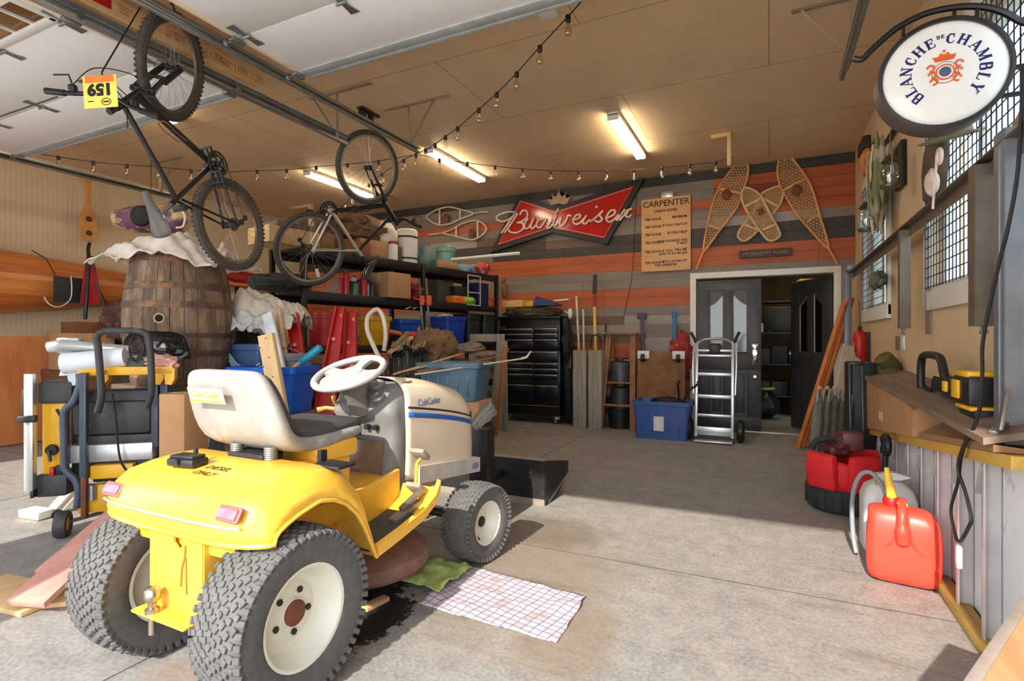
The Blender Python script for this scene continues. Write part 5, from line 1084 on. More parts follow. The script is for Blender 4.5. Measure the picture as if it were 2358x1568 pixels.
for a_, c_ in (((-.13, 0), (-.13, .4)), ((.13, 0), (.13, .4)), ((-.13, .4), (.13, .4)), ((-.13, .17), (.13, .17)), ((-.13, .0), (.13, .0))): q = T_(RK(1092, -.03, z=LEV[3])); b.cyl(q @ V((a_[0], 0, a_[1])), q @ V((c_[0], 0, c_[1])), .008, seg=6)
solo('wire_rack', b, mt('wire_white', (190, 190, 190), .4), 'white wire rack in front of the dark blue case', 'rack')
for j, (x, k) in enumerate(((968, -.05), (984, -.09))):
    t = thing('bar_clamp', ('left of two bar clamps with orange jaws hung on the middle rack post', 'right of two bar clamps with orange jaws hung on the middle rack post')[j], 'clamp', tuple(RK(x, k, y=800)), group='bar clamps'); b = B(); p = RK(x - 3, k, y=640); q = RK(x + 8, k, y=800); b.bar(p, q, .026, .008); part('bar', b, M_galv, t)
    b = B(); m_ = RK(x + 4, k, y=692); b.box((0, 0, 0), (.06, .09, .12), .015, tr(m_) @ rz(.5)); b.bar(m_, m_ + V((-.16, -.05, .05 - .06 * j)), .035, .03, .01); part('jaw', b, mt('clamp_orange', (222, 88, 34), .5), t); b = B(); b.bar(m_ + V((-.1, -.03, -.06)), m_ + V((-.2, -.06, -.1)), .018, .018, .006); part('trigger', b, M_white, t)
# third shelf
pail('red_tub', 'red plastic tub on the third shelf behind the red ramps', at(748, .2, 2), .17, .34, mt('tub_red', (196, 30, 38), .4), 'tub', None, True, .9)
yb = bin_('mop_bucket', 'yellow mop bucket on the third shelf behind the white hose', at(862, .12, 2), .3, .26, .32, mt('mop_yellow', (214, 160, 26), .45), RACKA, .8, 'bucket')
bin_('blue_bin', 'small blue bin on the third shelf behind the orange trimmer', at(930, .12, 2) + V((0, 0, .1)), .34, .26, .2, M_blue, RACKA, .7)
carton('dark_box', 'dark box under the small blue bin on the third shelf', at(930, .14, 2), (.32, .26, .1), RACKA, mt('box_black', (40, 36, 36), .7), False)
bin_('blue_bin', 'larger blue bin at the right of the third shelf', at(1030, .12, 2) + V((0, 0, -.0)), .38, .36, .36, mt('bin_cobalt', (26, 62, 168), .4), RACKA, .86); b = B(); c = at(1020, .1, 2); b.lump((c.x, c.y, c.z + .37), (.13, .11, .03), .4, 4, 3, 3); solo('white_rag', b, M_canvas, 'white rag on top of the larger blue bin', 'cloth', angle=80)
for j, x in enumerate((1072, 1108)): bin_('dark_tote', ('dark green tote left of two at the right end of the third shelf', 'dark green tote right of two at the right end of the third shelf')[j], at(x, .12, 2), .26, .34, .38, mt('tote_dark_green', (34, 40, 36), .5), RACKA, .9, 'tote', None, mt('tote_lid', (26, 28, 28), .5))
for j, (x, w_) in enumerate(((700, .5), (790, .5), (880, .45), (960, .45), (1040, .4))): bin_('storage_tote', ('dark tote on the lowest shelf at the far left', 'dark tote on the lowest shelf behind the red ramps', 'dark tote on the lowest shelf behind the mower wheel', 'dark tote on the lowest shelf behind the black clamps', 'dark tote on the lowest shelf behind the blue-grey tub')[j], at(x, .1, 0), w_, .4, .4, mt('tote_charcoal', (48, 48, 52), .5), RACKA, .88, 'tote', None, mt('tote_lid', (26, 28, 28), .5))
# ---- heap in front of the rack
def DP(x, y, d): return P(x, y, d=d)
c = DP(632, 950, 3.95); rb = bin_('recycling_bin', 'bright blue recycling bin with white lettering behind the tractor seat', (c.x, c.y, .66), .50, .38, .33, mt('recycle_blue', (18, 92, 200), .35), math.radians(18), .84)
b = B(fr((-.02, -.182, .13), (1, 0, 0), (0, -.12, 1))); b.text('RECYCLE', .065, tr(0.02, .04, 0), .002); b.text('RENFREW', .04, tr(.06, -.03, 0), .002); part('lettering', b, M_white, rb, 'white lettering')
carton('grey_tub', 'grey storage tub carrying the blue recycling bin', (c.x, c.y, 0), (.46, .36, .655), math.radians(18), mt('tub_grey', (110, 112, 116), .6), False, 'tub')
t = thing('wood_board', 'pale board with nail holes standing in front of the blue recycling bin', 'board', tuple(DP(640, 1060, 3.6))); b = B(); p, q = DP(613, 770, 3.62), DP(668, 1080, 3.55); b.bar(p, q, .115, .035, .002, (.2, -1, 0)); part('board', b, M_pinez, t)
b = B()
for k in range(14): w_ = p + (q - p) * (k / 14 + .03) + V((.035 * (-1) ** k, -.0185, 0)) + V((-.012, -.01, 0)); b.ball(w_, .005, None, 1)
part('nail_holes', b, M_rust if False else mt('nail_dark', (110, 70, 40), .8), t, kind='stuff')
t = thing('scrub_brush', 'wooden pole with a teal grip leaning in the blue recycling bin', 'pole'); p, q = DP(560, 935, 3.9), DP(738, 800, 3.95); t.location = p; OFF[t.name] = V(p); b = B(); b.cyl(p, q, .017, seg=12); part('pole', b, wood('pole_wood', (214, 180, 140), (184, 146, 104), 'X'), t); b = B(); b.cyl(p + (q - p) * .74, q, .026, .03, 14); b.cyl(q, q + (q - p) * .01, .02, seg=12); part('grip', b, mt('grip_teal', (26, 140, 176), .35), t, 'teal grip')
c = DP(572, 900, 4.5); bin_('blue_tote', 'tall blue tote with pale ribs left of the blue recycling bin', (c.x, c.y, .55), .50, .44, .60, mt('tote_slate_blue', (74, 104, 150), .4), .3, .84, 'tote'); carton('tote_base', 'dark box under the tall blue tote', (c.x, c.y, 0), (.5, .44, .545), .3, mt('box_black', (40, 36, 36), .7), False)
b = B(); cc = DP(572, 835, 4.22)
for k in range(3): b.tube(spline([DP(528, 815 + 8 * k, 4.2), DP(548, 840 + 8 * k, 4.12), DP(575, 848 + 8 * k, 4.1), DP(600, 836 + 8 * k, 4.14)], 5), .008, 6)
solo('clear_hose', b, mt('hose_pale', (160, 184, 208), .3), 'pale clear hose looped in front of the tall blue tote', 'hose')
b = B(); c = DP(556, 775, 4.95); b.lump(tuple(c), (.24, .22, .22), .35, 3, 8, 4); solo('black_bag', b, mt('bag_black', (44, 40, 40), .6, 0, .4, 12), 'black bag slumped between the barrel and the drop cloths', 'bag', angle=80)
c = DP(556, 840, 4.95); b = B(); b.box((c.x, c.y, .5), (.4, .4, .99), .02); solo('dark_crate', b, mt('crate_black', (40, 38, 38), .7), 'dark crate under the slumped black bag', 'crate')
c = DP(600, 705, 4.55); drape('drop_cloth', 'large tan drop cloth heaped right of the barrel', (c.x, c.y, c.z), .34, .24, .30, 6, M_canvas, math.radians(26), .11, 56, 'drop cloth', .10)
c = DP(575, 742, 4.35); drape('drop_cloth', 'smaller grey-white cloth hanging below the tan drop cloth', (c.x, c.y, c.z + .02), .24, .16, .30, 9, mt('canvas_greyish', (206, 204, 200), .9, 0, .14, 12), math.radians(26), .08, 44, 'drop cloth', .06)
c = DP(660, 715, 4.6); drape('drop_cloth', 'cream cloth draped over the top of the red post', (c.x, c.y, c.z + .02), .18, .15, .22, 12, M_canvas, .4, .05, 36, 'drop cloth', .05)
b = B(); p, q = DP(616, 722, 4.2), DP(650, 870, 4.0); b.bar(p, q, .085, .03, .004, (.3, -1, 0)); solo('white_board', b, mt('board_white', (226, 230, 232), .4), 'white board standing in the blue recycling bin', 'board')
b = B(); b.cyl(DP(642, 712, 4.3), DP(662, 850, 4.2), .02, seg=12); solo('broom_handle', b, wood('pole_wood', (214, 180, 140), (184, 146, 104), 'X'), 'wooden broom handle standing right of the white board', 'pole')
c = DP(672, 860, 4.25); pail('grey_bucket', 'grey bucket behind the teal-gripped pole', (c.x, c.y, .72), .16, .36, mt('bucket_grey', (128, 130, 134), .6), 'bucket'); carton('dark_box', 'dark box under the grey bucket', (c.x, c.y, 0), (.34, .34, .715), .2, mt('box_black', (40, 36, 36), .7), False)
def channel(name, label, p, q, w0, w1, cat='ramp', t_=.012, holes=4):
    o = thing(name, label, cat, tuple(q)); d_ = (q - p); T = fr(p, d_, (.85, .5, 0)); Ln = d_.length; b = B(T)
    for sg in (-1, 1): b.loft([[V((x, sg * w_ / 2 - .006, z)) for z in (0, .07)] + [V((x, sg * w_ / 2 + .006, z)) for z in (.07, 0)] for x, w_ in ((0, w0), (Ln, w1))])
    b.loft([[V((x, -w_ / 2, 0)), V((x, w_ / 2, 0)), V((x, w_ / 2, .01)), V((x, -w_ / 2, .01))] for x, w_ in ((0, w0), (Ln, w1))]); part('channel', b, M_red, o)
    for k in range(holes): b = B(T); b.cyl((Ln * (.06 + .2 * k), .02 * (-1) ** k, .008), (Ln * (.06 + .2 * k), .02 * (-1) ** k, .03), .016, seg=10); b.cyl((Ln * (.06 + .2 * k), .02 * (-1) ** k, -.02), (Ln * (.06 + .2 * k), .02 * (-1) ** k, .008), .016, seg=10); part('bolt', b, mt('bolt_pinkish', (214, 150, 140), .4, .4), o)
    return o
channel('red_post', 'square red steel post right of the broom handle', DP(677, 728, 4.5), DP(716, 1000, 4.2), .085, .085); channel('red_ramp', 'red tapered steel leg leaning left of two, behind the steering wheel', DP(786, 712, 4.5), DP(742, 1000, 4.2), .06, .16); channel('red_ramp', 'red tapered steel leg leaning right of two, behind the steering wheel', DP(812, 722, 4.6), DP(800, 1000, 4.3), .07, .14)
b = B(); b.tube(spline([DP(884, 845, 4.4), DP(862, 800, 4.45), DP(846, 760, 4.5), DP(848, 728, 4.55), DP(868, 712, 4.6), DP(882, 730, 4.6), DP(888, 770, 4.6), DP(884, 808, 4.6)], 6), .019, 8); solo('white_hose', b, mt('hose_white', (216, 200, 184), .5), 'looped white hose standing behind the steering wheel', 'hose')
b = B(); p = DP(884, 846, 4.4); b.cyl(p, V((p.x + .05, p.y, .0)), .022, seg=10); solo('hose_wand', b, M_black, 'black wand under the looped white hose', 'wand')
# string trimmer, teal basin, brown jacket
t = thing('basin', 'pale blue basin on the third shelf below the orange trimmer', 'basin', tuple(at(930, -.02, 2) + V((0, 0, -.16))), RACKA, world=False); b = B(); b.lathe([(0, 0), (.15, 0), (.2, .14), (.19, .14), (.145, .01), (0, .01)], (0, 0, 0), (0, 0, 1), 28, False); part('body', b, mt('basin_blue', (150, 186, 192), .4), t)
t = thing('hedge_trimmer', 'orange and red power trimmer lying over the pale blue basin', 'trimmer', tuple(at(925, -.1, 2))); p, q = RK(892, -.05, y=762), RK(948, -.05, y=774); b = B(); b.bar(p, p + (q - p) * .55, .06, .05, .02); part('guard', b, mt('trimmer_orange', (206, 110, 50), .5), t); b = B(); b.lump(tuple(q), (.1, .1, .06), .3, 3, 4, 3); part('motor', b, mt('trimmer_red', (206, 40, 44), .4), t)
cb = DP(945, 900, 5.2); b = B(); b.box((cb.x - .05, cb.y - .1, .42), (.5, .4, .84), .02); solo('black_cabinet', b, mt('cabinet_black', (34, 32, 32), .6, 0, .3), 'low black cabinet buried in tools behind the mower hood', 'cabinet')
c = DP(1000, 800, 5.3); b = B(); b.lump((c.x, c.y, c.z - .02), (.22, .22, .2), .35, 3, 4, 4); solo('brown_jacket', b, mt('jacket_brown', (128, 96, 66), .9, 0, .3, 6, .2, (96, 64, 40), .58), 'brown work jacket heaped right of the black clamps', 'jacket', angle=80)
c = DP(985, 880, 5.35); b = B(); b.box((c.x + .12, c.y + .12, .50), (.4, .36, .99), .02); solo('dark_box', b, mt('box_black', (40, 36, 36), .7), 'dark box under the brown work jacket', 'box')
rnd = random.Random(5)
for j in range(9):
    x = 905 + j * 9; p = DP(x, 800 + rnd.randint(-8, 8), 5.0); q = DP(x + rnd.randint(-6, 10), 880, 4.9); t = thing('spring_clamp', 'black clamp standing in the crowded row left of the brown jacket', 'clamp', tuple(q), group='black clamps left of the brown jacket'); b = B(); b.bar(p, q, .03, .02, .004); b.bar(p, p + V((.05, -.03, -.05)), .03, .022, .004); part('bar', b, M_black, t); b = B(); b.cyl(p + V((0, -.02, .0)), p + V((.03, -.02, .05)), .014, seg=8); part('grip', b, mt('clamp_tan', (150, 120, 86), .6), t)
for j, (x0, y0, x1, y1, w_) in enumerate(((895, 812, 948, 776, .05), (905, 800, 940, 765, .04))): b = B(); b.bar(DP(x0, y0, 4.9), DP(x1, y1, 5.1), w_, .03, .004); solo('wood_scrap', b, M_pine if j == 0 else mt('scrap_tan', (150, 126, 100), .8), ('tan scrap of wood lying on the black clamps', 'second scrap of wood crossing the tan one on the black clamps')[j], 'wood')
# blue-grey tub under long strips
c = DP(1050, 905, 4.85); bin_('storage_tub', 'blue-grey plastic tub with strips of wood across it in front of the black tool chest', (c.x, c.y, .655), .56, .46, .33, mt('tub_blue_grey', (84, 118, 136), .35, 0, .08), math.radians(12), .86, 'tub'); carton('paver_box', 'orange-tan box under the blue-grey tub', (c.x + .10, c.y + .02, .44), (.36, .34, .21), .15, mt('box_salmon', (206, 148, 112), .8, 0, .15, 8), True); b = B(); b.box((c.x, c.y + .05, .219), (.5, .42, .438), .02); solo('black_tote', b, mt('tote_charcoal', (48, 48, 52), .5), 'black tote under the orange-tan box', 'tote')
for j, (a, e, w_, m, lb) in enumerate(((DP(905, 862, 4.5), DP(1090, 806, 5.1), .024, M_pine, 'orange-tan wooden strip uppermost over the blue-grey tub'), (DP(915, 858, 4.5), DP(1000, 838, 4.7), .022, M_pine, 'short pale wooden strip over the blue-grey tub'), (DP(955, 862, 4.45), DP(1200, 826, 4.8), .03, mt('strip_cream', (218, 198, 172), .5), 'long cream strip with a curled end over the blue-grey tub'), (DP(960, 856, 4.5), DP(1150, 820, 5.0), .03, mt('strip_rust', (150, 100, 66), .6), 'rusty brown strip lying beside the long cream strip'))):
    b = B(); b.bar(a, e, w_, .012, .002)
    if j >= 2: b.tube([e, e + RT * .05 + UP * .015, e + RT * .09 + UP * .07], [.012, .012, .006], 6)
    solo('strip', b, m, lb, 'strip')
b = B(); c = DP(1085, 800, 5.0); b.lump((c.x, c.y, c.z), (.13, .1, .05), .4, 4, 2, 3); solo('work_glove', b, mt('glove_taupe', (120, 104, 86), .9, 0, .3), 'taupe work glove on the strips over the blue-grey tub', 'glove', angle=80)
# weathered picket trestle
tp = thing('picket_trestle', 'grey weathered picket trestle beside the black tool chest', 'trestle', tuple(DP(1120, 980, 7.2))); m_wg = wood('weathered_grey', (168, 160, 148), (120, 110, 98), 'Z', .9)
e0 = DP(1082, 778, 7.0); e1 = DP(1162, 778, 7.0); b = B(); b.bar(e0, e1, .06, .10, .003, (0, 0, 1)); part('top_board', b, m_wg, tp)
for x0, x1 in ((1088, 1080), (1152, 1132), (1160, 1162), (1156, 1148)): p, q = DP(x0, 785, 6.95), DP(x1, 900, 7.0); q.z = 0; b = B(); b.bar(p, q, .09, .03, .003, (0, -1, 0)); part('picket', b, m_wg, tp)
b = B(); b.bar(DP(1090, 815, 6.98), DP(1156, 812, 6.98), .05, .05, .003); part('cross_bar', b, m_wg, tp)
b = B(); b.bar(DP(1165, 795, 6.7), V((DP(1142, 985, 6.6).x, DP(1142, 985, 6.6).y, .012)), .05, .025, .003, (0, -1, 0)); solo('loose_slat', b, wood('slat_orange', (190, 124, 70), (160, 92, 46), 'Z'), 'orange-brown slat leaning on the grey picket trestle', 'slat')
# loader mount behind the bucket
b = B(); b.bar(P(1088, 985, d=3.62), P(1130, 930, d=3.7), .07, .05, .006); b.bar(P(1098, 980, d=3.6), P(1140, 945, d=3.7), .03, .05, .006); part('mount_bracket', b, mt('mount_galv', (150, 152, 150), .4, .6), bk, 'grey steel mounting bracket')
b = B(); p = P(1110, 985, d=3.7); b.box((p.x, p.y, (p.z + .05) / 2), (.14, .12, p.z - .05), .01); b.bar((p.x, p.y, .2), (p.x, 3.55, .2), .05, .05); part('mount_post', b, M_black, bk)
# ================= BACK WALL: SIGNS, SNOWSHOES, TOOL CHEST, LADDER, HAND TRUCK =================
YW = YP - .012
def WP(x, y, off=0): return P(x, y, Y=YW - off)
XZ = MX.Rotation(PI / 2, 4, 'X')     # prism plane (x, z), thickness along -y
def wprism(b, pts, y0, y1): b.prism([(p.x, p.z) for p in pts], -y0, -y1, XZ); return b
def flat_tube(b, pts, r, flat=1, seg=6, loop=False): return b.tube(pts, r, seg, loop)
cs_ = lambda x, y: (1130 + x / 6.55, 410 + y / 6.55)
bd = thing('bow_tie_sign', 'red bow-tie shaped neon beer sign with white script on the plank wall', 'sign', tuple(WP(1290, 540)))
red = [cs_(*p) for p in ((480, 345), (960, 505), (1035, 510), (2190, 135), (1740, 930), (960, 765), (130, 1035))]
rp = [WP(*p) for p in red]; cen = sum(rp, V()) / len(rp)
def grow(pts, k):
    o = []; n = len(pts)
    for i in range(n):
        a, c, d_ = pts[i - 1], pts[i], pts[(i + 1) % n]; e1 = (c - a).normalized(); e2 = (d_ - c).normalized(); n1 = V((-e1.z, 0, e1.x)); n2 = V((-e2.z, 0, e2.x)); m = (n1 + n2).normalized(); o.append(c + m * (k / max(.35, m.dot(n1))))
    return o
b = B(); wprism(b, grow(rp, .065), YW - .0, YW - .07); part('sign_case', b, M_black, bd, 'black case')
b = B(); wprism(b, rp, YW - .068, YW - .082); part('red_face', b, mt('sign_red', (176, 34, 28), .15, 0, .1, 2), bd, 'glossy red face')
b = B(); b.tube([p + V((0, -.084 - 0, 0)) + V((0, YW - p.y, 0)) for p in grow(rp, -.018)], .006, 6, True); part('border_line', b, mt('sign_line', (224, 190, 172), .4), bd)
crown = [(930, 425), (885, 350), (905, 335), (955, 330), (940, 265), (1000, 300), (1048, 210), (1090, 295), (1150, 250), (1150, 320), (1225, 290), (1195, 350), (1165, 425), (1050, 395)]
b = B(); wprism(b, [WP(*cs_(*p)) for p in crown], YW - .03, YW - .06); part('crown', b, mt('crown_tan', (176, 142, 110), .4), bd, 'tan crown on top')
b = B()
for p in ((895, 340), (943, 258), (1048, 195), (1152, 240), (1232, 290)): q = WP(*cs_(*p)); b.ball((q.x, YW - .045, q.z), .017, None, 1)
part('crown_points', b, mt('crown_tan', (176, 142, 110), .4), bd)
q = WP(*cs_(1050, 440)); b = B(); b.box((q.x, YW - .03, q.z), (.24, .05, .16), .06); part('crown_mount', b, M_black, bd)
strokes = [[(385, 520), (250, 512), (115, 560), (92, 620), (180, 655), (290, 610), (385, 520)], [(385, 520), (310, 610), (225, 740), (160, 830)], [(410, 530), (340, 640), (250, 770), (205, 825)],
 [(440, 560), (480, 492), (545, 505), (548, 590), (470, 655), (400, 672), (480, 680), (490, 760), (400, 822), (300, 815), (268, 780)], [(565, 605), (512, 700), (525, 762), (580, 735), (650, 605), (602, 735), (640, 757), (692, 700)],
 [(810, 615), (722, 640), (692, 720), (742, 748), (800, 680), (842, 605)], [(1022, 462), (930, 620), (852, 738), (885, 752), (935, 695)], [(995, 555), (942, 690), (985, 712), (1065, 590), (1040, 692), (1095, 712), (1150, 610), (1170, 560), (1215, 575)],
 [(1240, 640), (1335, 598), (1350, 555), (1292, 560), (1240, 640), (1272, 692), (1345, 680), (1400, 612)], [(1445, 560), (1392, 655), (1425, 692), (1495, 622)], [(1500, 660), (1590, 590), (1695, 488), (1645, 560), (1682, 620), (1632, 662), (1565, 640)],
 [(1740, 610), (1855, 552), (1872, 488), (1800, 500), (1740, 605), (1782, 662), (1855, 630), (1935, 548)], [(2025, 470), (1960, 560), (1895, 645)], [(1940, 640), (2010, 560), (2060, 490), (2130, 462)], [(2075, 500), (2035, 570), (2085, 585), (2125, 545)]]
b = B()
for s_ in strokes: b.tube(spline([P(*cs_(*p), Y=YW - .10) for p in s_], 5), .0155, 7)
b.ball(P(*cs_(1597, 435), Y=YW - .10), .026, None, 1); part('script_lettering', b, mt('script_cream', (232, 208, 190), .35), bd, 'cream script lettering')
for a, c in (((1395, 452), (1384, 413)), ((1222, 452), (1212, 430))): b = B(); b.tube([WP(*a, .03), WP(*c, .0)], .004, 5); part('hanging_wire', b, M_cord, bd)
b = B()
q = WP(1466, 450, .03); b.tube([q, WP(1463, 500, .01), WP(1460, 560, .01), WP(1455, 640, .01), WP(1436, 730, .01)], .004, 5); part('power_cord', b, M_cord, bd)
# carpenter board
cb_ = [WP(*p) for p in ((1478, 627), (1586, 624), (1591, 449), (1481, 461))]
pb = thing('rate_board', 'tan wooden board headed CARPENTER hung right of the bow-tie sign', 'sign', tuple(WP(1532, 626))); x0, x1 = min(p.x for p in cb_), max(p.x for p in cb_); z0, z1 = cb_[0].z, (cb_[2].z + cb_[3].z) / 2
b = B(); b.box(((x0 + x1) / 2, YW - .012, (z0 + z1) / 2), (x1 - x0, .022, z1 - z0), .003); part('board', b, wood('board_tan', (222, 172, 118), (204, 150, 98), 'X', .5), pb)
b = B(); m_ink = mt('ink_brown', (74, 44, 22), .7); W_, H_ = x1 - x0, z1 - z0
def wl(txt, u, v, size, al='CENTER', sx=1):
    b = B(); b.text(txt, size * 1.08, fr((x0 + W_ * u, YW - .0235, z0 + H_ * v), (1, 0, 0), (0, 0, 1)), .0008, al, sx=sx, offset=.0016); part('painted_line', b, m_ink, pb)
wl('CARPENTER', .5, .92, .105, sx=1.0); wl('LABOR RATES', .5, .82, .045)
for v, l, r_ in ((.715, 'PER HOUR', 'MINIMUM'), (.61, 'PER HOUR', 'IF YOU WATCH'), (.505, 'PER HOUR', 'IF YOU HELP'), (.395, 'PER HOUR IF', 'YOU WORKED ON'), (.27, 'PER HOUR IF YOU', 'TELL ME'), (.12, 'PER HOUR IF', 'YOU LAUGH AT')): wl(l, .08, v, .042, 'LEFT'); wl(r_, .93, v + .006, .042, 'RIGHT')
wl('IT FIRST', .93, .36, .036, 'RIGHT'); wl('HOW TO DO MY JOB', .93, .23, .036, 'RIGHT'); wl('THE CARPENTER', .5, .08, .036)
b.bm.free(); b = B(); b.box(((x0 + x1) / 2 + .02, YW - .005, z1 + .03), (.16, .02, .1), .004); part('hanger_plate', b, M_alu, pb)
# snowshoes
c3 = lambda x, y: (1560 + x / 3.409, 300 + y / 3.409)
m_ash = wood('snowshoe_ash', (224, 164, 96), (190, 124, 62), 'Z', .5); m_lace = mt('rawhide', (206, 166, 116), .7, 0, .2, 20); m_lth = mt('harness_leather', (120, 60, 36), .7)
def clip(p, d_, poly):
    """span of the line p + t d inside a closed outline (x, z)"""
    ts = []; n = len(poly)
    for i in range(n):
        a, c = poly[i], poly[(i + 1) % n]; e = (c[0] - a[0], c[1] - a[1]); den = d_[0] * e[1] - d_[1] * e[0]
        if abs(den) < 1e-9: continue
        t = ((a[0] - p[0]) * e[1] - (a[1] - p[1]) * e[0]) / den; u = ((a[0] - p[0]) * d_[1] - (a[1] - p[1]) * d_[0]) / den
        if 0 <= u <= 1: ts.append(t)
    ts.sort(); return [(ts[i], ts[i + 1]) for i in range(0, len(ts) - 1, 2)]
def lattice(b, poly, sp, angs, y, r):
    cx = sum(p[0] for p in poly) / len(poly); cz = sum(p[1] for p in poly) / len(poly)
    for a in angs:
        d_ = (math.cos(a), math.sin(a)); nn = (-d_[1], d_[0])
        for k in range(-30, 31):
            p = (cx + nn[0] * sp * k, cz + nn[1] * sp * k)
            for t0, t1 in clip(p, d_, poly): b.bar((p[0] + d_[0] * t0, y, p[1] + d_[1] * t0), (p[0] + d_[0] * t1, y, p[1] + d_[1] * t1), r, r * .6, 0, (0, 1, 0))
def snowshoe(label, outline, bars, ang0, off, tails, lace=True, sp=.034, m=None, pocket=None):
    t = thing('snowshoe', label, 'snowshoe', tuple(WP(*c3(*outline[len(outline) // 2]))), group=None); L_ = spline([P(*c3(*p), Y=YW - off) for p in outline], 5, True); b = B(); b.tube(L_, .014, 8, True)
    for a in tails: b.tube([P(*c3(*p), Y=YW - off) for p in a], .013, 8)
    part('frame', b, m or m_ash, t)
    for p, q in bars: b = B(); b.bar(P(*c3(*p), Y=YW - off), P(*c3(*q), Y=YW - off), .03, .016, .004, (0, 1, 0)); part('crossbar', b, m or m_ash, t)
    if lace: b = B(); lattice(b, [(p.x, p.z) for p in L_], sp, (ang0, ang0 + PI / 3, ang0 - PI / 3), YW - off + .003, .0065); part('rawhide_lacing', b, m_lace, t)
    if pocket: b = B(); q = P(*c3(*pocket), Y=YW - off - .015); b.lump(tuple(q), (.055, .02, .07), .3, 4, 3, 3); part('harness', b, m_lth, t, 'brown leather harness')
    return t
snowshoe('tall snowshoe right of the crossed pair, above the double doors', [(845, 192), (800, 232), (785, 330), (806, 430), (850, 515), (930, 650), (1040, 780), (1140, 890), (1185, 925), (1180, 880), (1160, 800), (1120, 680), (1080, 530), (1030, 400), (960, 295), (890, 210)], [((832, 470), (1000, 385)), ((1015, 720), (1110, 660))], .45, .03, [[(1180, 920), (1225, 990), (1258, 1052)]], pocket=(935, 470))
snowshoe('tall snowshoe left of the crossed pair, beside the rate board', [(515, 240), (455, 275), (380, 365), (312, 480), (270, 600), (232, 760), (206, 910), (215, 945), (250, 900), (330, 790), (400, 700), (480, 580), (525, 450), (555, 340), (550, 265)], [((335, 458), (495, 495)), ((245, 745), (335, 775))], -.12, .03, [[(212, 930), (180, 1010), (148, 1092)]], pocket=(385, 505))
snowshoe('small rounded snowshoe of the crossed pair leaning to the right', [(655, 505), (735, 458), (800, 440), (830, 485), (815, 560), (780, 620), (720, 690), (640, 780), (560, 852), (512, 868), (475, 830), (500, 765), (560, 690), (605, 620)], [((665, 530), (785, 595)), ((525, 740), (630, 780))], .5, .025, [], True, .026, wood('pale_ash', (226, 190, 140), (200, 160, 110), 'Z'), (655, 640))
snowshoe('small rounded snowshoe of the crossed pair leaning to the left', [(650, 510), (590, 465), (535, 450), (503, 490), (510, 560), (542, 630), (600, 720), (660, 805), (712, 862), (760, 862), (806, 820), (775, 740), (740, 680), (700, 600)], [((530, 600), (650, 535)), ((670, 780), (765, 740))], -.5, .055, [], True, .026, wood('pale_ash', (226, 190, 140), (200, 160, 110), 'Z'))
c3b = c3; c3 = lambda x, y: (840 + x / 5.6, 460 + y / 5.6)
m_wf = mt('frame_cream', (214, 196, 168), .5)
snowshoe('upper cream snowshoe frame without lacing left of the bow-tie sign', [(800, 215), (870, 160), (975, 112), (1100, 95), (1250, 130), (1400, 178), (1250, 240), (1090, 312), (960, 325), (850, 275)], [((965, 112), (965, 322)), ((1228, 125), (1228, 250))], 0, .03, [[(1390, 178), (1490, 162), (1595, 155)]], False, m=m_wf, pocket=(1050, 240))
snowshoe('lower cream snowshoe frame without lacing left of the bow-tie sign', [(1010, 428), (1120, 385), (1250, 310), (1400, 268), (1500, 290), (1567, 360), (1540, 430), (1460, 490), (1370, 516), (1250, 492), (1110, 455)], [((1178, 350), (1178, 480)), ((1455, 275), (1455, 490))], 0, .03, [[(1020, 428), (930, 440), (830, 452)]], False, m=m_wf, pocket=(1380, 430))
c3 = c3b
pq = thing('wall_plaque', 'small dark wooden plaque with pale lettering under the crossed snowshoes', 'plaque', tuple(WP(1762, 592))); a, c = WP(1702, 587), WP(1824, 581); b = B(); b.box(((a.x + c.x) / 2, YW - .012, a.z), (c.x - a.x, .022, .10), .004); part('board', b, mt('plaque_dark', (78, 62, 50), .7, 0, .2, 12), pq)
b = B(fr(((a.x + c.x) / 2, YW - .024, a.z), (1, 0, 0), (0, 0, 1))); b.text('MY RULES MY WORK', .055, tr(0, 0, 0), .001, sx=.98); part('lettering', b, mt('plaque_letters', (166, 140, 118), .7), pq)
# ---- tool chest
CY0 = 7.06; CX0, CX1 = -3.62, -2.64; tc_ = thing('tool_chest', 'tall black two-piece tool chest with silver drawer pulls against the plank wall', 'tool chest', ((CX0 + CX1) / 2, CY0, 0)); m_tc = mt('chest_black', (18, 18, 19), .3, .1, .1); m_pull = mt('drawer_pull', (176, 168, 160), .25, .8)
b = B(); b.box(((CX0 + CX1) / 2, CY0 + .22, .575), (CX1 - CX0, .42, .93), .01); part('roller_cabinet', b, m_tc, tc_)
b = B(); b.box(((CX0 + CX1) / 2, CY0 + .23, 1.265), (CX1 - CX0 - .02, .40, .45), .01); part('top_chest', b, m_tc, tc_)
b = B(); b.box(((CX0 + CX1) / 2, CY0 + .23, 1.51), (CX1 - CX0, .42, .045), .012); part('lid', b, m_tc, tc_)
def drawer(x0, x1, z1, h):
    b = B(); b.box(((x0 + x1) / 2, CY0 - .002, z1 - h / 2 + .012), (x1 - x0 - .012, .02, h - .012), .004); d_ = part('drawer', b, m_tc, tc_)
    b = B(); b.box(((x0 + x1) / 2, CY0 - .018, z1), (x1 - x0 - .03, .024, .022), .006); part('pull', b, m_pull, d_, 'silver pull')
XM = CX0 + .60 * (CX1 - CX0)
def zr(y): return P(1230, y, Y=CY0).z
for y, h in ((758, .085), (770, .08), (783, .15)): drawer(CX0 + .02, XM, zr(y), h); drawer(XM, CX1 - .02, zr(y), h)
drawer(CX0 + .02, CX1 - .02, zr(811), .16)
for y, h in ((837, .08), (850, .08), (863, .08), (888, .27)): drawer(CX0 + .02, XM, zr(y), h); drawer(XM, CX1 - .02, zr(y), h)
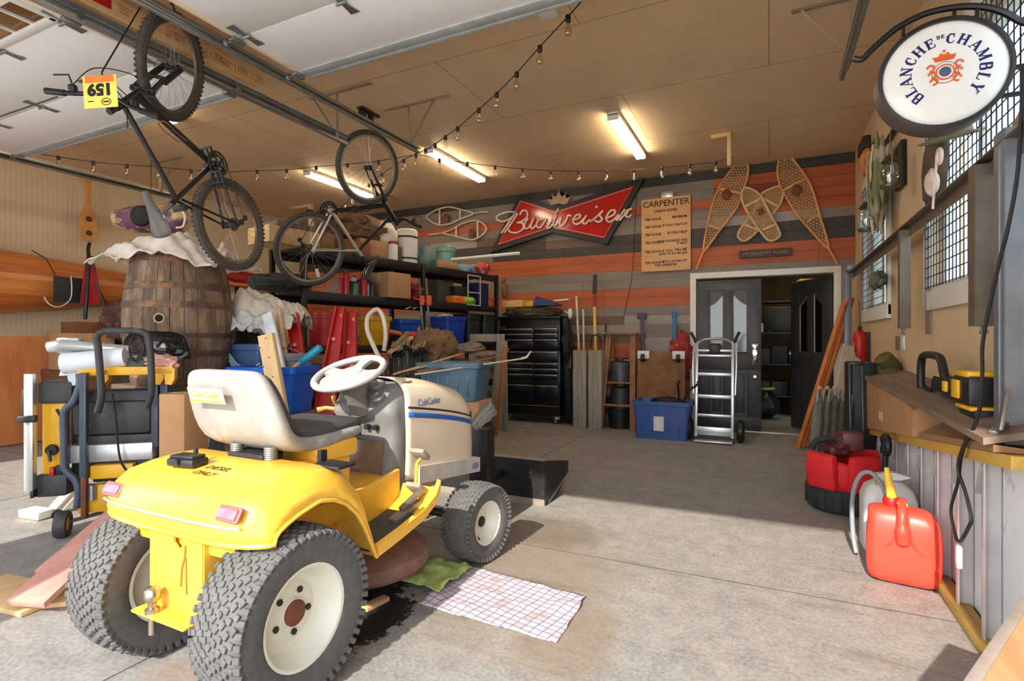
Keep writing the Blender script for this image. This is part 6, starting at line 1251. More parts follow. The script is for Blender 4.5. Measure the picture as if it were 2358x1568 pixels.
b = B(); b.box(((CX0 + CX1) / 2, CY0 - .012, zr(933)), (CX1 - CX0 - .04, .01, .012)); part('kick_trim', b, m_pull, tc_)
for x in (CX0 + .08, CX1 - .07):
    for y in (CY0 + .06, CY0 + .36): b = B(); b.lathe([(.02, -.02), (.05, -.022), (.055, 0), (.05, .022), (.02, .02)], (x, y, .056), (1, 0, 0), 18, False, True); b.box((x, y, .10), (.06, .07, .02)); b.bar((x - .03, y, .056), (x - .03, y, .1), .03, .006, 0, (0, 1, 0)); b.bar((x + .03, y, .056), (x + .03, y, .1), .03, .006, 0, (0, 1, 0)); part('caster', b, M_chrome, tc_)
b = B(); b.tube(spline([(CX1 + .0, CY0 + .05, 1.0), (CX1 + .05, CY0 + .05, 1.0), (CX1 + .05, CY0 + .38, 1.0), (CX1, CY0 + .38, 1.0)], 4), .012, 8); part('side_handle', b, m_tc, tc_)
b = B(); b.box((CX0 + .09, CY0 - .001, zr(752)), (.10, .006, .018)); b.box((CX1 - .14, CY0 - .001, zr(752)), (.14, .006, .014)); part('maker_badge', b, mt('badge_red', (120, 40, 44), .4), tc_)
ZT = 1.533
b = B(); c = P(1225, 712, Y=7.28); b.lump((CX0 + .47, 7.28, ZT + .06), (.46, .17, .085), .3, 4, 5, 4, (1, 1, 1), -.7); solo('camouflage_mat', b, mt('olive_mat', (84, 72, 48), .9, 0, .5, 14), 'olive camouflage mat folded on top of the black tool chest', 'mat', angle=80)
b = B(); b.box((CX0 + .20, 7.2, ZT + .19), (.34, .12, .10), .004); solo('wood_block', b, M_pine, 'pale wood block on the olive mat over the tool chest', 'block'); b = B(); b.box((CX0 + .45, 7.2, ZT + .185), (.16, .12, .09), .01); solo('yellow_box', b, mt('box_yellow', (214, 160, 30), .5), 'yellow box beside the pale wood block on the tool chest', 'box')
b = B(); b.loft([[V((CX0 + .5, 7.15, ZT + .15)), V((CX0 + .5, 7.35, ZT + .15)), V((CX0 + .52, 7.3, ZT + .3))], [V((CX0 + .92, 7.15, ZT + .15)), V((CX0 + .92, 7.35, ZT + .15)), V((CX0 + .92, 7.3, ZT + .17))]]); solo('blue_tarp', b, mt('tarp_blue', (34, 66, 128), .6, 0, .25, 9, .2), 'folded blue tarp at the right of the tool chest top', 'tarp'); b = B(); b.bar((CX1 - .12, 7.15, ZT + .21), (CX1 + .12, 7.1, ZT + .22), .06, .025, .01); solo('white_lamp', b, M_white, 'white strip lamp on the right end of the tool chest top', 'lamp')
b = B(); c = P(1303, 720, Y=7.1); b.lump((CX1 + .06, 7.2, 1.2), (.05, .14, .3), .4, 4, 4, 3); solo('cord_bundle', b, mt('cords_dark', (40, 38, 34), .7, 0, .5, 20), 'dark bundle of cords hanging on the right side of the tool chest', 'cords', angle=80); b = B(); q = P(1312, 722, Y=7.12); b.ball((CX1 + .13, 7.12, q.z), (.035, .03, .075)); b.cyl((CX1 + .13, 7.12, q.z), (CX1 + .05, 7.12, q.z + .03), .008); solo('white_spool', b, M_white, 'white oval spool hanging beside the tool chest', 'spool')
b = B(); q = WP(1160, 668, .06); b.lump(tuple(q), (.05, .04, .12), .4, 3, 2, 3); b.ball(q + V((0, -.01, .15)), .035, None, 2); solo('figurine', b, mt('figurine_brown', (136, 86, 52), .6, 0, .3, 12), 'small brown carved figurine on the wall above the tool chest', 'figurine')
# posts and sticks
for k, (xa, xb) in enumerate(((1318, 1350), (1353, 1386))):
    a, c = P(xa, 975, Y=6.92), P(xb, 975, Y=6.92); b = B(); b.box(((a.x + c.x) / 2, 6.99, .525), (c.x - a.x - .012, .14, 1.05), .006); solo('weathered_post', b, m_wg, ('grey weathered square post left of two beside the tool chest', 'grey weathered square post right of two, next to the step ladder')[k], 'post')
bx_ = P(1350, 900, Y=7.30); bin_('stick_bin', 'black bin behind the grey posts holding sticks', (bx_.x, 7.3, 0), .42, .3, .78, M_black, 0, .9, 'bin')
for (xa, ya, xb, yb_, r_, m, lb) in ((1327, 682, 1338, 900, .017, mt('stick_cream', (226, 208, 178), .5), 'cream stick with dark tip leaning behind the left grey post'), (1343, 712, 1346, 900, .016, mt('stick_grey', (206, 196, 182), .5), 'shorter pale grey stick behind the left grey post'), (1395, 748, 1390, 900, .013, M_dark, 'thin dark rod left of the step ladder')):
    b = B(); b.cyl(P(xa, ya, Y=7.38), P(xb, yb_, Y=7.30), r_, seg=10); solo('stick', b, m, lb, 'stick')
hs = thing('hockey_stick', 'yellow hockey stick with black taped handle standing behind the right grey post', 'hockey stick', tuple(P(1373, 900, Y=7.3))); b = B(); p, q, r1 = P(1370, 632, Y=7.42), P(1369, 706, Y=7.40), P(1374, 900, Y=7.3); b.bar(p, p + (q - p) * .6, .05, .035, .008, (0, 1, 0)); part('taped_grip', b, M_black, hs, 'black taped grip'); b = B(); b.bar(p + (q - p) * .6, q, .036, .028, .004, (0, 1, 0)); part('red_wrap', b, mt('wrap_red', (150, 52, 40), .6), hs); b = B(); b.bar(q, r1, .04, .028, .004, (0, 1, 0)); part('shaft', b, mt('shaft_yellow', (222, 176, 86), .5), hs)
b = B(); b.tube([P(1360, 800, Y=7.2), P(1364, 775, Y=7.2), P(1374, 770, Y=7.2), P(1382, 778, Y=7.2), P(1384, 800, Y=7.2)], .012, 8); solo('curved_hook', b, M_black, 'black curved handle sticking up between the grey posts', 'handle')
b = B(); c = P(1310, 850, Y=7.35); b.box((c.x, 7.36, .55), (.14, .2, 1.1), .01); solo('tall_board', b, M_black, 'tall black panel between the tool chest and the grey posts', 'panel')
# step ladder
ld = thing('step_ladder', 'old wooden step ladder with three treads in front of the plank wall', 'ladder', tuple(P(1420, 985, Y=7.05))); m_ld = wood('ladder_wood', (158, 112, 76), (118, 78, 50), 'Z', .7)
tl, tr2 = P(1398, 770, Y=7.22), P(1462, 770, Y=7.22); bl, br2 = P(1381, 980, Y=6.98), P(1457, 985, Y=6.98); bl.z = br2.z = 0; br2.x = P(1457, 985, Y=6.98).x
for p, q in ((tl + V((.03, 0, 0)), bl), (tr2 + V((-.03, 0, 0)), br2)): b = B(); b.bar(p, q, .03, .075, .004, (1, 0, 0)); part('rail', b, m_ld, ld)
b = B(); b.box(((tl.x + tr2.x) / 2, 7.24, tl.z + .01), (tr2.x - tl.x + .06, .18, .025), .005); part('top_cap', b, m_ld, ld)
for y in (829, 881, 932):
    f = (P(1420, y, Y=7.1).z) / tl.z; p = bl + (tl + V((.03, 0, 0)) - bl) * f; q = br2 + (tr2 - V((.03, 0, 0)) - br2) * f; b = B(); b.bar(p + V((0, .02, 0)), q + V((0, .02, 0)), .11, .024, .004); part('tread', b, m_ld, ld)
for p in (tl + V((.05, .06, 0)), tr2 + V((-.05, .06, 0))): q = V((p.x, 7.47, 0)); b = B(); b.bar(p, q, .025, .04, .003, (1, 0, 0)); part('back_leg', b, m_ld, ld)
xL = (bl.x + br2.x) / 2; pail('black_bucket', 'black bucket on the floor under the step ladder', (xL, 7.2, 0), .17, .26, M_black, 'bucket', None, True); 
can('paint_pail', 'black and green pail stacked on the black bucket behind the ladder', (xL + .01, 7.2, .262), .14, .34, mt('pail_dark', (40, 46, 48), .5, 0, .2, 4, 0, (70, 150, 110), .66), M_black, 'pail'); can('paint_pail', 'dark grey pail on top of the stack behind the ladder', (xL + .01, 7.2, .604), .13, .34, mt('pail_slate', (66, 74, 78), .4), M_dark, 'pail')
# brown board with casters, things behind it
bb_ = thing('plywood_board', 'brown stained plywood board with white corner blocks behind the blue tote', 'plywood', tuple(P(1522, 1000, Y=6.95))); a, c = P(1466, 815, Y=6.95), P(1577, 815, Y=6.95); x0b, x1b, zt_ = a.x, c.x, P(1522, 810, Y=6.95).z
b = B(); b.bar(((x0b + x1b) / 2, 6.92, .0), ((x0b + x1b) / 2, 7.02, zt_), x1b - x0b, .02, .002, (0, 1, 0)); part('sheet', b, mt('plywood_stained', (128, 88, 56), .8, 0, .35, 5, .1), bb_)
for x in (x0b + .08, x1b - .08): b = B(); b.box((x, 6.985, zt_ - .04), (.15, .03, .10), .004); part('corner_block', b, M_white, bb_); b = B(); b.lathe([(.015, -.02), (.05, -.02), (.052, .02), (.015, .02)], (x, 6.94, zt_ - .08), (1, 0, 0), 16, False, True); part('caster', b, M_black, bb_)
for k, (xa, ya, xb, yb_, m, lb) in enumerate(((1478, 728, 1486, 808, mt('clamp_violet', (74, 62, 84), .5), 'dark violet pipe clamp behind the brown board'), (1553, 725, 1556, 800, mt('handle_blue', (30, 110, 160), .5), 'blue shovel handle behind the brown board'))):
    b = B(); p, q = P(xa, ya, Y=7.42), P(xb, yb_, Y=7.38); b.bar(p, V((q.x, q.y, .0)), .05, .03, .008, (0, 1, 0)); b.box(tuple(p), (.13 if k == 0 else .07, .04, .09), .02); solo('long_tool', b, m, lb, 'handle')
b = B(); c = P(1568, 800, Y=7.42); b.lump((c.x, 7.42, .98), (.14, .09, .30), .4, 4, 6, 4); solo('red_bag', b, mt('bag_plaid', (150, 44, 36), .8, 0, .4, 10, 0, (216, 190, 180), .6), 'red and white bag hanging behind the brown board', 'bag', angle=80)
b = B(); b.box((P(1520, 780, Y=7.5).x, 7.49, .95), (.5, .03, .55), .004); solo('pegboard', b, mt('panel_pale', (150, 140, 140), .6, 0, .2, 3, 0, (130, 40, 36), .56), 'pale panel with red smears leaning on the wall behind the brown board', 'panel')
c = P(1526, 1008, Z=0); bt = bin_('storage_tote', 'blue storage tote with a white label standing in front of the brown board', (c.x, 6.72, 0), .66, .42, .45, mt('tote_blue', (60, 92, 158), .4, 0, .06), 0, .88, 'tote'); b = B(); b.box((-.02, -.212, .19), (.12, .02, .17)); part('label', b, mt('paper_label', (226, 226, 224), .6, 0, .15, 30), bt, 'white paper label')
t = thing('loppers', 'black handled loppers lying in the blue storage tote', 'loppers', (c.x + .2, 6.72, .4)); b = B()
for k, dx in enumerate((-.02, .08)): b.tube(spline([V((c.x + .2 + dx * .3, 6.72, .36)), V((c.x + .2 + dx, 6.70, .55)), V((c.x + .22 + dx * 2.2, 6.68, .66)), V((c.x + .24 + dx * 2, 6.68, .70))], 4), .014, 8)
b.lump((c.x + .05, 6.7, .44), (.2, .12, .05), .4, 4, 3, 3); part('handles', b, M_dark, t)
# hand truck
HX, HY = -.58, 6.66; ht_ = thing('hand_truck', 'silver aluminium hand truck with black grips standing against the left door', 'hand truck', (HX, HY, 0)); m_ht = M_alu
for s_ in (-1, 1):
    b = B(); b.bar((HX + s_ * .2, HY, .05), (HX + s_ * .2, HY + .14, 1.17), .035, .03, .006, (0, 1, 0)); part('rail', b, m_ht, ht_)
    b = B(); b.tube(spline([(HX + s_ * .23, HY + .03, .55), (HX + s_ * .24, HY + .06, .9), (HX + s_ * .23, HY + .12, 1.15)], 4), .012, 8); part('side_tube', b, m_ht, ht_)
    b = B(); b.tube([(HX + s_ * .21, HY + .14, 1.15), (HX + s_ * .24, HY + .12, 1.22), (HX + s_ * .27, HY + .11, 1.28)], .018, 8); part('grip', b, M_black, ht_, 'black grip')
    b = B(); b.lathe([(.03, -.035), (.105, -.04), (.128, -.02), (.13, .02), (.105, .04), (.03, .035)], (HX + s_ * .285, HY + .07, .131), (1, 0, 0), 28, False, True); w_ = part('wheel', b, M_black, ht_); b = B(); b.lathe([(.0, -.03), (.07, -.03), (.07, .03), (0, .03)], (HX + s_ * .285, HY + .07, .131), (1, 0, 0), 18); part('hub', b, M_alu, w_)
for z, h in ((.12, .10), (.30, .035), (.52, .045), (.78, .04), (1.0, .03), (1.06, .03)): b = B(); y = HY + .14 * (z - .05) / 1.12; b.box((HX, y, z), (.40, .03, h), .006); part('crossbar', b, m_ht, ht_)
b = B(); b.tube(spline([(HX - .2, HY + .14, 1.14), (HX - .12, HY + .13, 1.19), (HX, HY + .12, 1.2), (HX + .12, HY + .13, 1.19), (HX + .2, HY + .14, 1.14)], 4), .014, 8); part('top_bow', b, m_ht, ht_)
b = B(); b.box((HX, HY + .13, 1.08), (.13, .06, .13), .02); part('latch_box', b, M_black, ht_); b = B(); b.box((HX, HY - .08, .02), (.42, .18, .016), .003); part('toe_plate', b, m_ht, ht_); b = B(); b.cyl((HX - .3, HY + .07, .131), (HX + .3, HY + .07, .131), .012); part('axle', b, M_dark, ht_)
# store room contents seen through the open door
sr = thing('black_shelving', 'black shelving unit loaded with dark boxes in the store room', 'shelving', (.0, 9.6, 0)); b = B()
for z in (.3, .8, 1.3, 1.8): b.box((.1, 9.7, z), (1.3, .5, .03))
for x in (-.55, .75): b.box((x, 9.46, 1.0), (.05, .05, 2.0)); b.box((x, 9.94, 1.0), (.05, .05, 2.0))
part('frame', b, M_black, sr)
rnd = random.Random(8)
for k in range(10):
    x = -.35 + .25 * (k % 5); z = (.317, .817)[k // 5]
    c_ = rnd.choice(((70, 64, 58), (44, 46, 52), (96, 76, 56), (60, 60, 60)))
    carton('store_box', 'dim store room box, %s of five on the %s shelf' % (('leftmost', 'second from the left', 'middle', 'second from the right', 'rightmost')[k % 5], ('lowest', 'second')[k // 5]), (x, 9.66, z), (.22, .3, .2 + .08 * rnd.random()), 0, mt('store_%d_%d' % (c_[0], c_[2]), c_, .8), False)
b = B(); b.box((.2, 9.62, 1.52), (.55, .3, .4), .02); solo('black_case', b, M_black, 'big black case on the third shelf of the store room', 'case'); b = B(); b.box((.42, 9.2, .45), (.09, .09, .9), .004); solo('pale_post', b, M_pinez, 'pale wooden post standing in the store room beside the inward door', 'post'); carton('cardboard_box', 'tilted cardboard box up high in the store room by the open door', (.52, 9.5, 1.83), (.2, .25, .3), .2)
rnd = random.Random(3)
for k in range(8):
    z = (1.317 if k < 4 else .58)
    can('bottle', '%s bottle in the store room %s' % (('red', 'white', 'grey', 'brown')[k % 4], ('on the third shelf', 'on the low table by the post')[k // 4]), ((-.35 + .12 * (k % 4)), 9.5, 1.317) if k < 4 else (.5 + .07 * (k % 4), 9.35 + .05 * (k % 2), .60), .03, .16, (cm[0], cm[7], cm[3], mt('label_brown', (96, 62, 40), .5))[k % 4], cm[5], 'bottle', 'bottles in the store room', True)
b = B(); b.box((.62, 9.42, .3), (.4, .34, .59), .01); solo('low_table', b, mt('table_dark', (60, 48, 38), .7), 'low dark stand beside the pale post in the store room', 'stand'); b = B(); b.lump((-.1, 9.0, .2), (.25, .25, .22), .3, 3, 3, 3, (1, 1, 1), -.9); solo('dark_bag', b, M_black, 'dark bag on the store room floor', 'bag', angle=80)
b = B(); b.bar((-.22, 9.0, .42), (.08, 8.98, .46), .1, .04, .015); solo('lime_tool', b, mt('lime_plastic', (150, 176, 60), .5), 'lime green tool lying in the store room', 'tool')
# ================= RIGHT SIDE =================
# oval pub sign on its iron bracket
SY = 2.70; SC = V((.635, SY, 2.257)); SR = .212
sg = thing('pub_sign', 'round white illuminated pub sign with blue lettering at top right', 'sign', tuple(SC)); NF = fr(SC, (1, 0, .045), (0, 0, 1))     # local: x right, y up, z toward the camera
b = B(NF); b.lathe([(SR * .9, -.115), (SR + .002, -.11), (SR + .012, -.10), (SR + .012, -.012), (SR + .006, .004), (SR - .006, .004), (SR - .008, -.006)], (0, 0, 0), (0, 0, 1), 64, False); part('drum', b, mt('sign_drum', (96, 84, 76), .5, .2), sg, 'brown-grey metal drum')
b = B(NF); b.lathe([(SR - .004, -.004), (SR * .93, .006), (SR * .86, .012), (SR * .5, .017), (0, .018)], (0, 0, 0), (0, 0, 1), 64, False); b.lathe([(SR * .9, -.115), (0, -.115)], (0, 0, 0), (0, 0, 1), 40, False); part('face', b, mt('sign_face', (236, 233, 228), .2, 0, .02), sg, 'white domed face')
b = B(NF); b.lathe([(SR + .009, .0), (SR + .011, .007), (SR - .002, .009), (SR - .006, .002)], (0, 0, 0), (0, 0, 1), 64, False, True); part('rim', b, M_black, sg)
# serif capitals drawn as slabs: (x0, y0, x1, y1, width)
GL = {'B': ([(0, 0, 0, 1, .24), (0, 1, .42, 1, .13), (0, .53, .45, .53, .12), (0, 0, .45, 0, .13), (.46, .96, .46, .58, .22), (.52, .48, .52, .05, .24)], .78), 'L': ([(0, 0, 0, 1, .24), (-.14, 1, .18, 1, .08), (-.14, 0, .5, 0, .11), (.52, 0, .55, .24, .09)], .72), 'A': ([(-.02, 0, .34, 1, .1), (.34, 1, .7, 0, .25), (.1, .33, .56, .33, .09), (-.14, 0, .14, 0, .08), (.54, 0, .86, 0, .08)], .9),
      'N': ([(0, 0, 0, 1, .1), (0, 1, .62, 0, .24), (.62, 0, .62, 1, .1), (-.13, 0, .14, 0, .08), (.48, 1, .76, 1, .08), (-.13, 1, .06, 1, .08)], .86), 'C': ([(.02, .25, .02, .75, .24), (.02, .75, .2, .97, .17), (.2, .98, .48, .95, .11), (.52, 1.0, .54, .68, .09), (.02, .25, .2, .03, .17), (.2, .02, .48, .05, .11), (.48, .05, .58, .24, .08)], .80), 'H': ([(0, 0, 0, 1, .24), (.58, 0, .58, 1, .24), (0, .5, .58, .5, .1), (-.15, 0, .16, 0, .08), (.43, 0, .74, 0, .08), (-.15, 1, .16, 1, .08), (.43, 1, .74, 1, .08)], .92),
      'E': ([(0, 0, 0, 1, .24), (-.14, 1, .48, 1, .1), (0, .52, .36, .52, .1), (-.14, 0, .5, 0, .11), (.5, 1, .52, .76, .08), (.36, .64, .36, .4, .07), (.52, 0, .55, .26, .08)], .76), 'M': ([(0, 0, 0, 1, .1), (0, 1, .38, .08, .24), (.38, .08, .74, 1, .1), (.76, 0, .76, 1, .25), (-.13, 0, .14, 0, .08), (.6, 0, .92, 0, .08), (-.12, 1, .05, 1, .08), (.74, 1, .9, 1, .08)], 1.04), 'Y': ([(.3, 0, .3, .48, .24), (-.04, 1, .3, .46, .24), (.3, .46, .64, 1, .1), (-.16, 1, .14, 1, .08), (.5, 1, .8, 1, .08), (.14, 0, .46, 0, .08)], .84), 'D': ([(0, 0, 0, 1, .24), (0, 1, .36, .98, .12), (0, 0, .36, .02, .12), (.36, .97, .54, .72, .2), (.54, .75, .54, .25, .24), (.54, .28, .36, .03, .2)], .8)}
def glyph(b, ch, T, h):
    for k, (x0, y0, x1, y1, w_) in enumerate(GL[ch][0]):
        a, c = V((x0, y0, 0)), V((x1, y1, 0)); d_ = (c - a).normalized(); a -= d_ * .04; c += d_ * .04; n_ = V((-d_.y, d_.x, 0)) * w_ / 2
        b.prism([tuple(((p) * h)[:2]) for p in (a - n_, c - n_, c + n_, a + n_)], 0, .0022 + .0001 * k, T)
def arc_text(b, txt, r, a_mid, h, space):
    wd = [GL[c_][1] * h for c_ in txt]; tot = sum(wd) + space * (len(txt) - 1); a = a_mid + tot / 2 / r
    for c_, w_ in zip(txt, wd):
        a -= w_ / 2 / r; glyph(b, c_, tr(r * math.cos(a), r * math.sin(a), .0145) @ rz(a - PI / 2) @ tr(-(w_ / 2 - .12 * h), 0, 0), h); a -= w_ / 2 / r + space / r
b = B(NF); arc_text(b, 'BLANCHE', .110, math.radians(166), .037, .006); arc_text(b, 'CHAMBLY', .110, math.radians(18), .037, .007); arc_text(b, 'DE', .135, math.radians(93), .013, .004); part('lettering', b, mt('sign_navy', (28, 30, 96), .4), sg, 'dark blue serif lettering')
m_or = mt('crest_orange', (222, 104, 48), .45); m_cg = mt('crest_grey', (128, 112, 124), .5, 0, .35, 60, 0, (196, 110, 70), .6)
b = B(NF); b.lathe([(.026, .0155), (.043, .018), (.046, .0165)], (0, -.005, 0), (0, 0, 1), 30); part('crest_shield', b, m_cg, sg)
for s_ in (-1, 1):
    b = B(NF)
    for k in range(3): b.tube([V((s_ * (.038 + .012 * math.cos(a) + .004 * k), -.035 + .028 * k + .012 * math.sin(a), .019)) for a in [PI * 2 * q / 10 for q in range(9)]], .0042, 5)
    part('crest_scroll', b, m_or, sg, 'orange scrollwork')
b = B(NF); b.lathe([(0, .021), (.014, .0205), (.02, .019)], (0, -.002, 0), (0, 0, 1), 20); part('crest_centre', b, mt('crest_blue', (84, 96, 120), .4), sg); b = B(NF); b.tube([V((.029 * math.cos(2 * PI * k / 30), -.003 + .029 * math.sin(2 * PI * k / 30), .019)) for k in range(30)], .003, 5, True); part('crest_ring', b, m_or, sg)
b = B(NF); b.prism([(-.03, .042), (.03, .042), (.038, .062), (.02, .06), (.012, .074), (0, .066), (-.012, .074), (-.02, .06), (-.038, .062)], .017, .021); b.ball((0, .08, .019), .006, None, 1); part('crest_crown', b, mt('crest_red_orange', (226, 92, 36), .45), sg, 'orange crown')
b = B(); pts = [P(1965, 135, Y=SY + .02), P(1985, 136, Y=SY + .02), P(2010, 112, Y=SY + .02), P(2065, 65, Y=SY + .02), P(2130, 32, Y=SY + .02), P(2200, 17, Y=SY + .02), P(2260, 16, Y=SY + .02), P(2310, 28, Y=SY + .02)]; e_ = P(2357, 52, Y=SY + .02); pts += [e_, V((XR - .002, SY + .02, e_.z - .01))]
b.tube(spline(pts, 5), .013, 8); part('scroll_arm', b, M_blackmetal, sg, 'curved black iron arm')
for (x, y) in ((2080, 78), (2250, 36), (2197, 40)): p = P(x, y - 14, Y=SY + .02); q = P(x, y + 4, Y=SY + .02); b = B(); b.bar(p, q, .012, .012); part('hanger_stay', b, M_blackmetal, sg)
for z in (2.255, 2.15): b = B(); b.bar((SC.x + SR * .93, SY + .06, z), (XR - .002, SY + .06, z), .02, .014); part('wall_stay', b, M_blackmetal, sg)
b = B(); b.box((XR - .008, SY + .04, 2.36), (.016, .05, .5), .003); part('wall_plate', b, M_blackmetal, sg)
# folding steel rack on the wall
sf = thing('steel_rack', 'brown-grey steel rail with hanging legs bolted along the right wall under the windows', 'rack', (.8, 4.0, 1.9)); m_sr = mt('rack_brown_steel', (112, 98, 84), .5, .4, .15)
b = B(); b.bar((.80, 1.9, 1.92), (.80, 6.9, 1.92), .05, .006); b.bar((.822, 1.9, 1.90), (.822, 6.9, 1.90), .006, .09); part('rail', b, m_sr, sf)
for y, z0, w_ in ((4.28, 1.26, .055), (2.84, 1.24, .075)):
    b = B()
    for dx, dy, sx, sy in ((-w_ / 2, 0, .005, w_), (w_ / 2, 0, .005, w_), (0, -w_ / 2, w_, .005), (0, w_ / 2, w_, .005)): b.bar((.80 + dx, y + dy, 1.90), (.80 + dx + .0, y + dy, z0), sx, sy, 0, (0, 1, 0)) if False else b.box((.80 + dx, y + dy, (1.9 + z0) / 2), (sx + .001, sy + .001, 1.9 - z0))
    part('hanging_leg', b, m_sr, sf); b = B(); b.cyl((.80, y - .03, z0 - .025), (.80, y + .03, z0 - .025), .008); b.bar((.80, y, z0), (.80, y, z0 - .03), .02, .004); part('foot_pin', b, M_steel, sf)
b = B(); b.bar((.83, 2.80, 1.90), (.90, 2.45, 2.2), .03, .006); part('brace', b, mt('brace_tan', (150, 122, 84), .6), sf)
b = B(); b.bar((.905, 4.2, 1.9), (.905, 4.2, 1.22), .02, .006, 0, (0, 1, 0)); b.bar((.78, 6.85, 1.93), (.925, 6.85, 1.93), .04, .03); b.bar((.78, 2.0, 1.93), (.925, 2.0, 1.93), .04, .03); part('wall_bracket', b, m_sr, sf)
sp_ = thing('steel_post', 'grey steel square tube post standing on the board at the right edge', 'post', (.84, 2.62, .80)); b = B()
x0, y0 = .85, 2.60; w_, d_ = .14, .10
for dx, dy, sx, sy in ((-w_ / 2, 0, .006, d_), (w_ / 2, 0, .006, d_), (0, -d_ / 2, w_, .006), (0, d_ / 2, w_, .006)): b.box((x0 + dx, y0 + dy, (1.96 + .80) / 2), (sx + .001, sy + .001, 1.16))
part('tube', b, mt('post_galv_blue', (128, 134, 142), .45, .5, .15), sp_); b = B(); b.bar((x0 - w_ / 2 - .004, y0, .82), (x0 - w_ / 2 - .004, y0, 1.9), .006, .02, 0, (0, 1, 0)); part('seam', b, M_galv, sp_)
b = B(); b.box((.80, 7.1, 1.0), (.07, .07, 2.0), .004); b.bar((.80, 7.1, 1.98), (.80, 6.9, 1.98), .05, .05); solo('steel_post', b, mt('post_galv_blue', (128, 134, 142), .45, .5, .15), 'tall grey-blue steel post beside the leaning orange boards', 'post')
# power cord hanging in front of the panel
b = B(); ptsc = [P(2357, 150, X=.76), P(2345, 380, X=.74), P(2322, 520, X=.72), P(2302, 600, X=.71), P(2282, 690, X=.70), P(2263, 790, X=.69), P(2262, 860, X=.69), P(2256, 940, X=.69), P(2240, 990, X=.69), P(2216, 1035, X=.69), P(2206, 1080, X=.69), P(2222, 1130, X=.69), P(2236, 1190, X=.69), P(2230, 1215, X=.69), P(2208, 1248, X=.69), P(2196, 1215, X=.69), P(2190, 1170, X=.69), P(2206, 1110, X=.69), P(2212, 1060, X=.70), P(2226, 1010, X=.70), P(2245, 985, X=.72)]
b.tube(spline(ptsc, 6), .0065, 6); pc_ = thing('power_cord', 'black power cord hanging from the ceiling rail down in front of the white panel', 'cord', tuple(ptsc[14])); part('cable', b, M_cord, pc_)
b = B(); p = ptsc[14]; b.box((p.x, p.y, p.z - .06), (.02, .028, .09), .006); part('plug', b, mt('plug_clear', (214, 214, 218), .3), pc_, 'white plug')
# bench: white panel in a frame of steel strips with timber plates, its top plate sloping down toward the far end
fb = thing('panel_bench', 'white-panelled low bench with metal studs and yellow timber plates along the right wall', 'bench', (.74, 3.6, 0)); PXB = .738
def ztop(y): return .80 - .115 * (y - 2.3)
m_tim = wood('timber_yellow', (214, 176, 84), (188, 144, 60), 'Y')
b = B(); b.loft([[V((PXB - .02, y, ztop(y) - .045)), V((PXB + .11, y, ztop(y) - .045)), V((PXB + .11, y, ztop(y))), V((PXB - .02, y, ztop(y)))] for y in (2.30, 6.45)]); part('top_plate', b, m_tim, fb)
b = B(); b.box((PXB + .01, 4.3, .022), (.07, 3.9, .044), .002); part('bottom_plate', b, wood('timber_stained', (170, 140, 70), (120, 92, 46), 'Y'), fb)
b = B(); b.loft([[V((PXB + .06, y, .03)), V((PXB + .075, y, .03)), V((PXB + .075, y, ztop(y) - .04)), V((PXB + .06, y, ztop(y) - .04))] for y in (2.3, 6.4)]); part('white_panel', b, mt('panel_white', (236, 236, 238), .5, 0, .06, 3, 0, (190, 172, 182), .6), fb)
y = 2.62
while y < 6.3:
    z = ztop(y) - .04; b = B()
    b.box((PXB + .0, y, z / 2), (.008, .028, z), .002); b.box((PXB + .03, y + .012, z / 2), (.05, .004, z)); b.box((PXB + .055, y + .03, z / 2), (.006, .03, z)); b.bar((PXB + .0, y, z - .02), (PXB + .0, y - .07, z - .14) if False else (PXB + .0, y + .06, z - .14), .02, .006); part('stud', b, mt('stud_zinc', (196, 190, 188), .45, .3, .1), fb)
    y += .31
# what lies on the bench
t = thing('cardboard_box', 'large flat cardboard box lying on the sloping bench', 'box', (.80, 4.2, .55)); b = B(); b.loft([[V((.70, y, ztop(y) + .003)), V((.925, y, ztop(y) + .003)), V((.925, y, .93)), V((.70, y, zt0))] for y, zt0 in ((3.55, .80), (3.7, .83), (5.1, .86), (5.2, .80))]); part('carton', b, M_card, t); b = B(); b.box((.697, 4.45, .66), (.004, .12, .06)); part('tape_patch', b, mt('tape_cream', (222, 206, 176), .5), t)
b = B(); b.loft([[V((.68, y, z)), V((.92, y, z + .06)), V((.92, y, z + .085)), V((.68, y, z + .025))] for y, z in ((2.42, .812), (3.2, .835), (5.0, .872))]); solo('grey_board', b, wood('board_greyed', (140, 118, 100), (104, 86, 72), 'Y', .8), 'long weathered grey-brown board lying along the top of the bench', 'board')
b = B(); b.loft([[V((PXB - .03, y, ztop(y) + .003)), V((.86, y, ztop(y) + .003)), V((.86, y, .80 if y < 3.0 else .79)), V((PXB - .03, y, ztop(y) + .03))] for y in (2.42, 3.45)]); solo('brown_sheet', b, mt('hardboard', (150, 112, 76), .7, 0, .1, 5), 'brown hardboard sheet on the near end of the bench', 'sheet')
bl_ = thing('battery_chainsaw', 'black and yellow battery chainsaw with a loop handle lying on the grey board', 'chainsaw', (.8, 3.2, .9)); m_by = mt('tool_yellow', (240, 180, 30), .4)
b = B(); b.box((.80, 2.92, .965), (.12, .22, .13), .02); b.box((.80, 3.14, .955), (.10, .22, .11), .03); b.box((.80, 3.36, .96), (.08, .24, .09), .03); part('motor_body', b, M_black, bl_)
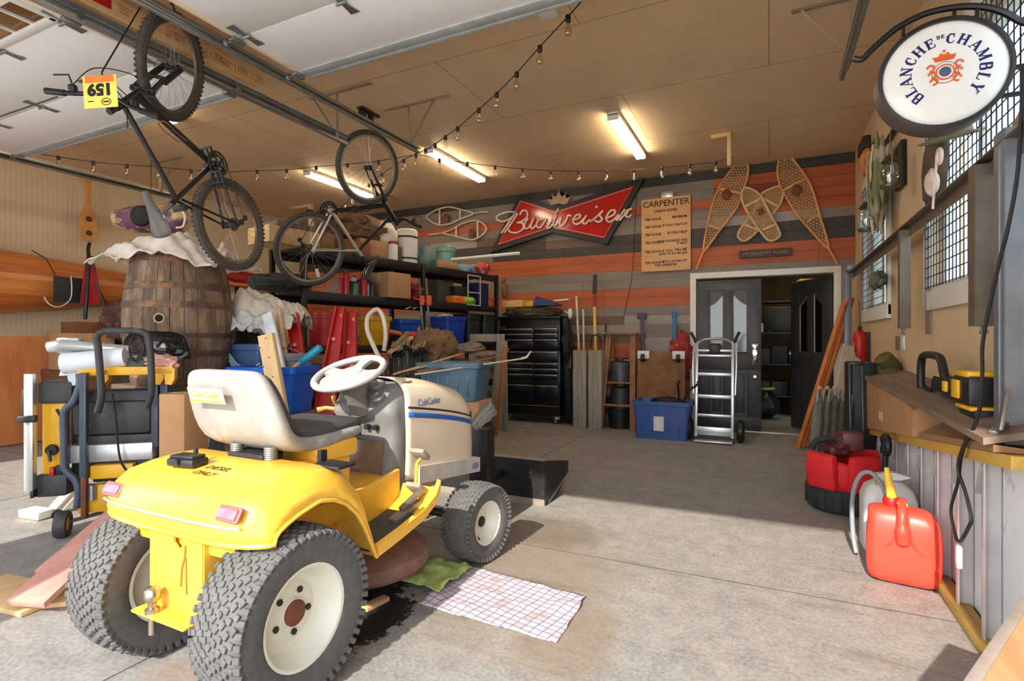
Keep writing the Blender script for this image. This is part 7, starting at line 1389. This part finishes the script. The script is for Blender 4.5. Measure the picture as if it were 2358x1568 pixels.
for nm, c_, s_ in (('top_cover', (.80, 2.93, 1.035), (.10, .16, .03)), ('side_badge', (.735, 2.95, .97), (.012, .09, .08)), ('side_badge', (.745, 3.15, .965), (.012, .06, .05)), ('battery_rim', (.80, 2.86, .90), (.13, .2, .016)), ('switch_cover', (.80, 3.38, 1.005), (.06, .1, .02))): b = B(); b.box(c_, s_, .005); part(nm, b, m_by, bl_, 'yellow trim')
b = B(); b.box((.80, 2.85, .885 - .01), (.11, .2, .05), .012); part('battery', b, M_dark, bl_)
b = B(); b.tube(spline([V((.78, 3.75, .91)), V((.78, 3.76, .98)), V((.78, 3.74, 1.07)), V((.78, 3.66, 1.10)), V((.78, 3.45, 1.10)), V((.78, 3.36, 1.08)), V((.78, 3.30, 1.0)), V((.79, 3.28, .95))], 5), .02, 10); part('loop_handle', b, M_black, bl_, 'black tubular loop handle'); b = B(); b.tube(spline([V((.79, 3.72, .92)), V((.79, 3.58, .915)), V((.8, 3.46, .98)), V((.8, 3.38, .98))], 4), .012, 8); part('trigger_guard', b, M_black, bl_)
b = B(); b.box((.736, 2.955, .975), (.006, .06, .05), .003); part('label_plate', b, M_black, bl_)
b = B(); b.bar((.73, 2.44, .86), (.77, 2.50, 1.0), .04, .012, .003, (1, 0, 0)); b.bar((.72, 2.46, .85), (.78, 2.56, .875), .03, .02, .004); solo('steel_bracket', b, M_steel, 'worn flat steel bracket leaning beside the steel post', 'bracket')
b = B(); c = P(2052, 866, X=.85); b.lump((c.x, c.y, c.z - .0), (.08, .17, .085), .3, 3, 2, 3); b.lathe([(.06, -.08), (.07, .0), (.065, .09), (.04, .10), (0, .10)], (c.x, c.y + .04, c.z + .08), (-.5, -.3, .6), 14); b.ball((c.x - .03, c.y + .10, c.z + .05), .075); solo('olive_canteen', b, mt('olive_green', (84, 80, 40), .7, 0, .3, 10), 'olive green canteen and pouch at the far end of the bench', 'canteen', angle=60)
# outlets and red extinguisher
for k, (x, y) in enumerate(((2080, 752), (2066, 790), (2080, 790))): q = P(x, y, X=XR - .01); b = B(); b.box((XR - .008, q.y, q.z), (.014, .07, .11), .004); b.box((XR - .017, q.y, q.z + .02), (.006, .03, .025), .003); b.box((XR - .017, q.y, q.z - .02), (.006, .03, .025), .003); solo('wall_outlet', b, mt('outlet_brown', (120, 96, 74), .5) if k < 2 else M_white, ('brown outlet box above the other two on the right wall', 'tan outlet lower left on the right wall', 'pale outlet lower right on the right wall')[k], 'outlet')
fe = thing('fire_extinguisher', 'red fire extinguisher hanging behind the grey-blue steel post', 'extinguisher', (.84, 6.55, .95)); q = P(1992, 825, Y=6.6); b = B(); b.lathe([(0, 0), (.055, 0), (.06, .02), (.06, .26), (.045, .31), (.02, .33), (0, .33)], (.84, 6.5, q.z - .04), (0, 0, 1), 20, False); part('cylinder', b, M_red, fe); b = B(); b.box((.905, 6.5, q.z + .12), (.05, .04, .3)); part('wall_hook', b, M_dark, fe); b = B(); b.box((.84, 6.5, q.z + .31), (.03, .08, .04), .008); part('valve', b, M_black, fe); b = B(); b.box((.785, 6.49, q.z + .12), (.004, .06, .1)); part('label', b, mt('label_white2', (226, 200, 200), .5), fe)
# leaning timbers
for k, (xa, ya, xb, yb_, w_) in enumerate(((1838, 1030, 1942, 700, .045), (1848, 1030, 1953, 678, .045), (1858, 1028, 1963, 686, .04))):
    p = P(xa, ya, d=5.85 + .05 * k); p.z = .01; q = P(xb, yb_, d=5.95 + .1 * k); b = B(); b.bar(p, q, w_, .028, .003, (-.6, -.8, .2)); solo('orange_board', b, wood('board_orange', (206, 124, 62), (170, 92, 40), 'Z'), ('leftmost of three orange boards leaning by the double doors', 'middle of three orange boards leaning by the double doors', 'rightmost of three orange boards leaning by the double doors')[k], 'board')
b = B(); p, q = P(1915, 930, d=5.3), P(1936, 828, d=5.35); b.prism([(0, 0), (.10, 0), (.15, .62), (.20, .66), (.13, .70), (.10, .78), (.0, .80)], -.01, .01, fr(P(1912, 975, d=5.3), RT, (0, .0, 1)) @ rz(-.16)); solo('cut_board', b, mt('board_pale_grey', (196, 178, 158), .8), 'pale grey board with a ragged top among the folded chairs', 'board')
rnd = random.Random(21)
for k in range(5):
    x = 1876 + 17 * k; t = thing('folding_chair', '%s of five grey-green folded camp chairs leaning by the red tool bag' % ('leftmost', 'second from the left', 'middle', 'second from the right', 'rightmost')[k], 'camp chair', tuple(P(x, 1080, d=5.2)), group='folded camp chairs')
    p = P(x - 4, 1095, d=4.95 + .05 * k); p.z = .02; q = P(x + 12, 896, d=5.2 + .05 * k); mid = (p + q) / 2; b = B()
    for j in range(3): o = V((.03 * math.cos(j * 2.1 + k), .03 * math.sin(j * 2.1 + k), 0)); b.tube([p + o, mid + o * .6, q + o * 1.3], .012, 6)
    part('legs', b, mt('chair_tube', (170, 172, 166), .4, .5), t); b = B(); b.tube([p + (q - p) * f for f in (.05, .2, .5, .8, .9)], [.02, .045, .05, .045, .025], 8); part('seat_cloth', b, mt('chair_cloth', (112, 116, 104), .9, 0, .3, 12), t)
    b = B(); b.cyl(q, q + V((.0, 0, .03)), .02, seg=8); part('end_cap', b, mt('cap_tan', (196, 176, 120), .6), t)
# rolling tool bag
rb_ = P(1955, 1160, Z=0); tbg = thing('tool_bag', 'red open tool bag with a black base on the floor by the bench', 'tool bag', (rb_.x, 4.36, 0)); cx_, cy_ = .47, 4.42
b = B(); b.lathe([(0, 0), (.20, .0), (.225, .03), (.23, .16), (.22, .17)], (cx_, cy_, 0), (0, 0, 1), 26, False); 
for k in range(14): a = 2 * PI * k / 14; b.box((0, 0, 0), (.02, .05, .13), .008, tr(cx_ + .226 * math.cos(a), cy_ + .226 * math.sin(a), .09) @ rz(a))
part('base', b, mt('bag_base', (44, 44, 48), .8, 0, .2, 12), tbg, 'black ribbed base')
b = B(); L2 = []
for z, k in ((.15, .0), (.25, .01), (.34, .0), (.375, -.01)): L2.append([V((cx_ + (.215 + k) * math.cos(a) * (1 + .04 * math.sin(4 * a)), cy_ + (.215 + k) * math.sin(a), z + (.035 * math.cos(2 * a - .6) if z > .3 else 0))) for a in [2 * PI * q / 28 for q in range(28)]])
b.loft(L2, False); b.lathe([(0, .16), (.2, .16)], (cx_, cy_, 0), (0, 0, 1), 24, False); part('red_body', b, mt('bag_bright_red', (222, 34, 40), .7, 0, .15, 8, .2), tbg, None, 50, .012)
for s_ in (-1, 1): b = B(); a = -1.68 + .56 * s_; b.box((0, 0, 0), (.07, .20, .25), .03, tr(cx_ + .222 * math.cos(a), cy_ + .222 * math.sin(a), .285) @ rz(a) @ ry(.12)); part('pocket', b, mt('bag_bright_red', (222, 34, 40), .7, 0, .15, 8, .2), tbg)
b = B(); b.lump((cx_ - .02, cy_, .44), (.10, .10, .08), .4, 4, 3, 3); b.box((cx_ + .05, cy_ - .03, .48), (.13, .12, .13), .02, None); part('contents', b, mt('tool_maroon', (96, 44, 50), .5, 0, .4, 14), tbg, 'maroon power tools inside'); b = B(); b.tube(spline([(cx_ - .2, cy_ - .05, .40), (cx_ - .16, cy_ - .05, .47), (cx_ - .05, cy_ - .05, .49), (cx_ + .02, cy_ - .05, .45)], 5), .022, 8); part('carry_strap', b, mt('bag_base', (44, 44, 48), .8, 0, .2, 12), tbg)
b = B(); cx2, cy2 = .60, 4.62
for dx in (-.05, .03): b.bar((cx2 + dx, cy2, .02), (cx2 + dx - .01, cy2 + .05, 1.02), .022, .022, .004, (0, 1, 0))
b.bar((cx2 - .06, cy2 + .05, 1.01), (cx2 + .03, cy2 + .05, 1.01), .03, .03, .008); solo('trolley_frame', b, M_blackmetal, 'black telescopic trolley handle behind the red tool bag', 'handle')
b = B(); b.box((.70, 5.3, .5), (.2, .5, 1.0), .02); solo('black_case', b, mt('case_black', (22, 22, 24), .5), 'tall black case behind the folded camp chairs', 'case'); b = B(); b.bar((.585, 5.0, .50), (.60, 5.05, .74), .05, .012, .003, (1, 0, 0)); solo('grey_lath', b, mt('lath_grey', (150, 146, 140), .7), 'short grey lath leaning on the tall black case', 'lath')
t = thing('shovel', 'black D-handled shovel leaning on the bench beside the trolley handle', 'shovel', (.66, 4.0, 0)); q = P(2044, 1028, X=.66); b = B(); b.tube([V((q.x + .0, q.y + .05, q.z + .045 * 0)) + V((0, .075 * math.cos(a), .055 * math.sin(a))) for a in [2 * PI * k / 20 for k in range(20)]], .02, 8, True); b.cyl((q.x, q.y + .05, q.z - .05), (q.x, q.y + .05, q.z + .05), .03); part('d_grip', b, M_black, t); b = B(); b.cyl((q.x, q.y + .05, q.z - .05), (q.x - .02, q.y + .05, .16), .016); part('shaft', b, M_dark, t); b = B(); b.loft([[V((q.x - .02 + dx, q.y + .05 + dy, z)) for dx, dy in ((-.008, -w_), (.008, -w_), (.008, w_), (-.008, w_))] for z, w_ in ((.20, .03), (.15, .09), (.01, .09))]); part('blade', b, M_steel, t); b = B(fr((q.x - .034, q.y + .05, q.z), (0, -1, 0), (0, 0, 1))); b.box((-.02, 0, 0), (.012, .05, .004)); b.box((.0, 0, 0), (.01, .05, .004)); b.box((.02, .01, 0), (.012, .03, .004)); part('pale_marks', b, mt('mark_grey', (150, 150, 146), .6), t)
# white jug and grey hose behind the petrol can
wj = P(2035, 1230, Z=0); jg = thing('white_jug', 'white plastic jug behind the red petrol can', 'jug', (.60, 3.62, 0)); b = B()
def ring2(cx, cy, sx, sy, z, r=.03):
    o = []
    for ax_, ay_, a0 in ((1, 1, 0), (-1, 1, 1), (-1, -1, 2), (1, -1, 3)):
        for k in range(5): q = (a0 + k / 4) * PI / 2; o.append(V((cx + ax_ * (sx / 2 - r) + r * math.cos(q), cy + ay_ * (sy / 2 - r) + r * math.sin(q), z)))
    return o
b.loft([ring2(.60, 3.62, sx, sy, z, r) for sx, sy, z, r in ((.22, .2, 0, .03), (.25, .23, .02, .04), (.25, .23, .30, .04), (.22, .2, .36, .06), (.12, .11, .40, .05))]); part('body', b, mt('jug_white', (222, 222, 220), .4, 0, .05), jg)
b = B(); b.prism([(-.06, 0), (.05, .01), (.10, .03), (.02, .05), (-.06, .035)], -.025, .025, fr((.60, 3.6, .40), (1, 0, 0), (0, 0, 1))); part('spout', b, mt('jug_white', (222, 222, 220), .4, 0, .05), jg); b = B(); b.lathe([(0, 0), (.02, 0), (.02, .02), (0, .02)], (.55, 3.56, .38), (0, 0, 1), 12); part('cap', b, mt('cap_gold', (206, 160, 60), .4), jg)
b = B(); b.tube(spline([V((.43, 3.45, .02)), V((.42, 3.5, .12)), V((.42, 3.52, .3)), V((.45, 3.5, .43)), V((.50, 3.48, .46)), V((.55, 3.46, .40)), V((.57, 3.45, .33))], 6), .012, 8); solo('grey_hose', b, mt('hose_grey', (140, 144, 148), .5), 'grey hose arching beside the white jug', 'hose')
# petrol can
gc = thing('petrol_can', 'bright red petrol can with a yellow spout standing by the white-panelled bench', 'petrol can', (.59, 3.22, 0)); m_gc = mt('can_red', (236, 74, 56), .4, 0, .05, 4)
a0_ = math.radians(-9); T0 = tr(.592, 3.20, 0) @ rz(a0_); b = B(T0)
b.loft([ring2(0, 0, sx, sy, z, r) for sx, sy, z, r in ((.27, .15, .0, .05), (.30, .19, .03, .055), (.305, .20, .14, .055), (.30, .20, .25, .055), (.285, .19, .30, .05))] + [ring2(dx, 0, sx, sy, z, r) for dx, sx, sy, z, r in ((-.01, .27, .165, .335, .05), (-.02, .24, .13, .355, .045), (-.02, .18, .09, .362, .035))]); part('body', b, m_gc, gc, None, 60, 0, 1)
b = B(T0); b.tube(spline([(-.0, -.105, .22), (-.005, -.112, .30), (-.005, -.09, .36), (-.005, -.03, .385), (-.0, .06, .375)], 6), [.03] * 6 + [.02] * 19, 10); part('moulded_handle', b, m_gc, gc)
b = B(T0); b.tube(spline([(-.085, -.093, .18), (-.045, -.104, .215), (-.028, -.104, .28), (-.024, -.09, .34)], 5), .005, 6); b.tube(spline([(.085, -.093, .165), (.04, -.104, .21), (.022, -.104, .28), (.018, -.09, .34)], 5), .005, 6); part('moulded_ribs', b, m_gc, gc)
b = B(T0); b.lathe([(.035, 0), (.038, .03), (.032, .045), (0, .045)], (-.045, .02, .355), (0, 0, 1), 20); part('cap', b, M_red, gc, 'dark red cap'); b = B(T0); b.tube([(-.045, .02, .40), (-.05, .02, .44), (-.06, .02, .50), (-.065, .02, .545)], [.022, .02, .016, .010], 12); part('spout', b, mt('spout_yellow', (240, 204, 60), .4), gc, 'yellow spout'); b = B(T0); b.lathe([(.02, 0), (.022, .012), (.0, .016)], (-.004, -.045, .378), (.1, -.5, .8), 14); part('vent_cap', b, mt('spout_yellow', (240, 204, 60), .4), gc, 'yellow vent cap')
# corner of a work table in the right foreground
wt = thing('work_table', 'wooden topped work table whose corner shows at the lower right edge', 'table', (.95, 1.5, 0)); T3 = tr(.86, 1.42, 0) @ rz(math.radians(-28)); b = B(T3)
E3 = [P(2358, 1415, Z=.5), P(2262, 1568, Z=.5)]; p0, p1 = E3; dd = (p1 - p0).normalized(); nn = V((-dd.y, dd.x, 0)); nn = nn if nn.x > 0 else -nn; pa = p0 - dd * .12; pb_ = p1 + dd * .55
FT = fr(pa, dd, nn) ; Lw = (pb_ - pa).length; s3 = 1 if FT.col[2].z > 0 else -1
b = B(); w3 = .2; q = [pa, pb_, pb_ + nn * w3, pa + nn * w3]; b.prism([(v.x, v.y) for v in q], .482, .50); part('table_top', b, wood('table_wood', (220, 160, 118), (196, 128, 86), 'Y'), wt)
b = B(); b.bar(pa - nn * .012 + V((0, 0, -.012)), pb_ - nn * .012 + V((0, 0, -.012)), .024, .03, .004); part('edge_strip', b, mt('edge_grey', (168, 156, 148), .6), wt, 'grey edge strip')
for v in (pa + dd * .06 + nn * .06, pb_ - dd * .06 + nn * .06, pa + dd * .06 + nn * (w3 - .05), pb_ - dd * .06 + nn * (w3 - .05)): b = B(); b.box((v.x, v.y, .24), (.045, .045, .48), .004); part('leg', b, M_pinez, wt)
# things hung on the right wall by the far window
def lantern(label, px, py, Y, s=1):
    q = P(px, py, X=.80); q.y = q.y; t = thing('glass_lantern', label, 'lantern', tuple(q)); b = B(); b.lathe([(.0, 0), (.07 * s, 0), (.075 * s, .02 * s), (.04 * s, .03 * s)], q, (0, 0, 1), 18); b.lathe([(.05 * s, .20 * s), (.065 * s, .21 * s), (.03 * s, .26 * s), (.0, .27 * s)], q, (0, 0, 1), 18); part('metal_frame', b, mt('lantern_metal', (96, 92, 76), .4, .6), t); b = B(); b.lathe([(.045 * s, .03 * s), (.065 * s, .09 * s), (.06 * s, .15 * s), (.045 * s, .20 * s)], q, (0, 0, 1), 18, False); part('globe', b, glass('lantern_glass', (226, 232, 224), .04, .25), t); b = B(); b.tube(spline([q + V((0, -.06 * s, .05 * s)), q + V((0, -.08 * s, .2 * s)), q + V((0, 0, .36 * s)), q + V((0, .08 * s, .2 * s)), q + V((0, .06 * s, .05 * s))], 5), .004, 5); b.cyl(q + V((0, 0, .35 * s)), V((q.x, q.y, 2.9)), .003, seg=4); part('bail', b, M_steel, t)
lantern('upper glass lantern hanging in front of the far window', 2050, 432, 6, .9); lantern('lower glass lantern hanging at the left of the far window', 1996, 532, 6.5, 1.0)
cj = thing('camouflage_jacket', 'green camouflage jacket hanging on the right wall beyond the pub sign', 'jacket', (.84, 5.5, 1.9)); q0 = P(2030, 310, X=.84); m_cam = mt('camouflage', (122, 124, 92), .9, 0, .35, 7, 0, (176, 166, 140), .56); b = B()
rnd = random.Random(9); cols = (m_cam, m_cam, mt('camo_pale', (176, 170, 146), .9, 0, .2, 9), mt('camo_dark', (70, 68, 50), .9, 0, .3, 9), m_cam, mt('strap_cream', (206, 192, 168), .8))
for k in range(9):
    y = q0.y - .16 + .045 * k; zb = 2.05 + .5 * rnd.random() - (.25 if k in (3, 4) else 0); zt2 = 2.78 + .12 * rnd.random(); x = .82 - .03 * (k % 2); b = B()
    b.loft([[V((x + .022 * w2 * math.cos(a) * (1 + .3 * math.sin(3 * a + z * 9 + k)), y + .012 * math.sin(z * 11 + k) + .032 * w2 * math.sin(a), z)) for a in [2 * PI * q / 12 for q in range(12)]] for z, w2 in [(zt2 + (zb - zt2) * f, (.3, .8, 1.1, .9, 1.15, 1, .8, .25)[int(f * 7 + .01)]) for f in [q / 7 for q in range(8)]]])
    part('fabric_fold', b, cols[k % 6], cj, None, 70)
b = B(); b.lump((.82, q0.y + .03, 2.36), (.06, .14, .22), .35, 5, 4, 4, (1, 1, .5)); part('jacket_body', b, m_cam, cj, None, 80)
b = B(); b.bar((.90, q0.y - .2, 2.86), (.90, q0.y + .25, 2.86), .03, .03); part('hanging_rod', b, M_blackmetal, cj)
b = B(); b.box((.912, q0.y - .32, 2.52), (.036, .22, .34), .004); solo('dark_board', b, M_black, 'black panel on the right wall beside the camouflage jacket', 'panel'); b = B(); q = P(1990, 338, X=.85); b.box((.85, q.y, q.z), (.07, .34, .12), .01); solo('dark_shelf_end', b, mt('shelf_dark', (44, 32, 24), .7), 'dark wooden shelf end above the far window', 'shelf')
b = B(); q = P(1995, 372, X=.86); b.lump(tuple(q), (.05, .12, .13), .4, 3, 6, 3); solo('orange_gloves', b, mt('glove_orange', (200, 130, 80), .8, 0, .3, 10), 'pair of orange-tan gloves hanging above the far window', 'gloves', angle=80)
b = B(); q = P(2020, 645, X=.84); b.lump(tuple(q), (.05, .22, .07), .6, 4, 8, 3); solo('dried_bouquet', b, mt('dried_green', (104, 110, 96), .9, 0, .4, 16), 'grey-green dried bouquet hung low in front of the far window', 'bouquet', angle=80)
hw = thing('hanging_vest', 'brown vest with cream ring hanging under a grey hat by the near window', 'vest', tuple(P(2160, 440, X=.82))); q = P(2158, 385, X=.82); b = B(); b.loft([[V((.82 + rx_ * math.cos(a) * (1 + .2 * math.sin(4 * a)), q.y + ry_ * math.sin(a) + sh, z)) for a in [2 * PI * k / 20 for k in range(20)]] for z, rx_, ry_, sh in ((q.z + .17, .03, .05, 0), (q.z + .12, .05, .13, .02), (q.z, .055, .14, .05), (q.z - .14, .05, .11, .06), (q.z - .2, .02, .05, .05))]); part('cloth', b, mt('vest_brown', (84, 70, 54), .9, 0, .4, 12), hw, None, 70)
b = B(); p = P(2163, 360, X=.75); b.tube([p + V((0, .03 * math.cos(a), .035 * math.sin(a))) for a in [2 * PI * k / 16 for k in range(16)]], .010, 6, True); b.tube([p + V((-.01, 0, 0)), p + V((-.01, .07, -.24))], .006, 6); part('pale_ring', b, mt('ring_cream', (226, 200, 184), .4), hw, 'cream ring and stick'); b = B(); p2 = P(2146, 420, X=.76); b.lump(tuple(p2), (.03, .05, .07), .2, 3, 2, 3); part('pale_pouch', b, mt('pouch_cream', (222, 196, 180), .6), hw)
b = B(); p = P(2190, 318, X=.82); b.lathe([(.13, 0), (.135, .008), (.09, .012), (.085, .06), (.06, .08), (0, .085)], (p.x - .0, p.y, p.z), (-.15, -.2, 1), 26); solo('grey_hat', b, mt('hat_felt', (132, 116, 98), .9), 'grey felt hat hanging right under the pub sign', 'hat')
# ================= LIGHT AND CAMERA =================
cam = bpy.data.cameras.new('camera'); co = bpy.data.objects.new('camera', cam); C.objects.link(co)
cam.sensor_width = 36; cam.sensor_fit = 'HORIZONTAL'; cam.lens = 36 * FPX / 2358; cam.clip_start = .02
co.location = CAM; co.rotation_euler = (PI / 2, 0, YAW); bpy.context.scene.camera = co
w = bpy.data.worlds.new('sky'); bpy.context.scene.world = w; w.use_nodes = True; nt = w.node_tree
bg = nt.nodes['Background']; tc = nt.nodes.new('ShaderNodeTexCoord'); sp = nt.nodes.new('ShaderNodeSeparateXYZ'); nt.links.new(tc.outputs['Generated'], sp.inputs[0])
r = ramp(nt, sp.outputs[2], [(.0, (.95, .96, .96)), (.25, (.86, .92, 1.0)), (1, (.55, .72, 1.0))]); nt.links.new(r, bg.inputs[0]); bg.inputs[1].default_value = 3.3
sl = bpy.data.lights.new('sun', 'SUN'); so = bpy.data.objects.new('sun', sl); C.objects.link(so); sl.energy = 5.4; sl.angle = math.radians(.7); sl.color = (1, .93, .83)
el, az = math.radians(33.6), math.radians(2)
dirv = V((math.sin(az) * math.cos(el), math.cos(az) * math.cos(el), -math.sin(el))); so.rotation_euler = dirv.to_track_quat('-Z', 'Y').to_euler(); so.location = (-2, -6, 6)
sc = bpy.context.scene
sc.view_settings.view_transform = 'Standard'; sc.view_settings.look = 'None'; sc.view_settings.exposure = .50; sc.view_settings.gamma = 1; sc.view_settings.use_curve_mapping = False
sc.cycles.max_bounces = 10; sc.cycles.diffuse_bounces = 6; sc.cycles.transparent_max_bounces = 16; sc.cycles.caustics_reflective = False; sc.cycles.caustics_refractive = False; sc.cycles.sample_clamp_indirect = 6
